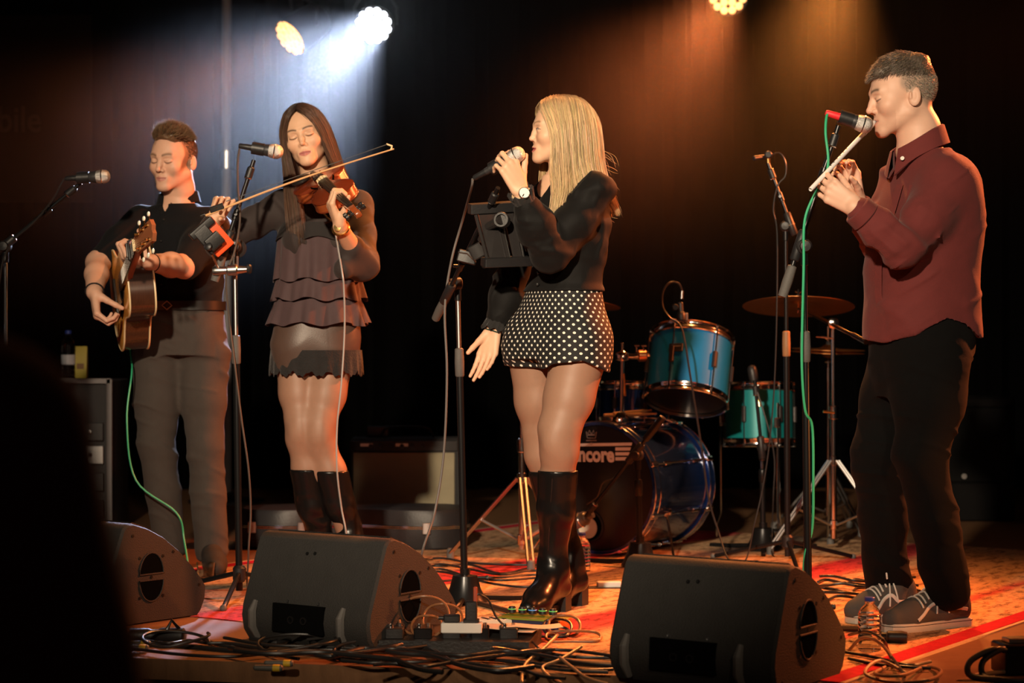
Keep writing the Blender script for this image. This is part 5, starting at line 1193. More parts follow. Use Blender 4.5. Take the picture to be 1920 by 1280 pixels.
# ------------------------------------------------------------------ floor monitors
CABP = mat('textured_black_cabinet_paint', (.019, .018, .017), .75, bump=.5, bscale=260, var=.2)
def wedge(label, loc, yaw, wd=.50):
    """local x along the panel that faces the hall, y to the performer, z up"""
    t = thing('floor_monitor', label, 'speaker', loc, -yaw, 'floor monitors along the stage edge')
    side = [(.035, 0), (.008, .035), (.0, .075), (.006, .11), (.085, .312), (.100, .326), (.125, .330), (.19, .310), (.26, .276), (.33, .226), (.39, .170), (.435, .120), (.452, .095), (.448, .055), (.43, .018), (.41, 0)]
    P = [(x_, u_, v_) for x_ in (0,) for u_, v_ in side]
    mb = MB(); cx = sum(q[0] for q in side)/len(side); cy = sum(q[1] for q in side)/len(side)
    prof = lambda g: [(cx+(u_-cx)*g, cy+(v_-cy)*g) for u_, v_ in side]
    rec = lambda X, g: [(X, u_, v_) for u_, v_ in prof(g)]
    mb.quad_strip_rings([rec(0, .965), rec(.008, 1.0), rec(wd-.008, 1.0), rec(wd, .965)])
    cab = mb.build('cabinet', CABP, t, world=False, auto=40)
    # performer-side grille
    n0 = Vector((0, .15, .2)); g = MB(); pts = [(.14, .324), (.20, .304), (.27, .268), (.34, .216), (.40, .158), (.432, .122)]
    g.quad_strip_rings([[(x_, u_, v_) for x_ in (.03, wd-.03)]+[(x_, u_+.006, v_+.008) for x_ in (wd-.03, .03)] for u_, v_ in pts]); g.build('grille', mat('perforated_grille', (.015, .015, .015), .5, .5, bump=1., bscale=200), t, world=False)
    # side handles: two flat half-moons painted dark as shaded cups, gap between
    for s_, X in ((1, wd), (-1, 0)):
        hp = t
        for sg in (1, -1):
            c = (.205, .150); half = [(c[0]+.052*math.cos(a), c[1]+sg*(.010+.070*math.sin(a))) for a in [PI*k/12 for k in range(13)]]
            cup = MB().prism(half, X+s_*.0005, X+s_*.0015, (0,0,0), (0,1,0), (0,0,1), (1,0,0)).build('handle_cup_shade', INSIDE_SHADE, t, False, world=False)
            edge = [Vector((X+s_*.002, u_, v_)) for u_, v_ in half]; MB().tube(edge+[edge[0]], .0028, 6).build('handle_rim', CABP, t, world=False)
        for u_, v_ in ((.125, .29), (.30, .225), (.415, .105), (.05, .03), (.255, .215), (.155, .215), (.255, .085), (.155, .085), (.205, .150)):
            MB().lathe([(.0055, 0), (.005, .0018), (0, .002)], (X, u_, v_), (s_, 0, 0), 10).build('screw', SATIN, t, world=False)
    # connector recess as a black block, its shade in the colour; feet and screws on the hall side
    dv = Vector((0, .085-.006, .312-.11)).normalized(); nv = Vector((0, -dv.z, dv.y)); R = rotm((1,0,0), dv, -nv)
    MB().box(Vector((wd*.46, .004, .082)), (.20, .085, .010), rotm((1,0,0), (0, .05, 1), (0, -1, .05))).build('connector_recess_shade', INSIDE_SHADE, t, False, world=False)
    for k in range(2): MB().lathe([(.012, 0), (.012, .006), (.008, .006), (.008, .001)], (wd*.41+.05*k, .000, .078), (0, -1, 0), 14).build('socket', SATIN, t, world=False)
    for x_ in (.055, wd-.10): MB().tube([(x_, .010, .125), (x_, -.006, .095), (x_, -.005, .05), (x_, .02, .012)], [.008, .014, .014, .010], 8).build('rubber_foot', RUBBER, t, world=False)
    for x_, f in ((wd*.36, .10), (wd*.60, .10), (wd*.42, .80), (wd*.48, .81)):
        q = Vector((x_, .006, .11))+dv*(.218*f); MB().lathe([(.006, 0), (.0055, .002), (.002, .002), (0, .001)], q, nv*(-1 if nv.y > 0 else 1), 10).build('screw', BRUSH if f < .5 else SATIN, t, world=False)
    return t
wedge('black wedge floor monitor at right in front of the whistle player', (.262, 5.43, .0), math.radians(34), .50)
wedge('black wedge floor monitor in the middle in front of the violinist', (-.838, 6.14, 0), math.radians(34), .50)
wedge('black wedge floor monitor at left partly behind the onlooker', (-1.70, 6.66, 0), math.radians(38), .50)

# ------------------------------------------------------------------ microphones and stands
GRIPM = mat('grey_foam_grip', (.085, .080, .075), .7, bump=.3, bscale=200)
BLUEH = mat('dark_microphone_body', (.035, .034, .036), .42, .3, bump=.1)
def mic(label, ball, tail, tape=None, sc=1., name='microphone'):
    b = Vector(ball); a = Vector(tail); d = (b-a).normalized(); t = thing(name, label, 'microphone', a); L = (b-a).length; r = .0255*sc
    MB().lathe([(.012*sc, .012), (.0125*sc, .03), (.0165*sc, L*.45), (.0195*sc, L-.040*sc), (.0215*sc, L-.030*sc), (.0215*sc, L-.024*sc)], a, d, 20).build('handle', BLUEH, t)
    MB().lathe([(.0215*sc, -.024*sc), (r*.93, -.019*sc), (r, -.006*sc), (r, .004*sc), (r*.93, .013*sc), (r*.72, .021*sc), (r*.4, .0255*sc), (0, .027*sc)], b, d, 24).build('grille', MESHM, t)
    MB().torus(b-d*.003*sc, r*1.0, .0022*sc, d, 28, 6).build('grille_band', SILVER, t)
    MB().lathe([(.007*sc, -.035), (.0095*sc, -.03), (.0105*sc, -.004), (.0115*sc, .014), (.009*sc, .014)], a, d, 16).build('plug', tape or BLACK, t)
    if tape: MB().torus(a+d*.016, .0125*sc, .0022, d, 20, 6).build('plug_ring', SILVER, t)
    return t
def clip(t, p, d, up):
    """microphone clip at p holding along d"""
    p = Vector(p); d = Vector(d).normalized(); u, v, d = frame(d)
    rings = []
    for h in (-.022, .022):
        rings.append([p+d*h+(u*math.cos(a)+v*math.sin(a))*r for a, r in [(math.radians(40+28*k), .0225) for k in range(11)]+[(math.radians(40+28*k), .0185) for k in range(10, -1, -1)]])
    MB().quad_strip_rings(rings).build('mic_clip', BLACK, t)
def stand(label, base, joint, boom_end, grip_end, top_z=None, clutch=(.75, .68), base_kind='round', r=.0085, r2=.0125, pole_m=None, grip_m=None, knob=1, collar=None, grip_len=.10, group=None, name='microphone_stand'):
    base = Vector(base); joint = Vector(joint); e = Vector(boom_end); g = Vector(grip_end)
    t = thing(name, label, 'microphone stand', (base.x, base.y, 0), 0, group)
    up = Vector((joint.x, joint.y, 0))-Vector((base.x, base.y, 0)); pt = lambda z: Vector((base.x+(joint.x-base.x)*z/max(joint.z, .1), base.y+(joint.y-base.y)*z/max(joint.z, .1), z))
    if base_kind == 'round':
        MB().lathe([(.075, .002), (.078, .010), (.072, .020), (.055, .055), (.047, .085), (.043, .10), (.018, .104), (.018, .125)], (base.x, base.y, 0), n=32).build('base', SATIN, t)
        for k in range(3):
            a = 2*PI*k/3+.4; MB().tube([(base.x+math.cos(a)*.05, base.y+math.sin(a)*.05, .022), (base.x+math.cos(a)*.16, base.y+math.sin(a)*.16, .014), (base.x+math.cos(a)*.27, base.y+math.sin(a)*.27, .010)], .010, 8).build('leg', SATIN, t)
        kb = MB(); kb.cyl((base.x+.04, base.y, .092), (base.x+.075, base.y, .092), .006, n=8); kb.build('knob_stem', SATIN, t); MB().lathe([(.008, 0), (.009, .002), (.009, .010), (.007, .012)], (base.x+.072, base.y, .092), (1, 0, 0), 10).build('knob', BLACK, t)
    else:
        MB().lathe([(.016, .06), (.024, .07), (.024, .11), (.016, .12)], (base.x, base.y, 0), n=16).build('hub', BLACK, t)
        for k in range(3):
            a = 2*PI*k/3+.5; f = Vector((base.x+math.cos(a)*.34, base.y+math.sin(a)*.34, .012)); l = MB().cyl((base.x+math.cos(a)*.02, base.y+math.sin(a)*.02, .09), f, .009, n=10).build('leg', SATIN, t); MB().sphere(f, .013, 10, 7).build('rubber_foot', RUBBER, l)
    MB().cyl(pt(.03), pt(clutch[1]), r2, n=14).build('lower_tube', SATIN, t)
    MB().lathe([(r2*1.05, 0), (r2*1.28, .004), (r2*1.35, .05), (r2*1.22, (clutch[0]-clutch[1])-.004), (r*1.05, clutch[0]-clutch[1])], pt(clutch[1]), pt(1)-pt(0), 16).build('clutch', grip_m or GRIPM, t)
    MB().cyl(pt(clutch[0]-.01), joint, r, n=14).build('upper_tube', pole_m or BRUSH, t)
    MB().lathe([(r*1.1, -.06), (.0125, -.058), (.0125, -.02), (r*1.1, -.018)], joint, (joint-pt(.2)), 14).build('swivel_neck', SATIN, t)
    d = (e-g).normalized(); side = d.cross(Vector((0, 0, 1))).normalized()
    if side.y > 0: side = -side
    MB().lathe([(.020, -.012), (.024, -.008), (.024, .010), (.019, .014)], joint-side*.0, side, 18).build('swivel', BLACK, t)
    MB().lathe([(.008, .012), (.017, .016), (.019, .022), (.016, .032), (0, .034)], joint, side, 12).build('wing_knob', BLACK, t)
    jb = g+d*((joint-g).dot(d)); MB().lathe([(.013, -.05), (.0165, -.045), (.0165, .045), (.013, .05)], jb, d, 14).build('boom_clamp', BLACK, t)
    MB().cyl(g, e, .0078, n=12).build('boom_arm', SATIN, t)
    gr = MB().lathe([(.004, -.002), (.0145, 0), (.0165, grip_len*.5), (.0145, grip_len), (.008, grip_len+.003)], g, d, 16).build('boom_grip', grip_m or GRIPM, t)
    if collar is not None:
        c = g.lerp(e, collar); MB().lathe([(.008, -.02), (.012, -.018), (.012, .018), (.008, .02)], c, d, 14).build('collar', SATIN, t); MB().cyl(c, c+side*.028, .006, n=10).build('collar_screw', SATIN, t)
    MB().lathe([(.0078, -.07), (.0135, -.066), (.0135, -.03), (.010, -.026)], e, d, 14).build('clip_socket', BLACK, t)
    MB().torus(e-d*.068, .0135, .0018, d, 18, 5).build('socket_ring', SILVER, t)
    return t, d
def cable(label, pts, r=.0035, m=None, n=8, group=None, dens=7, name='cable'):
    P = catmull(pts, dens); o = MB().tube(P, r, n).build(name, m or CABLE, None); return tag(o, label, 'cable', group)

# singer: stand, microphone, tablet holder
bz = on_floor(872, 1132)
DS = bz.y; SJ = at(858, 532, DS); 
SM_ball = SG['Wl']+SG['dl']/np.linalg.norm(SG['dl'])*.09; Dm = SM_ball[1]+.036
sm_b, sm_a = at(969, 290, Dm-.01), at(905, 325, Dm+.03)
stA, dA = stand('tall black stand with round base between the singer and the drums', bz, SJ, at(934, 352, Dm+.06), at(817, 597, DS+.06), clutch=(A(0,652,DS)[2], A(0,706,DS)[2]), collar=.42)
clip(stA, at(931, 311, Dm+.01), sm_b-sm_a, None)
mic('silver headed microphone held in the blonde singer\'s hand', sm_b, sm_a)
cable('grey microphone cable hanging from the singer\'s microphone', [sm_a-(sm_b-sm_a)*.3, at(884, 352, Dm+.06), at(868, 410, DS-.1), at(846, 490, DS-.05), at(834, 580, DS-.04), at(838, 700, DS-.04), at(832, 850, DS-.03), at(815, 960, DS-.05), at(790, 1045, DS-.1)+Vector((0,0,.0)), on_floor(800, 1108, .006), on_floor(850, 1118, .006)], .0042, mat('grey_cable_rubber', (.11, .10, .095), .45))
dt = 6.60
tb = thing('tablet_holder', 'black tablet holder clamped on the singer\'s microphone stand', 'tablet holder', at(935, 440, dt))
SMOKE = mat('glossy_smoked_plastic', (.022, .020, .020), .16, spec=.6)
uu = Vector((.95, .30, .02)).normalized(); TL, TR = at(886, 392, dt+.0), at(966, 386, dt+.05); BL_, BR = at(912, 492, dt-.04), at(986, 489, dt+.02)
def bar(a, b, h, dpt, name, m): 
    d = (b-a); L = d.length; R = rotm(d.normalized(), Vector((0,1,0)), d.normalized().cross(Vector((0,1,0)))); R = rotm(*[Vector(q) for q in (d.normalized(), (Vector((0,1,.2))-d.normalized()*Vector((0,1,.2)).dot(d.normalized())).normalized(), d.normalized().cross((Vector((0,1,.2))-d.normalized()*Vector((0,1,.2)).dot(d.normalized())).normalized()))])
    return MB().box((a+b)/2, (L, dpt, h), R, .004).build(name, m, tb)
bar(TL-uu*.012, TR+uu*.012, .034, .040, 'top_jaw', BLACK); bar(BL_-uu*.012, BR+uu*.014, .030, .045, 'bottom_jaw', BLACK)
for f, m, rr in ((.04, SMOKE, .006), (.62, SILVER, .0025), (.97, SILVER, .0042), (.50, SMOKE, .005)):
    MB().cyl(TL.lerp(TR, f), BL_.lerp(BR, f), rr, n=10).build('rod', m, tb)
pc = [TL.lerp(TR, .1), TL.lerp(TR, .60), BL_.lerp(BR, .60), BL_.lerp(BR, .1)]; nn = (pc[1]-pc[0]).cross(pc[3]-pc[0]).normalized()
MB().quad_strip_rings([[p_+nn*h for p_ in pc] for h in (-.003, .003)]).build('back_plate', SMOKE, tb, False)
pc = [TL.lerp(TR, .70), TL.lerp(TR, .93), BL_.lerp(BR, .93), BL_.lerp(BR, .70)]
MB().quad_strip_rings([[p_+nn*h for p_ in pc] for h in (.001, .004)]).build('side_plate', SMOKE, tb, False)
kc = at(940, 412, dt-.05); MB().lathe([(.012, -.04), (.024, -.03), (.026, -.012), (.027, 0), (.024, .006), (.018, .006), (.016, -.002)], kc, (-.25, -1, .1), 22).build('swivel_knob', BLACK, tb)
MB().tube([kc, at(915, 425, dt), at(902, 450, dt+.05)], [.016, .014, .013], 10).build('ball_arm', SMOKE, tb)
cq = at(897, 470, dt+.10); MB().box(cq, (.060, .045, .050), Matrix.Rotation(-.5, 3, 'Y'), .006).build('mount_block', SMOKE, tb)
cq = at(876, 482, dt+.16); cl_ = MB().box(cq, (.066, .040, .042), Matrix.Rotation(.25, 3, 'Y'), .005).build('stand_clamp', BLACK, tb)
for dx in (.012, .026): MB().sphere(cq+Vector((dx, -.021, .002)), .0035, 8, 6).build('bolt', BRUSH, cl_)
MB().tube([cq+Vector((-.03, -.02, .016)), cq+Vector((.0, -.024, .012)), cq+Vector((.03, -.02, -.018))], .0025, 6).build('edge_trim', BRUSH, cl_)
MB().lathe([(.006, 0), (.010, .005), (.010, .02), (.004, .022)], at(908, 495, dt+.08), (0, -1, -.3), 10).build('thumb_screw', SATIN, tb)

# violinist: stand, microphone, phone holder
DF = 7.12
fj = at(438, 500, DF); fe = at(476, 300, DF-.02)
stB, dB = stand('black boom stand with grey grip between guitarist and violinist', (at(449, 0, DF).x, DF, 0), at(440, 462, DF), fe, at(402, 527, DF-.03), clutch=(A(0,628,DF)[2], A(0,682,DF)[2]), collar=.55, base_kind='tripod')
fm_b, fm_a = at(517, 284, DF-.05), at(466, 276, DF-.05)
clip(stB, at(484, 279, DF-.05), fm_b-fm_a, None)
mic('black vocal microphone in front of the violinist\'s hair', fm_b, fm_a)
cable('thin black cable hanging from the violinist\'s microphone', [fm_a, at(452, 274, DF-.05), at(446, 300, DF-.05), at(446, 350, DF-.05), at(450, 410, DF-.04), at(440, 470, DF-.05), at(424, 520, DF-.05), at(430, 600, DF-.03), at(441, 690, DF-.03), at(452, 780, DF-.03), at(466, 880, DF-.03), at(470, 960, DF-.02), at(466, 1040, DF-.02), on_floor(470, 1115, .006), on_floor(540, 1116, .006)], .0036, mat('brown_grey_cable', (.075, .055, .045), .5))
ph = thing('phone_holder', 'orange cased phone in a black holder clamped on the violinist\'s stand', 'phone holder', at(415, 470, DF-.06))
ORANGE = mat('orange_plastic', (.72, .095, .025), .4); dq = DF-.10
R = rotm(Vector((.62, .25, -.74)).normalized(), Vector((-.30, .95, .05)).normalized(), Vector((.62, .25, -.74)).normalized().cross(Vector((-.30, .95, .05)).normalized()))
MB().box(at(402, 444, dq), (.125, .012, .078), R, .004).build('phone_case', ORANGE, ph)
MB().box(at(390, 449, dq-.02), (.100, .022, .056), R, .006).build('holder_back', BLACK, ph)
MB().box(at(378, 428, dq-.02), (.030, .038, .10), R, .005).build('holder_jaw', BLACK, ph)
MB().box(at(402, 452, dq-.03), (.050, .02, .060), R, .005).build('holder_boss', BLACK, ph)
MB().cyl(at(392, 465, dq-.01), at(412, 508, DF-.05), .0045, n=10).build('holder_arm', SILVER, ph)
MB().lathe([(.009, 0), (.015, .004), (.015, .018), (.009, .022)], at(388, 460, dq-.05), (.3, .9, -.3), 14).build('ball_joint', BLACK, ph)
MB().lathe([(.0, -.002), (.014, 0), (.017, .01), (.014, .04), (.014, .05), (.020, .055), (.021, .085), (.015, .09), (.011, .12), (.010, .135)], at(399, 508, DF-.05), (1, 0, .05), 18).build('clamp', BRUSH, ph)
MB().cyl(at(445, 505, DF-.05), at(470, 504, DF-.05), .005, n=8).build('clamp_screw', BLACK, ph); MB().lathe([(.006, 0), (.016, .003), (.018, .012), (.014, .018), (0, .019)], at(462, 504, DF-.05), (1, 0, 0), 10).build('clamp_knob', BLACK, ph)
for dx in (438, 445): MB().cyl(at(dx, 498, DF-.045), at(dx, 480, DF-.045), .004, n=8).build('bolt', BRUSH, ph)
MB().lathe([(.03, -.012), (.034, -.01), (.034, .01), (.03, .012)], at(444, 466, DF+.03), (.3, -1, 0), 20).build('side_disc', BLACK, ph)
# guitarist: stand and microphone at far left
DG = 7.40
stC, dC = stand('chrome boom stand at the far left with low angled boom', (at(10, 0, DG).x, DG, 0), at(10, 462, DG), at(152, 343, DG-.02), at(-50, 508, DG), clutch=(A(0,700,DG)[2], A(0,760,DG)[2]), pole_m=CHROME, collar=.68, base_kind='tripod')
gm_b, gm_a = at(193, 331, DG-.04), at(140, 334, DG-.04)
clip(stC, at(156, 333, DG-.04), gm_b-gm_a, None)
mic('black microphone on the far left boom before the guitarist', gm_b, gm_a)
cable('thin cable from the far left microphone looping down its boom', [gm_a, at(120, 336, DG-.04), at(100, 372, DG-.05), at(60, 420, DG-.05), at(20, 458, DG-.05), at(0, 520, DG-.05), at(-8, 700, DG-.03), at(0, 900, DG-.03), on_floor(20, 1105, .006), on_floor(100, 1100, .006)], .003)
# whistle player: stand, microphone, green cable
DW = 6.22
stD, dD = stand('black boom stand with bright upper tube before the whistle player', (at(1516, 0, DW).x, DW, 0), at(1508, 462, DW), at(1572, 236, DW+.02), at(1467, 556, DW+.02), clutch=(A(0,620,DW)[2], A(0,679,DW)[2]), pole_m=CHROME, collar=.72, base_kind='round')
wm_b, wm_a = at(1620, 233, DW+.03), at(1568, 217, DW+.03)
clip(stD, at(1586, 222, DW+.03), wm_b-wm_a, None)
mic('microphone with red tape by the whistle player\'s lips', wm_b, wm_a, mat('red_tape', (.65, .02, .03), .5), 1.06)
cable('green microphone cable along the whistle player\'s stand', [wm_a-(wm_b-wm_a)*.25, at(1550, 218, DW+.02), at(1548, 250, DW+.0), at(1553, 300, DW-.02), at(1546, 335, DW-.03), at(1522, 375, DW-.03), at(1508, 420, DW-.03), at(1507, 500, DW-.03), at(1504, 620, DW-.03), at(1504, 700, DW-.03), at(1510, 770, DW-.02), at(1523, 800, DW+.0), at(1525, 900, DW+.0), at(1523, 990, DW+.0), at(1508, 1050, DW+.0), on_floor(1512, 1185, .006)+Vector((0,.05,0)), on_floor(1560, 1170, .006)], .0042, CABLEG)
# drum overhead
DO = 8.25
stE, dE = stand('thin black stand carrying the slim overhead drum microphone', (at(1477, 0, DO).x, DO, 0), at(1473, 424, DO), at(1440, 306, DO), at(1487, 432, DO-.02), clutch=(A(0,620,DO)[2], A(0,668,DO)[2]), pole_m=SATIN, base_kind='tripod', grip_m=mat('tan_grip', (.26, .15, .07), .5), grip_len=.05, collar=.5)
om = thing('overhead_microphone', 'slim black microphone pointing over the drums on a thin stand', 'microphone', at(1432, 294, DO))
MB().lathe([(.0, -.045), (.0095, -.043), (.0105, .03), (.0105, .055), (.008, .058)], at(1432, 294, DO), (-.7, -.5, -.15), 16).build('handle', BLACK, om)
MB().lathe([(.0, -.012), (.014, -.010), (.016, .012), (.012, .016)], at(1440, 290, DO), (0, -1, 0), 14).build('clip', BLACK, om)
MB().cyl(at(1440, 292, DO), at(1441, 306, DO), .007, n=10).build('clip_stem', GOLD, om)
cable('black cable looping off the overhead drum microphone', [at(1445, 291, DO), at(1462, 287, DO-.02), at(1473, 305, DO-.03), at(1472, 330, DO-.03), at(1458, 348, DO-.03), at(1450, 392, DO-.03), at(1457, 440, DO-.03), at(1456, 600, DO-.03), at(1450, 750, DO-.03), at(1436, 880, DO-.03), at(1415, 980, DO-.05), on_floor(1390, 1062, .006), on_floor(1320, 1065, .006)], .0032)

# ------------------------------------------------------------------ drum kit
TEAL = mat('teal_metallic_drum_wrap', (.004, .16, .42), .36, .15, var=.1, scale=8, coat=.6)
TEALG = mat('green_teal_drum_wrap', (.008, .21, .22), .36, .2, var=.1, scale=8, coat=.6)
NAVY = mat('deep_blue_drum_wrap', (.012, .045, .19), .18, .7, var=.1, scale=6, coat=.8)
DHEAD = mat('black_drum_head', (.006, .006, .0065), .35, spec=.4, bump=.1)
CLEARH = mat('clear_drum_head', (.03, .03, .03), .12, spec=.5)
def drum(name, label, c, axis, r, L, wrap, nl=6, rot=0., bottom=True, hoop=CHROME, rim=.007, badge=None):
    """c: centre, axis towards the batter head"""
    c = Vector(c); u, v, d = frame(axis); t = thing(name, label, 'drum', (c.x, c.y, 0) if False else c)
    MB().lathe([(r*.97, -L/2), (r, -L/2+.004), (r, L/2-.004), (r*.97, L/2)], c, d, 48, close=False).build('shell', wrap, t)
    MB().lathe([(r*.962, -L/2+.002), (r*.962, L/2-.002)], c, d, 40, close=False).build('shell_lining', INSIDE_SHADE, t)
    MB().lathe([(r*1.01, L/2-.006), (r*1.01, L/2+.004), (r*.9, L/2+.007), (0, L/2+.007)], c, d, 40).build('batter_head', mat('white_coated_drum_head', (.6, .58, .54), .7), t)
    if bottom: MB().lathe([(r*1.005, -L/2+.004), (r*.95, -L/2-.006), (0, -L/2-.006)], c, d, 40).build('bottom_head', DHEAD, t)
    for s in (1, -1):
        rp = [(r*1.015, -.004), (r*1.045, .0), (r*1.035, .010), (r*1.02, .014), (r*1.02, .024), (r*1.04, .030), (r*1.055, .034), (r*1.03, .037), (r*1.0, .034), (r*1.0, -.004)]
        MB().lathe([(a, s*(L/2-.012+h)) for a, h in rp], c, d, 56, close=False).build('rim', hoop, t)
    for k in range(nl):
        a = rot+2*PI*k/nl; e = u*math.cos(a)+v*math.sin(a)
        MB().cyl(c+e*(r*1.045)+d*(L/2+.012), c+e*(r*1.045)-d*(L/2+.012), .0035, n=8).build('tension_rod', CHROME, t)
        MB().box(c+e*(r*1.0+.008), (.018, .020, min(.075, L*.35)), rotm(e, d.cross(e), d), .005).build('lug', mat('dark_lug', (.05, .045, .045), .3, .6), t)
        for s in (1, -1): MB().lathe([(.0055, 0), (.0065, .003), (.0065, .012), (0, .014)], c+e*(r*1.045)+d*s*(L/2+.012), d*s, 8).build('tension_bolt', CHROME, t)
    return t, u, v, d
# bass drum
KC = at(1125, 912, 8.55); KC.z = .292; yk = math.radians(33); kf = Vector((-math.sin(yk), -math.cos(yk), 0)); ks = Vector((math.cos(yk), -math.sin(yk), 0)); KR, KL = .278, .50
kd = thing('bass_drum', 'deep blue bass drum with black front head and white lettering', 'drum', (KC.x, KC.y, 0))
kb = KC-kf*KL
MB().lathe([(KR*.985, 0), (KR*.985, -KL)], KC, kf, 64, close=False).build('shell', NAVY, kd)
for q, s, nm in ((KC, 1, 'front_hoop'), (kb, -1, 'rear_hoop')):
    MB().lathe([(KR*.985, -.02*s), (KR*1.03, -.022*s), (KR*1.03, .020*s), (KR*.97, .022*s), (KR*.97, -.0*s)], q, kf, 64, close=False).build(nm, NAVY, kd)
    for h in (.020, -.022): MB().torus(q+kf*s*h, KR*1.026, .0035, kf, 64, 6).build('hoop_trim', CHROME, kd)
MB().lathe([(KR*.99, .006), (KR*.93, .012), (0, .012)], KC, kf, 64).build('front_head', DHEAD, kd)
MB().lathe([(KR*.99, -KL-.006), (0, -KL-.010)], KC, kf, 48).build('batter_head', DHEAD, kd)
prt = KC+kf*.0125+ks*-.045+Vector((0, 0, -.165)); MB().torus(prt, .066, .006, kf, 36, 8).build('port_ring', BLACK, kd); MB().lathe([(.064, .0008), (0, .001)], prt, kf, 32).build('port_hole', INSIDE_SHADE, kd)
MB().lathe([(.046, 0), (.046, .004), (0, .005)], prt+kf*.003+ks*-.006+Vector((0,0,-.008)), kf, 24).build('inner_pad', mat('cream_pad', (.62, .55, .42), .7), kd)
kR = rotm(ks, Vector((0,0,1)), kf); k0 = KC+kf*.0135
tx = text_mesh('lettering', 'Encore', .088, kR@Matrix.Rotation(.02, 3, 'Z'), k0+ks*.078+Vector((0, 0, .116)), WHITEINK, kd, .0004, .0035, 0, 'RIGHT', .86)
def strip(a0, a1, z0, z1, sk=.32, tilt=.045): return MB().prism([(a0, z0+a0*tilt), (a1+(z0-.11)*sk, z0+a1*tilt), (a1+(z1-.11)*sk, z1+a1*tilt), (a0, z1+a0*tilt)], 0, .0008, k0, ks, (0,0,1), kf).build('logo_stripe', WHITEINK, kd, False)
strip(-.18, .140, .180, .193); 
for z in (.117, .138, .159): strip(.084, .140, z, z+.014)
GREYINK = mat('grey_print', (.20, .17, .16), .6, var=.03); cz = Vector((0,0,0)); kq = k0+ks*-.035+Vector((0, 0, .225))
crown = [(-.020, -.012), (-.026, .016), (-.016, .006), (-.010, .022), (-.002, .008), (.004, .008), (.010, .022), (.016, .006), (.026, .016), (.020, -.012)]
for i, w_ in enumerate(zip(crown, crown[1:]+crown[:1])): pass
MB().tube([kq+ks*a+Vector((0,0,b)) for a, b in crown+crown[:1]], .0022, 5).build('crown_print', GREYINK, kd)
MB().prism([(-.019, -.002), (.019, -.001), (.018, .006), (-.018, .005)], 0, .0008, kq, ks, (0,0,1), kf).build('crown_band', GREYINK, kd, False)
MB().prism([(-.026, -.026), (.026, -.024), (.026, -.019), (-.026, -.021)], 0, .0008, kq, ks, (0,0,1), kf).build('crown_ribbon', GREYINK, kd, False); MB().torus(kq+Vector((0,0,-.036)), .0055, .0013, kf, 16, 5).build('crown_seal', GREYINK, kd)
for k in range(8):
    a = 2*PI*(k+.5)/8; e = ks*math.cos(a)+Vector((0,0,1))*math.sin(a)
    MB().cyl(KC+e*(KR*1.035)+kf*.01, kb+e*(KR*1.035)-kf*.01, .004, n=8).build('tension_rod', CHROME, kd)
    for q, s in ((KC, 1), (kb, -1)): MB().box(q+e*(KR*1.035)-kf*s*.0, (.016, .024, .05), rotm(e, kf.cross(e), kf), .005).build('claw', CHROME, kd)
    for f in (.25, .75): MB().box(KC-kf*KL*f+e*(KR*1.0+.004), (.014, .018, .05), rotm(e, kf.cross(e), kf), .004).build('lug', CHROME, kd)
for s in (1, -1):
    q = KC-kf*.12+ks*s*KR*.93+Vector((0, 0, -.10)); f = q+ks*s*.09+kf*.10; f.z = .012
    MB().lathe([(.014, -.02), (.016, -.015), (.016, .02), (.010, .024)], q, ks*s, 12).build('spur_bracket', CHROME, kd); MB().cyl(q, f, .006, n=10).build('spur', CHROME, kd)
# rack tom with its mounting post on the bass drum
ta = Vector((.13, .36, .93)).normalized(); TC = at(1292, 692, 8.75)
tom, u, v, d = drum('rack_tom', 'bright teal tom mounted above the bass drum, its underside showing', TC, ta, .178, .275, TEAL, 6, .35)
e = (Vector((-.42, -.9, 0))-d*Vector((-.42, -.9, 0)).dot(d)).normalized(); bu = d.cross(e)
MB().box(TC+e*.180+d*.030, (.012, .062, .036), rotm(e, bu, d), .003).build('badge', BLACK, tom); MB().box(TC+e*.187+d*.034, (.001, .044, .006), rotm(e, bu, d)).build('badge_print', mat('faint_print', (.15, .14, .13), .5), tom, False)
ps = at(1165, 792, 8.70); pm = at(1167, 668, 8.70)
mt = MB().cyl(ps, pm, .011, n=14).build('mount_post', CHROME, tom)
MB().lathe([(.012, -.02), (.034, -.014), (.036, .004), (.030, .016), (.012, .022), (.006, .026), (.006, .055), (.009, .058), (0, .062)], pm, (0, 0, 1), 20).build('mount_ball', CHROME, tom)
MB().tube([pm, at(1188, 668, 8.68), at(1217, 664, 8.68)], [.012, .012, .018], 12).build('mount_arm', CHROME, tom)
MB().lathe([(.020, 0), (.026, .004), (.026, .035), (.020, .04)], at(1196, 667, 8.68), (1, .1, .05), 16).build('mount_bracket', mat('copper_toned_bracket', (.55, .25, .12), .3, .9), tom)
for px in (1194, 1207): MB().tube([at(px, 660, 8.67), at(px, 652, 8.67), at(px-5, 648, 8.67), at(px+5, 648, 8.67)], .004, 6).build('wing_nut', CHROME, tom)
MB().cyl(at(1173, 742, 8.70), at(1170, 700, 8.69), .005, n=8).build('memory_rod', GOLD, tom)
MB().lathe([(.02, -.03), (.03, -.025), (.03, .025), (.02, .03)], at(1163, 786, 8.66), (.2, -1, .3), 14).build('mount_base', CHROME, tom)
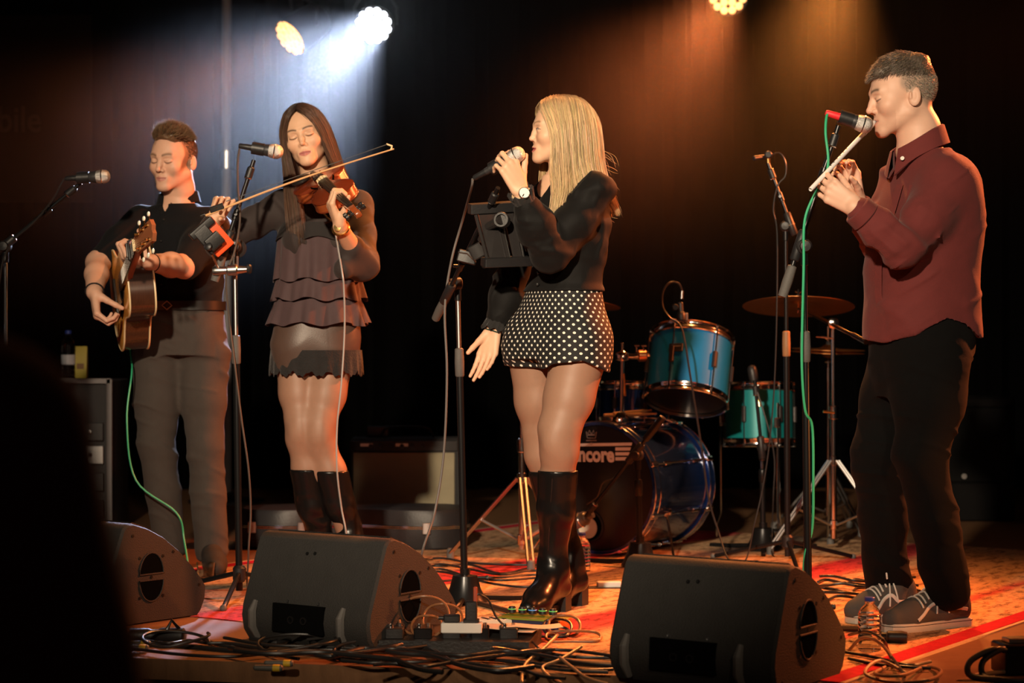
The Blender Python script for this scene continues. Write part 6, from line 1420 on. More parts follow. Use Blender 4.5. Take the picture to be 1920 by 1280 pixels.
# snare
SC_ = at(1190, 757, 9.05); drum('snare_drum', 'shallow blue snare drum half hidden behind the rack tom', SC_, (.02, .05, 1), .170, .15, NAVY, 8, .2)
sst = thing('snare_stand', 'chrome folding stand under the blue snare drum', 'stand', (SC_.x, SC_.y, 0))
MB().cyl((SC_.x, SC_.y, .05), (SC_.x, SC_.y, SC_.z-.13), .012).build('tube', CHROME, sst)
for k in range(3):
    a = 2*PI*k/3+.3; MB().cyl((SC_.x, SC_.y, .22), (SC_.x+.25*math.cos(a), SC_.y+.25*math.sin(a), .012), .008).build('leg', CHROME, sst); MB().tube([(SC_.x, SC_.y, SC_.z-.14), (SC_.x+.14*math.cos(a), SC_.y+.14*math.sin(a), SC_.z-.115), (SC_.x+.165*math.cos(a), SC_.y+.165*math.sin(a), SC_.z-.10)], .006, 8).build('basket_arm', CHROME, sst)
# floor tom
FC = at(1423, 777, 9.25); ft, u, v, d = drum('floor_tom', 'green teal floor tom standing behind the bass drum', FC, (.0, .06, 1), .158, .25, TEALG, 6, .5)
for k in range(3):
    a = 2*PI*k/3+.9; x_, y_ = FC.x+math.cos(a)*.178, FC.y+math.sin(a)*.178
    MB().tube([(x_, y_, FC.z+.06), (x_, y_, .12), (x_+math.cos(a)*.02, y_+math.sin(a)*.02, .07), (x_+math.cos(a)*.02, y_+math.sin(a)*.02, .012)], .0062, 8).build('leg', CHROME, ft); MB().box((x_-math.cos(a)*.008, y_-math.sin(a)*.008, FC.z-.03), (.03, .03, .045), None, .005).build('leg_bracket', CHROME, ft)
# cymbals
BRONZE = mat('bronze_cymbal', (.60, .24, .08), .40, 1., var=.15, scale=30, bump=.15, bscale=90)
def tripod(t, b, zt, spread, rot, zlow=.10, r=.012):
    for k in range(3):
        a = rot+2*PI*k/3; dx, dy = math.cos(a), math.sin(a); f = Vector((b.x+dx*spread, b.y+dy*spread, .03)); top = Vector((b.x+dx*.02, b.y+dy*.02, zt)); lo = Vector((b.x+dx*.018, b.y+dy*.018, zlow))
        sd = Vector((-dy, dx, 0)); l = MB()
        for s in (1, -1): l.tube([top+sd*.011*s, f+sd*.011*s], .0065, 6)
        lg = None
        for s in (1, -1):
            q = MB().tube([top+sd*.011*s, f+sd*.011*s], .0065, 6).build('leg_rail', BRUSH, t)
        mid = top.lerp(f, .55)
        for s in (1, -1): MB().tube([lo+sd*.006*s, mid+sd*.006*s], .005, 6).build('brace', BRUSH, t)
        MB().lathe([(.012, 0), (.017, .004), (.015, .045), (.010, .05)], f+Vector((0,0,-.03)), (0,0,1), 12).build('rubber_foot', RUBBER, t)
    for z in (zt, zlow): MB().lathe([(r*1.2, -.022), (r*1.7, -.018), (r*1.7, .018), (r*1.2, .022)], (b.x, b.y, z), n=16).build('leg_collar', CHROME, t)
def cymbal(t, c, nrm, r):
    MB().lathe([(.006, .018), (.022, .016), (.034, .004), (.040, .001), (r*.6, -.008), (r, -.020), (r, -.0185), (r*.6, -.0065), (.040, .0025), (.034, .006), (.022, .0185), (.006, .020)], c, nrm, 56, close=False).build('cymbal', BRONZE, t)
    n = Vector(nrm).normalized(); c = Vector(c)
    MB().cyl(c-n*.05, c+n*.06, .004, n=8).build('tilter_rod', CHROME, t); MB().lathe([(.012, .020), (.013, .032), (.008, .034)], c, n, 12).build('felt', mat('dark_felt', (.03, .03, .03), .95), t); MB().tube([c+n*.045+Vector((-.014, 0, .006)), c+n*.042, c+n*.045+Vector((.014, 0, .006))], .004, 6).build('wing_nut', CHROME, t)
c1 = at(1497, 567, 8.95); p1 = on_floor(1565, 1062); p1 = Vector((at(1563, 0, 8.7).x, 8.7, 0))
t = thing('cymbal_stand', 'chrome boom cymbal stand at the right of the drums', 'cymbal stand', p1)
j1 = at(1562, 606, 8.7)
MB().cyl((p1.x, p1.y, .06), (p1.x, p1.y, .62), .0145).build('lower_tube', CHROME, t); MB().cyl((p1.x, p1.y, .6), j1, .0105).build('upper_tube', CHROME, t)
MB().lathe([(.015, -.03), (.021, -.026), (.021, .026), (.015, .03)], (p1.x, p1.y, .61), n=16).build('tube_clamp', CHROME, t); MB().cyl((p1.x, p1.y-.02, .61), (p1.x-.05, p1.y-.025, .615), .006).build('wing_screw', GOLD, t)
MB().lathe([(.016, -.02), (.024, -.016), (.024, .016), (.016, .02)], j1, (0, 1, 0), 18).build('boom_joint', CHROME, t); MB().cyl(at(1500, 577, 8.93), at(1622, 640, 8.45), .0085).build('boom_arm', CHROME, t)
MB().cyl(at(1600, 628, 8.54), at(1624, 641, 8.44), .012).build('boom_weight', CHROME, t)
MB().tube([at(1500, 578, 8.93), c1+Vector((0, 0, -.03))], .007, 8).build('tilter', CHROME, t)
for dx in (-32, -22): MB().cyl(at(1562+dx, 631, 8.68), at(1562, 634, 8.68), .003).build('wing_screw_thread', CHROME, t)
cymbal(t, c1, (.03, .17, 1), .250); tripod(t, p1, .40, .32, 3.55, .12)
c2 = at(1042, 556, 9.1); p2 = Vector((at(979, 0, 8.25).x, 8.25, 0)); t = thing('cymbal_stand', 'chrome cymbal stand whose legs show left of the singer\'s boots', 'cymbal stand', p2); j2 = at(979, 668, 8.25)
MB().cyl((p2.x, p2.y, .06), (p2.x, p2.y, .5), .0145).build('lower_tube', CHROME, t); MB().cyl((p2.x, p2.y, .48), j2, .011).build('upper_tube', CHROME, t); MB().cyl(j2, c2+Vector((0, 0, -.03)), .0085).build('boom_arm', CHROME, t); MB().lathe([(.016, -.02), (.024, -.016), (.024, .016), (.016, .02)], j2, (0, 1, 0), 18).build('boom_joint', CHROME, t)
MB().lathe([(.015, -.03), (.021, -.026), (.021, .026), (.015, .03)], (p2.x, p2.y, .49), n=16).build('tube_clamp', CHROME, t)
cymbal(t, c2, (.12, .07, 1), .300); tripod(t, p2, .355, .33, 2.72, .10)
c3 = at(1553, 658, 9.6); p3 = Vector((c3.x, c3.y, 0)); t = thing('hi_hat', 'thin hi hat cymbals far behind the right cymbal stand', 'hi hat', p3)
MB().cyl((p3.x, p3.y, .05), (p3.x, p3.y, c3.z+.14), .006).build('rod', CHROME, t); MB().cyl((p3.x, p3.y, .05), (p3.x, p3.y, c3.z-.08), .012).build('tube', CHROME, t); cymbal(t, c3+Vector((0,0,.012)), (0.03, -.03, 1), .175); cymbal(t, c3-Vector((0,0,.012)), (-.03, .03, -1), .175); tripod(t, p3, .3, .26, 1.0, .1)
for i, (a, b) in enumerate(((at(1132, 783, 8.62), at(1232, 774, 8.80)), (at(1150, 792, 8.64), at(1222, 768, 8.88)))):
    tt = KR*1.04+KC.z
    a.z = tt+.020+.006*i; b.z = tt+.020+.012*i; q = thing('drumstick', ['wooden drumstick lying across the bass drum top, the nearer one', 'wooden drumstick crossing over the nearer one on the bass drum'][i], 'drumstick', a, 0, 'drumsticks on the bass drum')
    d = (b-a).normalized(); L = (b-a).length; MB().lathe([(0, 0), (.007, .003), (.0075, .02), (.0072, L*.75), (.004, L-.012), (.0052, L-.006), (0, L)], a, d, 12).build('shaft', mat('hickory', (.62, .33, .13), .5), q)
# drum microphones
DT = 8.55
tm = thing('drum_microphone', 'black clip microphone standing on the rim of the rack tom', 'microphone', at(1275, 585, DT))
MB().lathe([(.0, -.03), (.019, -.028), (.021, -.006), (.017, .004), (.012, .01), (.012, .045), (.008, .05)], at(1277, 588, DT), (-.05, .1, 1), 16).build('body', BLACK, tm)
MB().box(at(1282, 594, DT+.02), (.035, .03, .035), None, .005).build('rim_clamp', RUBBER, tm); MB().lathe([(.012, -.012), (.015, -.008), (.015, .008), (.012, .012)], at(1266, 576, DT), (0, 1, 0), 14).build('swivel', SATIN, tm); MB().cyl(at(1278, 560, DT), at(1279, 545, DT), .007).build('plug', BRUSH, tm)
cable('black cable looping up off the tom microphone and over the tom', [at(1279, 545, DT), at(1272, 531, DT-.02), at(1255, 530, DT-.03), at(1243, 548, DT-.04), at(1243, 575, DT-.05), at(1256, 595, DT-.10), at(1275, 609, DT-.22), at(1284, 640, DT-.26), at(1292, 690, DT-.26), at(1300, 740, DT-.24), at(1308, 790, DT-.22), at(1317, 850, DT-.2), at(1328, 930, DT-.2), at(1345, 990, DT-.22), on_floor(1372, 1056, .006), on_floor(1420, 1052, .006)], .0042)
D2 = 8.75
stF, dF = stand('short black stand with golden boom by the floor tom', (at(1431, 0, D2).x, D2, 0), at(1429, 838, D2), at(1415, 712, D2-.02), at(1430, 862, D2-.02), clutch=(.36, .30), base_kind='round', grip_m=SATIN, pole_m=CHROME, grip_len=.04)
fmk = thing('drum_microphone', 'dark microphone with rounded head over the teal floor tom', 'microphone', at(1413, 700, D2)); MB().lathe([(0, -.035), (.018, -.034), (.021, -.01), (.022, .02), (.019, .035), (.012, .043), (0, .046)], at(1412, 703, D2), (-.15, .1, 1), 18).build('body', BLACK, fmk); MB().cyl(at(1416, 716, D2), at(1424, 762, D2-.02), .0075).build('gooseneck', GOLD, fmk)
cable('grey cable drooping from the floor tom microphone', [at(1420, 735, D2-.03), at(1440, 800, D2-.05), at(1452, 860, D2-.05), at(1450, 930, D2-.05), at(1448, 1000, D2-.04), on_floor(1450, 1042, .006), on_floor(1490, 1046, .006)], .0034)
D3 = 8.12
stG, dG_ = stand('short black stand whose boom points into the bass drum', (at(1200, 0, D3).x, D3, 0), at(1196, 853, D3), at(1098, 968, D3+.10), at(1243, 782, D3-.06), clutch=(.36, .29), base_kind='round', grip_m=SATIN, pole_m=SATIN, grip_len=.12)
MB().tube(catmull([at(1150, 896, D3-.02), at(1130, 905, D3), at(1120, 930, D3+.04), at(1100, 945, D3+.08)], 5), .0035, 6).build('boom_cable', CABLE, stG)
kmk = thing('kick_microphone', 'stout grey microphone at the bass drum port', 'microphone', at(1088, 975, D3+.16)); MB().lathe([(0, -.05), (.024, -.048), (.030, -.03), (.030, .02), (.024, .03), (.014, .035), (.014, .06), (0, .062)], at(1090, 974, D3+.14), (.7, -.4, .35), 20).build('body', mat('grey_microphone_body', (.12, .115, .11), .35, .5), kmk); MB().torus(at(1090, 974, D3+.14), .031, .003, (.7, -.4, .35), 24, 6).build('band', SILVER, kmk)

# ------------------------------------------------------------------ instruments
SPRUCE = mat('amber_spruce', (.80, .36, .07), .28, var=.18, scale=14, stretch=(1, 1, 12), coat=.5)
ROSE = mat('dark_rosewood', (.055, .020, .010), .25, var=.5, scale=12, stretch=(14, 14, 1), coat=.5)
MAHOG = mat('mahogany_neck', (.28, .095, .04), .35, var=.2, scale=15); EBONY = mat('ebony', (.012, .010, .009), .35); CREAM = mat('cream_binding', (.78, .62, .36), .4); STR = mat('steel_string', (.75, .72, .68), .25, 1.)
def outline(pts, n=6):
    h = catmull([Vector((a, b, 0)) for a, b in pts], n); return [(q.x, q.y) for q in h]
def guitar():
    a = Vector((.29, -.92, .26)).normalized()                         # towards the headstock
    nq = Vector((-.70, -.72, .05)); n = (nq-a*nq.dot(a)).normalized(); w_ = n.cross(a).normalized()   # top normal, width
    c = at(224, 549, 7.64)                                             # middle of the soundboard
    t = thing('acoustic_guitar', 'amber topped acoustic guitar with dark sides held by the man at left', 'guitar', c)
    half = [(-.245, 0), (-.240, .07), (-.20, .150), (-.13, .195), (-.06, .190), (.0, .150), (.05, .124), (.10, .126), (.16, .140), (.21, .125), (.238, .07), (.245, 0)]
    o = outline(half); poly = o+[(x_, -y_) for x_, y_ in reversed(o[1:-1])]
    poly = [(x_, y_) for x_, y_ in poly if not (x_ > .13 and y_ < -.035)] if False else poly
    ring = lambda h, g=1.: [c+a*x_*g+w_*y_*g+n*h for x_, y_ in poly]
    body = MB().quad_strip_rings([ring(-.10), ring(-.004)]).build('side', ROSE, t, auto=50)
    MB().quad_strip_rings([ring(-.004), ring(-.001), ring(0, .985)]).build('soundboard', SPRUCE, t)
    MB().quad_strip_rings([ring(-.104, .985), ring(-.1005, .997)]).build('back', ROSE, t)
    for h in (-.003, -.099): MB().tube([Vector(p_) for p_ in ring(h, 1.004)]+[Vector(ring(h, 1.004)[0])], .0036, 6).build('binding', CREAM, t)
    for x_ in (-.085, .0): 
        pass
    MB().lathe([(.050, .0006), (0, .0008)], c+a*.085, n, 32).build('sound_hole', INSIDE_SHADE, t); MB().torus(c+a*.085+n*.0006, .055, .0035, n, 36, 6).build('rosette', EBONY, t)
    MB().box(c-a*.085+n*.005, (.16, .028, .010), rotm(w_, a, n), .003).build('bridge', EBONY, t)
    pk = outline([(.10, -.055), (.06, -.095), (.0, -.105), (-.02, -.07), (.02, -.05), (.05, -.052), (.10, -.055)], 4); MB().prism(pk, .0005, .0018, c, a, w_, n).build('pickguard', mat('tortoise_pickguard', (.03, .012, .006), .2), t)
    ne = c+a*.60+n*.012; MB().quad_strip_rings([[c+a*x_+w_*(q*wd)+n*h for q, h in ((-1, .010), (-1, .002), (-.6, -.018*k), (.6, -.018*k), (1, .002), (1, .010))] for x_, wd, k in ((.20, .028, 1.2), (.30, .027, 1), (.60, .022, .9))]).build('neck', MAHOG, t)
    MB().quad_strip_rings([[c+a*x_+w_*(q*wd)+n*h for q, h in ((-1, .009), (1, .009), (1, .015), (-1, .015))] for x_, wd in ((.13, .030), (.60, .0222))]).build('fretboard', EBONY, t)
    for k in range(16):
        x_ = .60-.645*(1-2**(-(k+1)/12)); MB().cyl(c+a*x_+w_*.025+n*.0155, c+a*x_-w_*.025+n*.0155, .0012, n=5).build('fret', STR, t)
    ha = (a-n*.22).normalized(); hn = (n+a*.22).normalized(); hc = c+a*.60+n*.008
    MB().prism([(0, -.022), (.02, -.034), (.17, -.040), (.185, -.015), (.178, 0), (.185, .015), (.17, .040), (.02, .034), (0, .022)], -.012, .003, hc, ha, w_, hn).build('headstock', MAHOG, t)
    MB().box(c+a*.602+n*.014, (.044, .006, .010), rotm(w_, a, n)).build('nut', CREAM, t)
    for s in (1, -1):
        for k in range(3):
            q = hc+ha*(.045+.05*k)+w_*s*.026; MB().cyl(q+hn*.003, q+hn*.018, .004, n=8).build('tuner_post', GOLD, t); MB().lathe([(.007, .003), (.007, .006), (0, .007)], q, hn, 12).build('bushing', GOLD, t)
            MB().cyl(q-hn*.006+w_*s*.008, q-hn*.006+w_*s*.034, .003, n=6).build('tuner_shaft', GOLD, t); MB().sphere(q-hn*.006+w_*s*.042, .0095, 12, 8, rotm(w_, ha, hn), (1, 1.0, .5)).build('tuner_button', mat('pearl_button', (.78, .76, .62), .3), t)
    for k in range(6): MB().tube([c-a*.085+w_*(-.026+.0104*k)+n*.011, c+a*.60+w_*(-.018+.0072*k)+n*.0185, hc+ha*(.05+.05*(k if k < 3 else 5-k))+w_*(-.024 if k < 3 else .024)+hn*.014], .0008, 4).build('string', STR, t)
    # capo across the neck
    q = c+a*.53; cp = thing('capo', 'black and silver capo clamped on the guitar neck', 'capo', q)
    MB().box(q+n*.024, (.066, .012, .010), rotm(w_, a, n), .003).build('bar', BLACK, cp); MB().box(q-n*.020, (.060, .012, .008), rotm(w_, a, n), .003).build('back_arm', SATIN, cp); MB().tube([q+w_*.036+n*.024, q+w_*.046, q+w_*.034-n*.024], .006, 8).build('spring', SILVER, cp); MB().cyl(q+n*.03-w_*.02, q+n*.03+w_*.03, .004).build('trim', SILVER, cp)
    # shoulder strap end and cable
    sp = [c-a*.245-n*.05, c-a*.30+w_*.02-n*.03, c-a*.30+w_*.0+Vector((-.05, .05, -.09)), at(186, 668, 7.75)]
    return t, c, a, n, w_
gt, gc, ga, gn, gw = guitar()
cable('green guitar cable trailing down behind the guitarist\'s leg', [gc-ga*.245-gn*.05, at(240, 668, 7.86)+Vector((0, .06, 0)), at(247, 700, 7.82), at(238, 790, 7.78), at(255, 900, 7.78), at(330, 960, 7.76), at(345, 1010, 7.76), on_floor(350, 1085, .006), on_floor(300, 1090, .006)], .0036, CABLEG)

def violin():
    W_ = Vector(FD['Wl']); d = Vector(FD['dl']).normalized()
    tail = at(588, 330, 7.36); scroll = at(668, 397, 6.84); a = (scroll-tail).normalized()
    wq = Vector((.86, .12, .50)); w_ = (wq-a*wq.dot(a)).normalized(); n = a.cross(w_).normalized()
    if n.z < 0: n = -n
    t = thing('violin', 'reddish brown violin held under the dark haired woman\'s chin', 'violin', tail)
    RED = mat('red_brown_varnish', (.15, .026, .009), .25, var=.3, scale=12, coat=.7); RIB = mat('orange_brown_varnish', (.26, .060, .016), .25, var=.25, coat=.7)
    o0 = tail+a*.178
    half = [(-.178, 0), (-.172, .05), (-.14, .093), (-.10, .1035), (-.062, .094), (-.050, .083), (-.030, .062), (.0, .055), (.034, .060), (.052, .074), (.062, .079), (.095, .084), (.135, .075), (.165, .045), (.178, 0)]
    o = outline(half, 4); poly = o+[(x_, -y_) for x_, y_ in reversed(o[1:-1])]
    ring = lambda h, g=1.: [o0+a*x_*g+w_*y_*g+n*h for x_, y_ in poly]
    MB().quad_strip_rings([ring(-.034, .975), ring(0, .975)]).build('ribs', RIB, t, auto=50)
    def plate(nm, h0, s):
        r = [ring(h0-.0015*s, 1.0), ring(h0+.0025*s, 1.0)]
        for g, h in ((.97, .0035), (.85, .007), (.65, .012), (.40, .0155), (.15, .017)): r.append(ring(h0+h*s, g))
        MB().quad_strip_rings(r).build(nm, RED, t)
    plate('belly', 0, 1); plate('back', -.034, -1)
    for s in (1, -1): MB().tube([o0+a*(-.036+.008*math.sin(k))+w_*s*(.036+.012*k/4+.004*math.sin(2*k))+n*(.0135-.001*k) if False else o0+a*(-.045+.018*k)+w_*s*(.046-.003*k+.003*math.sin(1.6*k))+n*.0125 for k in range(5)], [.002, .0035, .003, .0035, .002], 6).build('sound_hole', INSIDE_SHADE, t)
    MB().quad_strip_rings([[o0+a*x_+w_*q*wd+n*h for q, h in ((-1, h0), (1, h0), (.7, h0+.006), (-.7, h0+.006))] for x_, wd, h0 in ((-.0, .021, .026), (.34, .012, .008))]).build('fingerboard', EBONY, t)
    MB().quad_strip_rings([[o0+a*x_+w_*q*wd+n*h for q, h in ((-1, .006), (-.7, -.012), (.7, -.012), (1, .006))] for x_, wd in ((.165, .015), (.335, .012))]).build('neck', RIB, t)
    MB().quad_strip_rings([[o0+a*x_+w_*q*wd+n*(h0+h) for q, h in ((-1, .004), (1, .004), (.7, -.016), (-.7, -.016))] for x_, wd, h0 in ((.335, .012, .004), (.40, .010, -.006))]).build('pegbox', RIB, t)
    MB().lathe([(.004, -.012), (.013, -.010), (.016, 0), (.013, .010), (.004, .012)], o0+a*.412-n*.006, w_, 16).build('scroll', RIB, t)
    for k, (x_, s) in enumerate(((.345, 1), (.362, -1), (.378, 1), (.392, -1))): MB().lathe([(.003, -.018), (.0032, .018), (.004, .022), (.010, .030), (.009, .040), (0, .043)], o0+a*x_-n*.006, w_*s, 10).build('peg', EBONY, t)
    MB().quad_strip_rings([[o0+a*x_+w_*q*wd+n*h for q, h in ((-1, h0), (1, h0), (.6, h0+.008), (-.6, h0+.008))] for x_, wd, h0 in ((-.168, .010, .014), (-.06, .022, .024))]).build('tailpiece', EBONY, t)
    MB().quad_strip_rings([[o0-a*.006+a*th+w_*q+n*h for q, h in ((-.021, .014), (-.021, .036), (0, .043), (.021, .036), (.021, .014))] for th in (-.002, .002)]).build('bridge', CREAM, t)
    for k in range(4): MB().tube([o0-a*.062+w_*(-.016+.0107*k)+n*.031, o0-a*.006+w_*(-.0165+.011*k)+n*.042, o0+a*.335+w_*(-.008+.0053*k)+n*.016], .0007, 4).build('string', STR, t); MB().cyl(o0-a*.07+w_*(-.016+.0107*k)+n*.030, o0-a*.07+w_*(-.016+.0107*k)+n*.042, .0028, n=8).build('fine_tuner', SILVER, t)
    MB().sphere(o0-a*.150+w_*-.05+n*.020, .040, 16, 9, rotm(w_, a, n), (1, .75, .32)).build('chin_rest', EBONY, t)
    MB().tube(catmull([o0-a*.15-w_*.10-n*.045, o0-a*.12-w_*.0-n*.060, o0-a*.15+w_*.10-n*.045], 6), .010, 8, flat=.6).build('shoulder_rest', EBONY, t)
    cable('silvery cable hanging down from the violin', [o0-a*.05-n*.05, at(640, 500, 7.12), at(645, 545, 7.12), at(646, 620, 7.14), at(640, 720, 7.14), at(632, 800, 7.14), at(632, 880, 7.14), at(640, 950, 7.16), at(650, 1010, 7.16), on_floor(650, 1112, .006), on_floor(600, 1110, .006)], .0034, mat('silver_grey_cable', (.28, .26, .25), .4))
    return t
violin()
bq = thing('violin_bow', 'long wooden violin bow drawn across the violin strings', 'bow', at(410, 397, 7.0))
b0, b1 = at(385, 402, 6.98), at(738, 277, 7.02); bd = (b1-b0).normalized(); L = (b1-b0).length; bu = (Vector((-.33, -.2, .93))-bd*Vector((-.33, -.2, .93)).dot(bd)).normalized()
# the hair runs under the stick on the violin side, lighter stick below in this view
stick = [b0+bd*L*f-bu*(.004-.010*math.sin(PI*f)) for f in [k/16 for k in range(17)]]
MB().tube(stick, [.0044-.0018*k/16 for k in range(17)], 8).build('stick', mat('pernambuco', (.62, .36, .17), .3), bq)
MB().quad_strip_rings([[b0+bd*L*f+bu*(.018+h)+bd.cross(bu)*q for q, h in ((-.003, 0), (.003, 0), (.003, .0022), (-.003, .0022))] for f in (.12, .975)]).build('bow_hair', mat('dark_bow_hair', (.05, .045, .04), .6), bq)
MB().box(b0+bd*.045+bu*.008, (.052, .010, .022), rotm(bd, bd.cross(bu), bu), .003).build('frog', EBONY, bq); MB().lathe([(.0046, 0), (.0052, .006), (.0042, .016), (0, .017)], b0-bd*.002, -bd, 10).build('screw_button', SILVER, bq)
MB().tube([b0+bd*(L*.985)-bu*.0035, b0+bd*(L*.995)+bu*.008, b0+bd*(L*.972)+bu*.021], [.004, .0036, .003], 8).build('tip', CREAM, bq)
MB().sphere(b0+bd*.045+bu*.008+Vector((0, -.006, 0)), .003, 8, 6).build('frog_eye', SILVER, bq)

wq = thing('tin_whistle', 'white tin whistle between the right man\'s lips and hands', 'whistle', at(1575, 300, 6.3))
mth = Vector(FL_['o'])+Vector(FL_['R']@np.array([0, -.098, -.068])*1.05); w1 = at(1516, 359, 6.10); wd = (w1-mth).normalized(); wL = (w1-mth).length; WH = mat('white_painted_tin', (.80, .78, .76), .3, .1, var=.03)
MB().lathe([(.0066, .085), (.0075, .088), (.0068, wL-.002), (.0058, wL), (.0056, wL-.03)], mth-wd*.012, wd, 18).build('tube', WH, wq); MB().lathe([(.003, 0), (.0062, .004), (.0088, .03), (.0090, .088), (.0072, .092)], mth-wd*.012, wd, 16).build('mouthpiece', WH, wq)
wu = (Vector((-.5, -.6, .6))-wd*Vector((-.5, -.6, .6)).dot(wd)).normalized()
for k in range(6): MB().lathe([(.0026, 0), (0, .0002)], mth+wd*(wL*.42+.022*k)+wu*.0072, wu, 10).build('finger_hole', INSIDE_SHADE, wq)
MB().box(mth+wd*.045+wu*.0085, (.010, .006, .002), rotm(wd, wd.cross(wu), wu)).build('window', INSIDE_SHADE, wq, False)

# ------------------------------------------------------------------ things at the back
AX0, AX1, AY = at(655, 0, 9.6).x, at(868, 0, 9.6).x, 9.6
am = thing('guitar_amplifier', 'black combo amplifier with tan grille cloth behind the violinist', 'amplifier', ((AX0+AX1)/2, AY+.13, 0))
aw = AX1-AX0; ax = (AX0+AX1)/2; zt = A(0, 822, AY)[2]
MB().box((ax, AY+.13, zt/2), (aw, .26, zt), None, .02).build('cabinet', mat('black_tolex', (.014, .013, .013), .7, bump=.5, bscale=200), am)
MB().box((ax-.01, AY-.003, (zt-.075)/2+.02), (aw-.06, .012, zt-.10), None, .004).build('grille_cloth', mat('tan_grille_cloth', (.30, .26, .17), .9, bump=.6, bscale=300, var=.15), am)
MB().box((ax, AY-.003, zt-.035), (aw-.05, .010, .05), None, .003).build('control_panel', mat('dark_panel', (.02, .019, .019), .35, .4), am)
for k in range(6): MB().lathe([(.010, 0), (.011, .004), (.009, .014), (0, .015)], (ax-.17+.05*k, AY-.008, zt-.035), (0, -1, 0), 12).build('knob', BLACK, am)
for k in (0, 1): MB().box((ax-.19+.17*k, AY-.010, zt-.03), (.06, .003, .014)).build('name_plate', BRUSH, am, False)
MB().tube(catmull([(ax-.13, AY+.10, zt), (ax-.10, AY+.10, zt+.045), (ax, AY+.10, zt+.055), (ax+.10, AY+.10, zt+.045), (ax+.13, AY+.10, zt)], 5), .010, 8, flat=.5).build('handle', BLACK, am)
t2 = thing('tuner_pedal', 'small dark box with aerial on the amplifier top', 'box', (at(708, 0, 9.7).x, 9.72, zt)); MB().box((at(708, 0, 9.7).x, 9.75, zt+.03), (.11, .09, .05), None, .006).build('case', BLACK, t2); MB().tube([(at(700, 0, 9.7).x, 9.75, zt+.05), (at(694, 0, 9.7).x, 9.75, zt+.09), (at(710, 0, 9.7).x, 9.75, zt+.095), (at(722, 0, 9.7).x, 9.75, zt+.06)], .003, 6).build('wire_handle', SATIN, t2)
# hard case lying in front of it
gcs = thing('guitar_case', 'black guitar case with silver rim lying behind the violinist\'s boots', 'case', (at(668, 0, 8.9).x, 8.9, 0))
ho_ = outline([(-.53, 0), (-.52, .08), (-.45, .15), (-.33, .19), (-.20, .17), (-.10, .13), (.0, .12), (.12, .15), (.24, .20), (.38, .205), (.47, .15), (.50, .07), (.505, 0)], 5); po = ho_+[(x_, -y_) for x_, y_ in reversed(ho_[1:-1])]; cxx = gcs.location.x
CASEM = mat('black_case_vinyl', (.020, .019, .021), .45, bump=.2, bscale=150)
rg = lambda z, g: [(cxx+x_*g, 8.95+y_*g, z) for x_, y_ in po]
MB().quad_strip_rings([rg(.002, .95), rg(.012, .985), rg(.098, 1.0)]).build('lower_shell', CASEM, gcs); MB().quad_strip_rings([rg(.106, 1.0), rg(.160, .985), rg(.176, .955), rg(.180, .8)]).build('lid', CASEM, gcs)
for z in (.099, .106): MB().tube(rg(z, 1.004)+[rg(z, 1.004)[0]], .0042, 6).build('rim', SILVER, gcs)
for px in (470, 565, 800): 
    x_ = at(px, 0, 8.75).x-cxx; y_ = -np.interp(x_, [q[0] for q in ho_], [q[1] for q in ho_]); MB().box((cxx+x_, 8.95+y_-.010, .10), (.035, .014, .05), None, .003).build('latch', BRUSH, gcs)
# equipment rack
rx_, ry_ = at(110, 0, 9.5).x, 9.5; rk = thing('equipment_rack', 'metal edged equipment rack in the shadow behind the guitarist', 'rack', (rx_, ry_+.2, 0)); rz_ = A(0, 712, 9.5)[2]; rw = .50
MB().box((rx_, ry_+.22, rz_/2), (rw, .42, rz_), None, .008).build('carcass', mat('dark_rack_board', (.016, .014, .015), .6), rk)
ALU = mat('aluminium_edge', (.14, .13, .13), .5, .8)
for s in (1, -1): MB().box((rx_+s*(rw/2-.008), ry_, rz_/2), (.030, .02, rz_+.01), None, .003).build('edge', ALU, rk)
for z in (.01, rz_-.005): MB().box((rx_, ry_, z), (rw, .02, .026), None, .003).build('edge', ALU, rk)
for i, z in enumerate((.12, .25, .38, .49)):
    u_ = MB().box((rx_, ry_-.004, z), (rw-.07, .02, .085), None, .003).build('rack_unit', [SATIN, BLACK, BRUSH, BLACK][i], rk)
    for k in range(5): MB().lathe([(.010, 0), (.009, .012), (0, .013)], (rx_-.15+.075*k, ry_-.013, z), (0, -1, 0), 10).build('knob', BRUSH if i % 2 else BLACK, u_)
def bottle(label, base, h, r, cap, name='water_bottle', fill=0.):
    b = Vector(base); t = thing(name, label, 'bottle', b)
    pr = [(r*.80, .001), (r*.97, .006)]
    for k in range(7):
        z = .02+(h*.62-.02)*k/6; pr += [(r, z), (r*.955, z+.004), (r, z+.008)]
    pr += [(r*.96, h*.70), (r*.72, h*.80), (r*.40, h*.87), (r*.36, h*.90), (r*.44, h*.905), (r*.44, h*.915), (r*.36, h*.92), (r*.36, h*.95)]
    MB().lathe(pr, b, n=28).build('body', PET, t); MB().lathe([(r*.40, h*.925), (r*.45, h*.93), (r*.45, h*.99), (r*.40, h)], b, n=20).build('cap', cap, t)
    MB().lathe([(r*1.01, h*.30), (r*1.01, h*.50)], b, n=28, close=False).build('label', mat('thin_pale_label', (.45, .5, .55), .4), t) if fill else None
    return t
tp = rz_+.002
bottle('water bottle with blue cap on the rack behind the guitarist', (at(128, 0, 9.6).x, 9.6, tp), .235, .034, BLUECAP, fill=1)
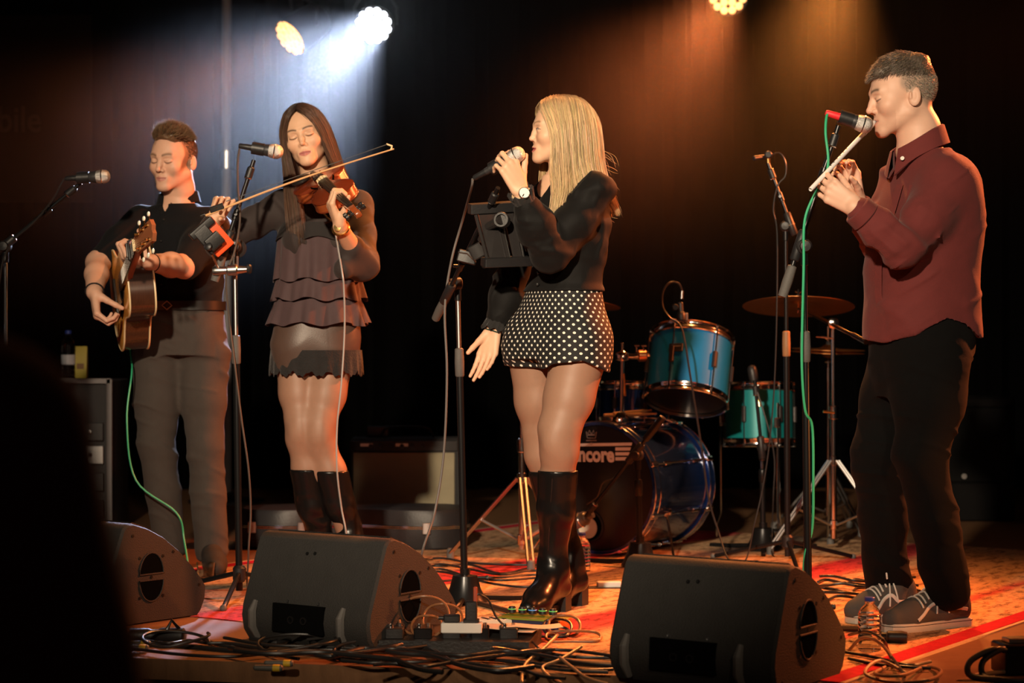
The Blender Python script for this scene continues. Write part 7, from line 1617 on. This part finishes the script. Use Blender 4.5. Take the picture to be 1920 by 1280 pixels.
yb = thing('yellow_packet', 'yellow packet standing beside the bottle on the rack', 'packet', (at(152, 0, 9.62).x, 9.62, tp)); MB().quad_strip_rings([[(at(152, 0, 9.62).x+sx*w_*.030, 9.62+sy*d_*.018, tp+z) for sx, sy in ((-1, -1), (1, -1), (1, 1), (-1, 1))] for z, w_, d_ in ((0, .8, 1), (.01, 1, 1.1), (.10, 1, .8), (.15, 1, .2), (.158, .97, .08))]).build('bag', mat('yellow_foil', (.42, .34, .03), .4), yb); MB().box((at(152, 0, 9.62).x, 9.604, tp+.06), (.035, .003, .03)).build('print', mat('brown_print', (.2, .1, .03), .5), yb, False)
bottle('small clear bottle with blue cap behind the singer\'s heels', on_floor(1092, 1075)+Vector((0, .05, 0)), .158, .034, BLUECAP)
bottle('clear water bottle with blue cap by the right monitor and shoes', on_floor(1634, 1224)+Vector((0, .03, 0)), .162, .0345, BLUECAP)
gl = on_floor(386, 1088); g = thing('glass_tumbler', 'empty glass tumbler on the floor by the guitarist\'s shoes', 'glass', gl); MB().lathe([(.026, .001), (.030, .003), (.036, .070), (.034, .070), (.028, .012), (0, .010)], gl, n=28).build('bowl', GLASS, g)
rs = thing('stacked_speaker', 'black speaker cabinet in the dark at far right behind the player', 'speaker', (at(1805, 0, 10.2).x, 10.35, 0)); sx_ = at(1800, 0, 10.2).x; sz = A(0, 745, 10.2)[2]
MB().box((sx_, 10.4, sz/2), (.56, .45, sz), None, .015).build('cabinet', mat('black_speaker_cabinet', (.003, .0025, .0025), .8, spec=.2, bump=.3), rs); MB().box((sx_, 10.172, sz*.62), (.50, .012, sz*.62), None, .02).build('grille', mat('dark_speaker_grille', (.003, .003, .003), .8, spec=.2), rs)
MB().lathe([(.014, 0), (.014, .003), (0, .0035)], (at(1809, 0, 10.15).x, 10.165, A(0, 893, 10.15)[2]), (0, -1, 0), 18).build('emblem', mat('dull_emblem', (.25, .24, .23), .5), rs)
# ------------------------------------------------------------------ small things and cables on the stage floor
rb = random.Random(5)
pd = thing('pedal_board', 'long black pedal board beside the middle floor monitor', 'pedal board', (-.18, 5.97, 0))
MB().quad_strip_rings([[(-.40, 5.90, 0), (.05, 5.86, 0), (.09, 6.06, 0), (-.36, 6.10, 0)], [(-.40, 5.90, .035), (.05, 5.86, .035), (.09, 6.06, .055), (-.36, 6.10, .055)]]).build('tray', mat('black_board', (.012, .011, .011), .5, bump=.3), pd, False)
for k in range(5):
    x_ = -.35+.085*k; MB().box((x_, 5.955, .052), (.055, .085, .032), None, .005).build('pedal', SATIN if k % 2 else BLACK, pd)
    MB().lathe([(.008, 0), (.009, .004), (.007, .012), (0, .013)], (x_-.012, 5.94, .067), n=12).build('footswitch', CHROME, pd); MB().lathe([(.006, 0), (.006, .01), (0, .011)], (x_+.014, 5.97, .067), n=10).build('knob', BRUSH, pd)
ps = thing('power_strip', 'white power strip with black plugs on the pedal board', 'power strip', at(866, 1197, 5.93)); q = at(866, 1197, 5.93); q.z = .055+.014; Rz = Matrix.Rotation(-.05, 3, 'Z')
MB().box(q, (.122, .045, .030), Rz, .004).build('body', WHITEP, ps)
pa = thing('power_adapter', 'tall black power adapter plugged into the white power strip', 'adapter', q+Vector((.028, 0, .016))); MB().box(q+Vector((.028, 0, .048)), (.036, .034, .062), None, .005).build('case', BLACK, pa); MB().box(q+Vector((.028, .0, .020)), (.048, .036, .010), None, .003).build('plug_base', BLACK, pa); MB().box(q+Vector((.040, 0, .098)), (.012, .016, .045), None, .003).build('strain_relief', mat('red_brown_plastic', (.30, .05, .02), .5), pa)
pb = thing('plug', 'low black plug in the left socket of the power strip', 'plug', q+Vector((-.030, 0, .016))); MB().box(q+Vector((-.030, 0, .027)), (.050, .036, .022), None, .006).build('body', BLACK, pb); MB().cyl(q+Vector((-.05, 0, .028)), q+Vector((-.07, 0, .028)), .006).build('strain_relief', BLACK, pb)
f0 = on_floor(1002, 1176); fx = thing('effects_unit', 'green and yellow effects unit with lit knobs by the singer\'s boot', 'effects unit', f0); Rf = Matrix.Rotation(-.42, 3, 'Z')
LIME = mat('lime_plastic', (.17, .20, .015), .4)
bodyf = MB(); bodyf.quad_strip_rings([[f0+Rf@Vector((sx*.105*g, sy*.055*g, z+ (0.003 if sy > 0 and z > .01 else 0))) for sx, sy in ((-1, -1), (1, -1), (1, 1), (-1, 1))] for z, g in ((.001, 1.0), (.030, 1.0))]); bodyf.build('body', mat('dark_blue_plastic', (.02, .028, .06), .4), fx, False)
MB().quad_strip_rings([[f0+Rf@Vector((sx*.108*g, sy*.058*g, z+(.003 if sy > 0 else 0))) for sx, sy in ((-1, -1), (1, -1), (1, 1), (-1, 1))] for z, g in ((.0302, 1.0), (.035, .98))]).build('top_plate', LIME, fx, False)
MB().box(f0+Rf@Vector((.107, 0, .018)), (.006, .10, .030), Rf, .002).build('end_cheek', mat('orange_brown_cheek', (.45, .15, .03), .4), fx)
for k in range(5):
    kn = f0+Rf@Vector((-.085+.036*k, .015, .042)); c_ = MB().lathe([(.013, 0), (.013, .012), (.010, .020), (0, .021)], kn, n=16).build('knob', BLACK, fx)
    MB().torus(kn+Vector((0, 0, .012)), .0128, .0016, n=20, m=5).build('lit_ring', mat('lit_ring_'+('blue' if k == 2 else 'green'), (.1, .3, .1), .4, emit=(.06, .22, 1) if k == 2 else (.15, .75, .1), estr=.45), c_)
for i, (px, py, w_, h_, r_) in enumerate(((945, 1190, .20, .10, -.25), (1000, 1196, .17, .08, .12))):
    p_ = at(px, py, 5.98); p_.z = .058+.006*i+.002; s_ = thing('paper_sheet', ['pale set list sheet lying on the pedal board, the longer one', 'smaller pale sheet at the right end of the pedal board'][i], 'paper', (p_.x, p_.y, p_.z)); rr = Matrix.Rotation(r_, 3, 'Z')
    MB().quad_strip_rings([[p_+rr@Vector((-w_/2+w_*k/6, sy*h_/2, .004*math.sin(k*.9+i)+dz)) for sy, dz in ((-1, 0), (1, 0), (1, .0012), (-1, .0012))] for k in range(7)]).build('sheet', mat('pale_paper', (.62, .52, .40), .8), s_)
cpd = on_floor(930, 1176, .0); wd_ = thing('striped_pedal', 'white pedal with four black slots behind the power strip', 'pedal', cpd); Rw = Matrix.Rotation(.15, 3, 'Z')
MB().box(cpd+Vector((0, 0, .016)), (.15, .07, .030), Rw, .006).build('body', mat('off_white_plastic', (.60, .52, .40), .5), wd_)
for k in range(4): MB().box(cpd+Rw@Vector((-.035+.026*k, -.01, .0315)), (.010, .045, .003), Rw@Matrix.Rotation(.35, 3, 'Z')).build('slot', BLACK, wd_, False)
w0 = on_floor(1142, 1103); wb = thing('white_adapter', 'small white plug box on the rug behind the right monitor', 'adapter', w0); MB().box(w0+Vector((0, 0, .014)), (.09, .04, .026), Matrix.Rotation(.1, 3, 'Z'), .005).build('case', WHITEP, wb); MB().box(w0+Vector((-.02, -.01, .004)), (.14, .06, .008), None, .002).build('base', BLACK, wb)
# fallen black microphone-like torch by the right bottle
tq = on_floor(1672, 1208); tc = thing('cable_connector', 'fat black cable connector lying beside the front shoe', 'connector', tq); MB().lathe([(.0, 0), (.017, .003), (.020, .02), (.019, .06), (.014, .065), (.013, .12), (0, .124)], tq+Vector((.05, 0, .021)), (-1, .25, 0), 18).build('shell', BLACK, tc); MB().torus(tq+Vector((-.01, .015, .021)), .0145, .003, (-1, .25, 0), 20, 6).build('ring', RUBBER, tc)
# cables along the stage edge
def sag(px0, py0, px1, py1, n, amp, h, seed):
    r = random.Random(seed); P = []
    for k in range(n+1):
        f = k/n; P.append(on_floor(px0+(px1-px0)*f, py0+(py1-py0)*f+amp*math.sin(f*PI*(1.5+r.random())+r.random()*2)+r.uniform(-amp, amp)*.35, h))
    return P
runs = [(235, 1200, 1150, 1236, 9, 'thick black cable sweeping from the onlooker past the middle monitor'), (240, 1212, 1140, 1250, 10, 'black cable running the whole length of the front stage edge'), (420, 1196, 1150, 1228, 9, 'black cable passing close under the middle monitor\'s panel'), (430, 1204, 1000, 1258, 13, 'thick cable dipping over the front edge below the middle monitor'),
  (520, 1212, 1160, 1240, 8, 'black cable from the monitor\'s connector to the right monitor'), (600, 1226, 1150, 1254, 7, 'black cable along the lip of the stage before the pedal board'), (470, 1188, 900, 1242, 11, 'thick cable curving from the monitor\'s left foot to the pedals'), (640, 1232, 1060, 1264, 7, 'lowest black cable hanging at the lip under the pedal board'), (700, 1242, 1150, 1222, 9, 'black cable rising along the front of the pedal board'), (440, 1215, 830, 1250, 8, 'thick cable from the yellow taped connectors to the pedal board'), (380, 1192, 700, 1230, 10, 'black cable emerging between the left and middle monitors'), (250, 1190, 560, 1226, 8, 'short black cable in front of the left monitor')]
for i, (a, b, c_, d, am_, lb) in enumerate(runs):
    cable(lb, sag(a, b, c_, d, 9, am_, .007+.007*(i % 5), 40+i), .0050 if i % 3 else .0075, None, 8, 'cables tangled along the stage edge')
for i, (x_, y_, rx2, rz2) in enumerate(((330, 1214, .10, .035), (560, 1222, .12, .04), (690, 1232, .10, .03), (980, 1240, .09, .03))):
    q = on_floor(x_, y_); cable(['flat loop of cable before the left monitor', 'flat loop of cable under the middle monitor\'s connector', 'flat loop of cable left of the pedal board', 'flat loop of cable below the pale sheets'][i], [Vector((q.x+rx2*math.cos(k*.42+i), q.y+rz2*2.2*math.sin(k*.42+i), .010+.03*abs(math.sin(k*.3+i)))) for k in range(17)], .0048, None, 8, 'loops in the front cable tangle')
COPP = mat('brown_copper_cable', (.20, .085, .035), .42)
for i, pts in enumerate([
    [(1045, 1190), (1020, 1215), (985, 1245), (978, 1279)], [(1090, 1212), (1050, 1236), (1018, 1250), (1030, 1268), (1055, 1282)], [(1050, 1232), (1072, 1250), (1100, 1270), (1140, 1282)]]):
    cable(['tan cable bending down off the pedal board toward the edge', 'brown cable curling around the middle of the front edge', 'thin tan cable running to the right monitor\'s lower corner'][i], [on_floor(px, py, .045-.012*k if k < 4 else .008) for k, (px, py) in enumerate(pts)], .0048, mat('tan_cable', (.30, .17, .09), .45))
def loop(cx_, cy_, rx2, rz2, tilt, y0, seed, n=18, turns=1.0, lift=0.):
    P = []
    for k in range(n+1):
        a = -.5+turns*2*PI*k/n; P.append(Vector((cx_+rx2*math.cos(a), y0+tilt*math.sin(a)+.015*math.sin(3*a), max(.006, lift+rz2*(1+math.sin(a))))))
    return P
for i, (px, py, r1, r2, y0) in enumerate(((795, 1175, .075, .058, 6.00), (830, 1185, .06, .045, 6.02), (800, 1190, .045, .030, 5.98))):
    cable(['large upright loop of thin cable by the middle monitor', 'middle sized cable loop left of the power strip', 'smallest low cable loop left of the power strip'][i], loop(at(px, 0, y0).x, 0, r1, r2, .03, y0, i, lift=.035), .0038, COPP, 8, 'cable loops beside the middle monitor', 3)
for i, (px, y0, r1, r2) in enumerate(((1045, 6.25, .045, .020), (1058, 6.22, .05, .028), (1025, 6.2, .07, .012), (1075, 6.1, .085, .012))):
    cable(['small cable loop standing right of the effects unit', 'curled cable loop beside the previous one near the boot', 'flat coil of cable before the effects unit', 'wide flat coil touching the right monitor'][i] if i != 1 else 'taller curled cable loop right of the effects unit', loop(at(px, 0, y0).x, 0, r1, r2, .05, y0, i, turns=1.6, lift=.004), .0045, COPP if i % 2 else CABLE, 8, 'cable coils by the effects unit', 3)
cable('cable rising from the adapter and falling back to the floor', [at(890, 1116, 5.93), at(900, 1114, 5.93), at(916, 1125, 5.95), at(930, 1155, 5.97), at(950, 1175, 5.97), at(985, 1190, 5.97), on_floor(1010, 1215, .02)], .0036)
cable('dark cable from the round stand base to the effects unit', [on_floor(890, 1128, .012), on_floor(920, 1136, .014), on_floor(960, 1148, .016), on_floor(990, 1160, .02)], .009, mat('dark_brown_cable', (.04, .02, .012), .5))
# connectors with yellow tape
YT = mat('yellow_tape', (.60, .40, .03), .5); GT_ = mat('grey_connector', (.10, .10, .09), .4)
for i, (px, py) in enumerate(((262, 1206), (258, 1214), (528, 1243), (508, 1252))):
    q = on_floor(px, py, .014); d = Vector((1, -.12, 0)).normalized(); c_ = thing('cable_connector', ['upper yellow taped connector behind the left monitor\'s corner', 'lower yellow taped connector behind the left monitor\'s corner', 'upper yellow taped connector hanging below the middle monitor', 'lower yellow taped connector hanging below the middle monitor'][i], 'connector', q, 0, 'yellow taped connectors')
    MB().lathe([(.004, -.05), (.008, -.045), (.009, .0), (.0095, .03), (.006, .034)], q, d, 14).build('shell', GT_, c_); MB().lathe([(.0098, .006), (.0102, .008), (.0102, .024), (.0098, .026)], q, d, 14, close=False).build('tape', YT, c_)
q = on_floor(296, 1192, .02); c_ = thing('multicore_plug', 'fat black multicore plug lying below the left monitor', 'plug', q); d = Vector((1, -.1, 0)).normalized()
MB().lathe([(.010, -.09), (.022, -.085), (.024, -.03), (.020, -.02), (.020, .0), (.026, .01), (.026, .08), (.018, .085)], q, d, 18).build('shell', BLACK, c_); MB().tube([q+d*.03+Vector((0, -.02, .02)), q+d*.045+Vector((0, -.01, .05)), q+d*.07+Vector((0, 0, .02))], .006, 8).build('locking_lever', SATIN, c_)
# cables around the right monitor
coil = [(1590, 1222), (1616, 1196), (1650, 1205), (1672, 1240), (1640, 1262), (1690, 1266), (1735, 1250), (1765, 1258), (1740, 1275), (1670, 1278), (1622, 1262), (1650, 1238), (1700, 1262)]
cable('tan edged cable coiled on the rug border right of the monitor', [on_floor(a, b, .006+(.05 if k in (1, 2) else .012*(k % 3))) for k, (a, b) in enumerate(coil)], .0050, mat('tan_cable', (.30, .17, .09), .45), 8, 'cables coiled right of the right monitor')
coil2 = [(1592, 1190), (1625, 1184), (1655, 1198), (1668, 1225), (1695, 1265), (1688, 1282)]
cable('dark cable arching over the water bottle\'s foot', [on_floor(a, b, .006+(.065 if k in (1, 2) else .012)) for k, (a, b) in enumerate(coil2)], .0046, None, 8, 'cables coiled right of the right monitor')
for i, (y_, l_) in enumerate(((1232, 'black cable running from the monitor across the rug border'), (1244, 'second black cable creeping out along the front'))):
    cable(l_, [on_floor(1585+i*6, y_-10, .012), on_floor(1640, y_, .010), on_floor(1700, y_+14-8*i, .012), on_floor(1745, y_+8, .010)], .0048, None, 8, 'cables coiled right of the right monitor')
mq = on_floor(1650, 1112); 
for i in range(7):
    r = random.Random(90+i); y_ = 7.0+.09*i; x0 = 1530+r.randint(-10, 10)
    cable('dark cable in the heap behind the whistle player\'s feet', [Vector((at(x0+26*k, 0, y_).x, y_+r.uniform(-.10, .10), .008+.012*(i % 3)+r.random()*.01)) for k in range(8)], .0055, None, 8, 'cable heap behind the right player')
for i in range(6):
    r = random.Random(60+i); y_ = 7.55+.12*i
    cable('dark cable on the floor between amplifier and singer', [Vector((at(700+60*k, 0, y_).x, y_+r.uniform(-.12, .12)+.1*math.sin(k), .007+.008*(i % 2))) for k in range(7)], .0048, None, 8, 'floor cables behind the singer')
# box with coiled cable at the lower right corner
jb = on_floor(1905, 1268); jx = thing('junction_box', 'dark junction box in the lower right corner of the stage', 'box', jb); MB().box(jb+Vector((.03, .06, .045)), (.14, .10, .085), Matrix.Rotation(.2, 3, 'Z'), .008).build('case', SATIN, jx); MB().box(jb+Vector((.02, .05, .094)), (.08, .05, .014), Matrix.Rotation(.2, 3, 'Z'), .004).build('lid_clip', BRUSH, jx)
for i in range(2): cable(['outer loop of thick cable left of the junction box', 'inner loop of thick cable left of the junction box'][i], [jb+Vector((.0, .02, .06)), jb+Vector((-.06+.02*i, 0, .075)), jb+Vector((-.13+.035*i, -.02, .045)), jb+Vector((-.135+.035*i, -.05, .01)), jb+Vector((-.06, -.10, .008)), jb+Vector((.06, -.13, .008))], .0085, None, 10, 'thick cables at the lower right corner')
cable('tan cable lying before the junction box', [jb+Vector((-.12, -.03, .008)), jb+Vector((-.05, .0, .012)), jb+Vector((.02, .02, .012))], .006, mat('tan_cable', (.30, .17, .09), .45))
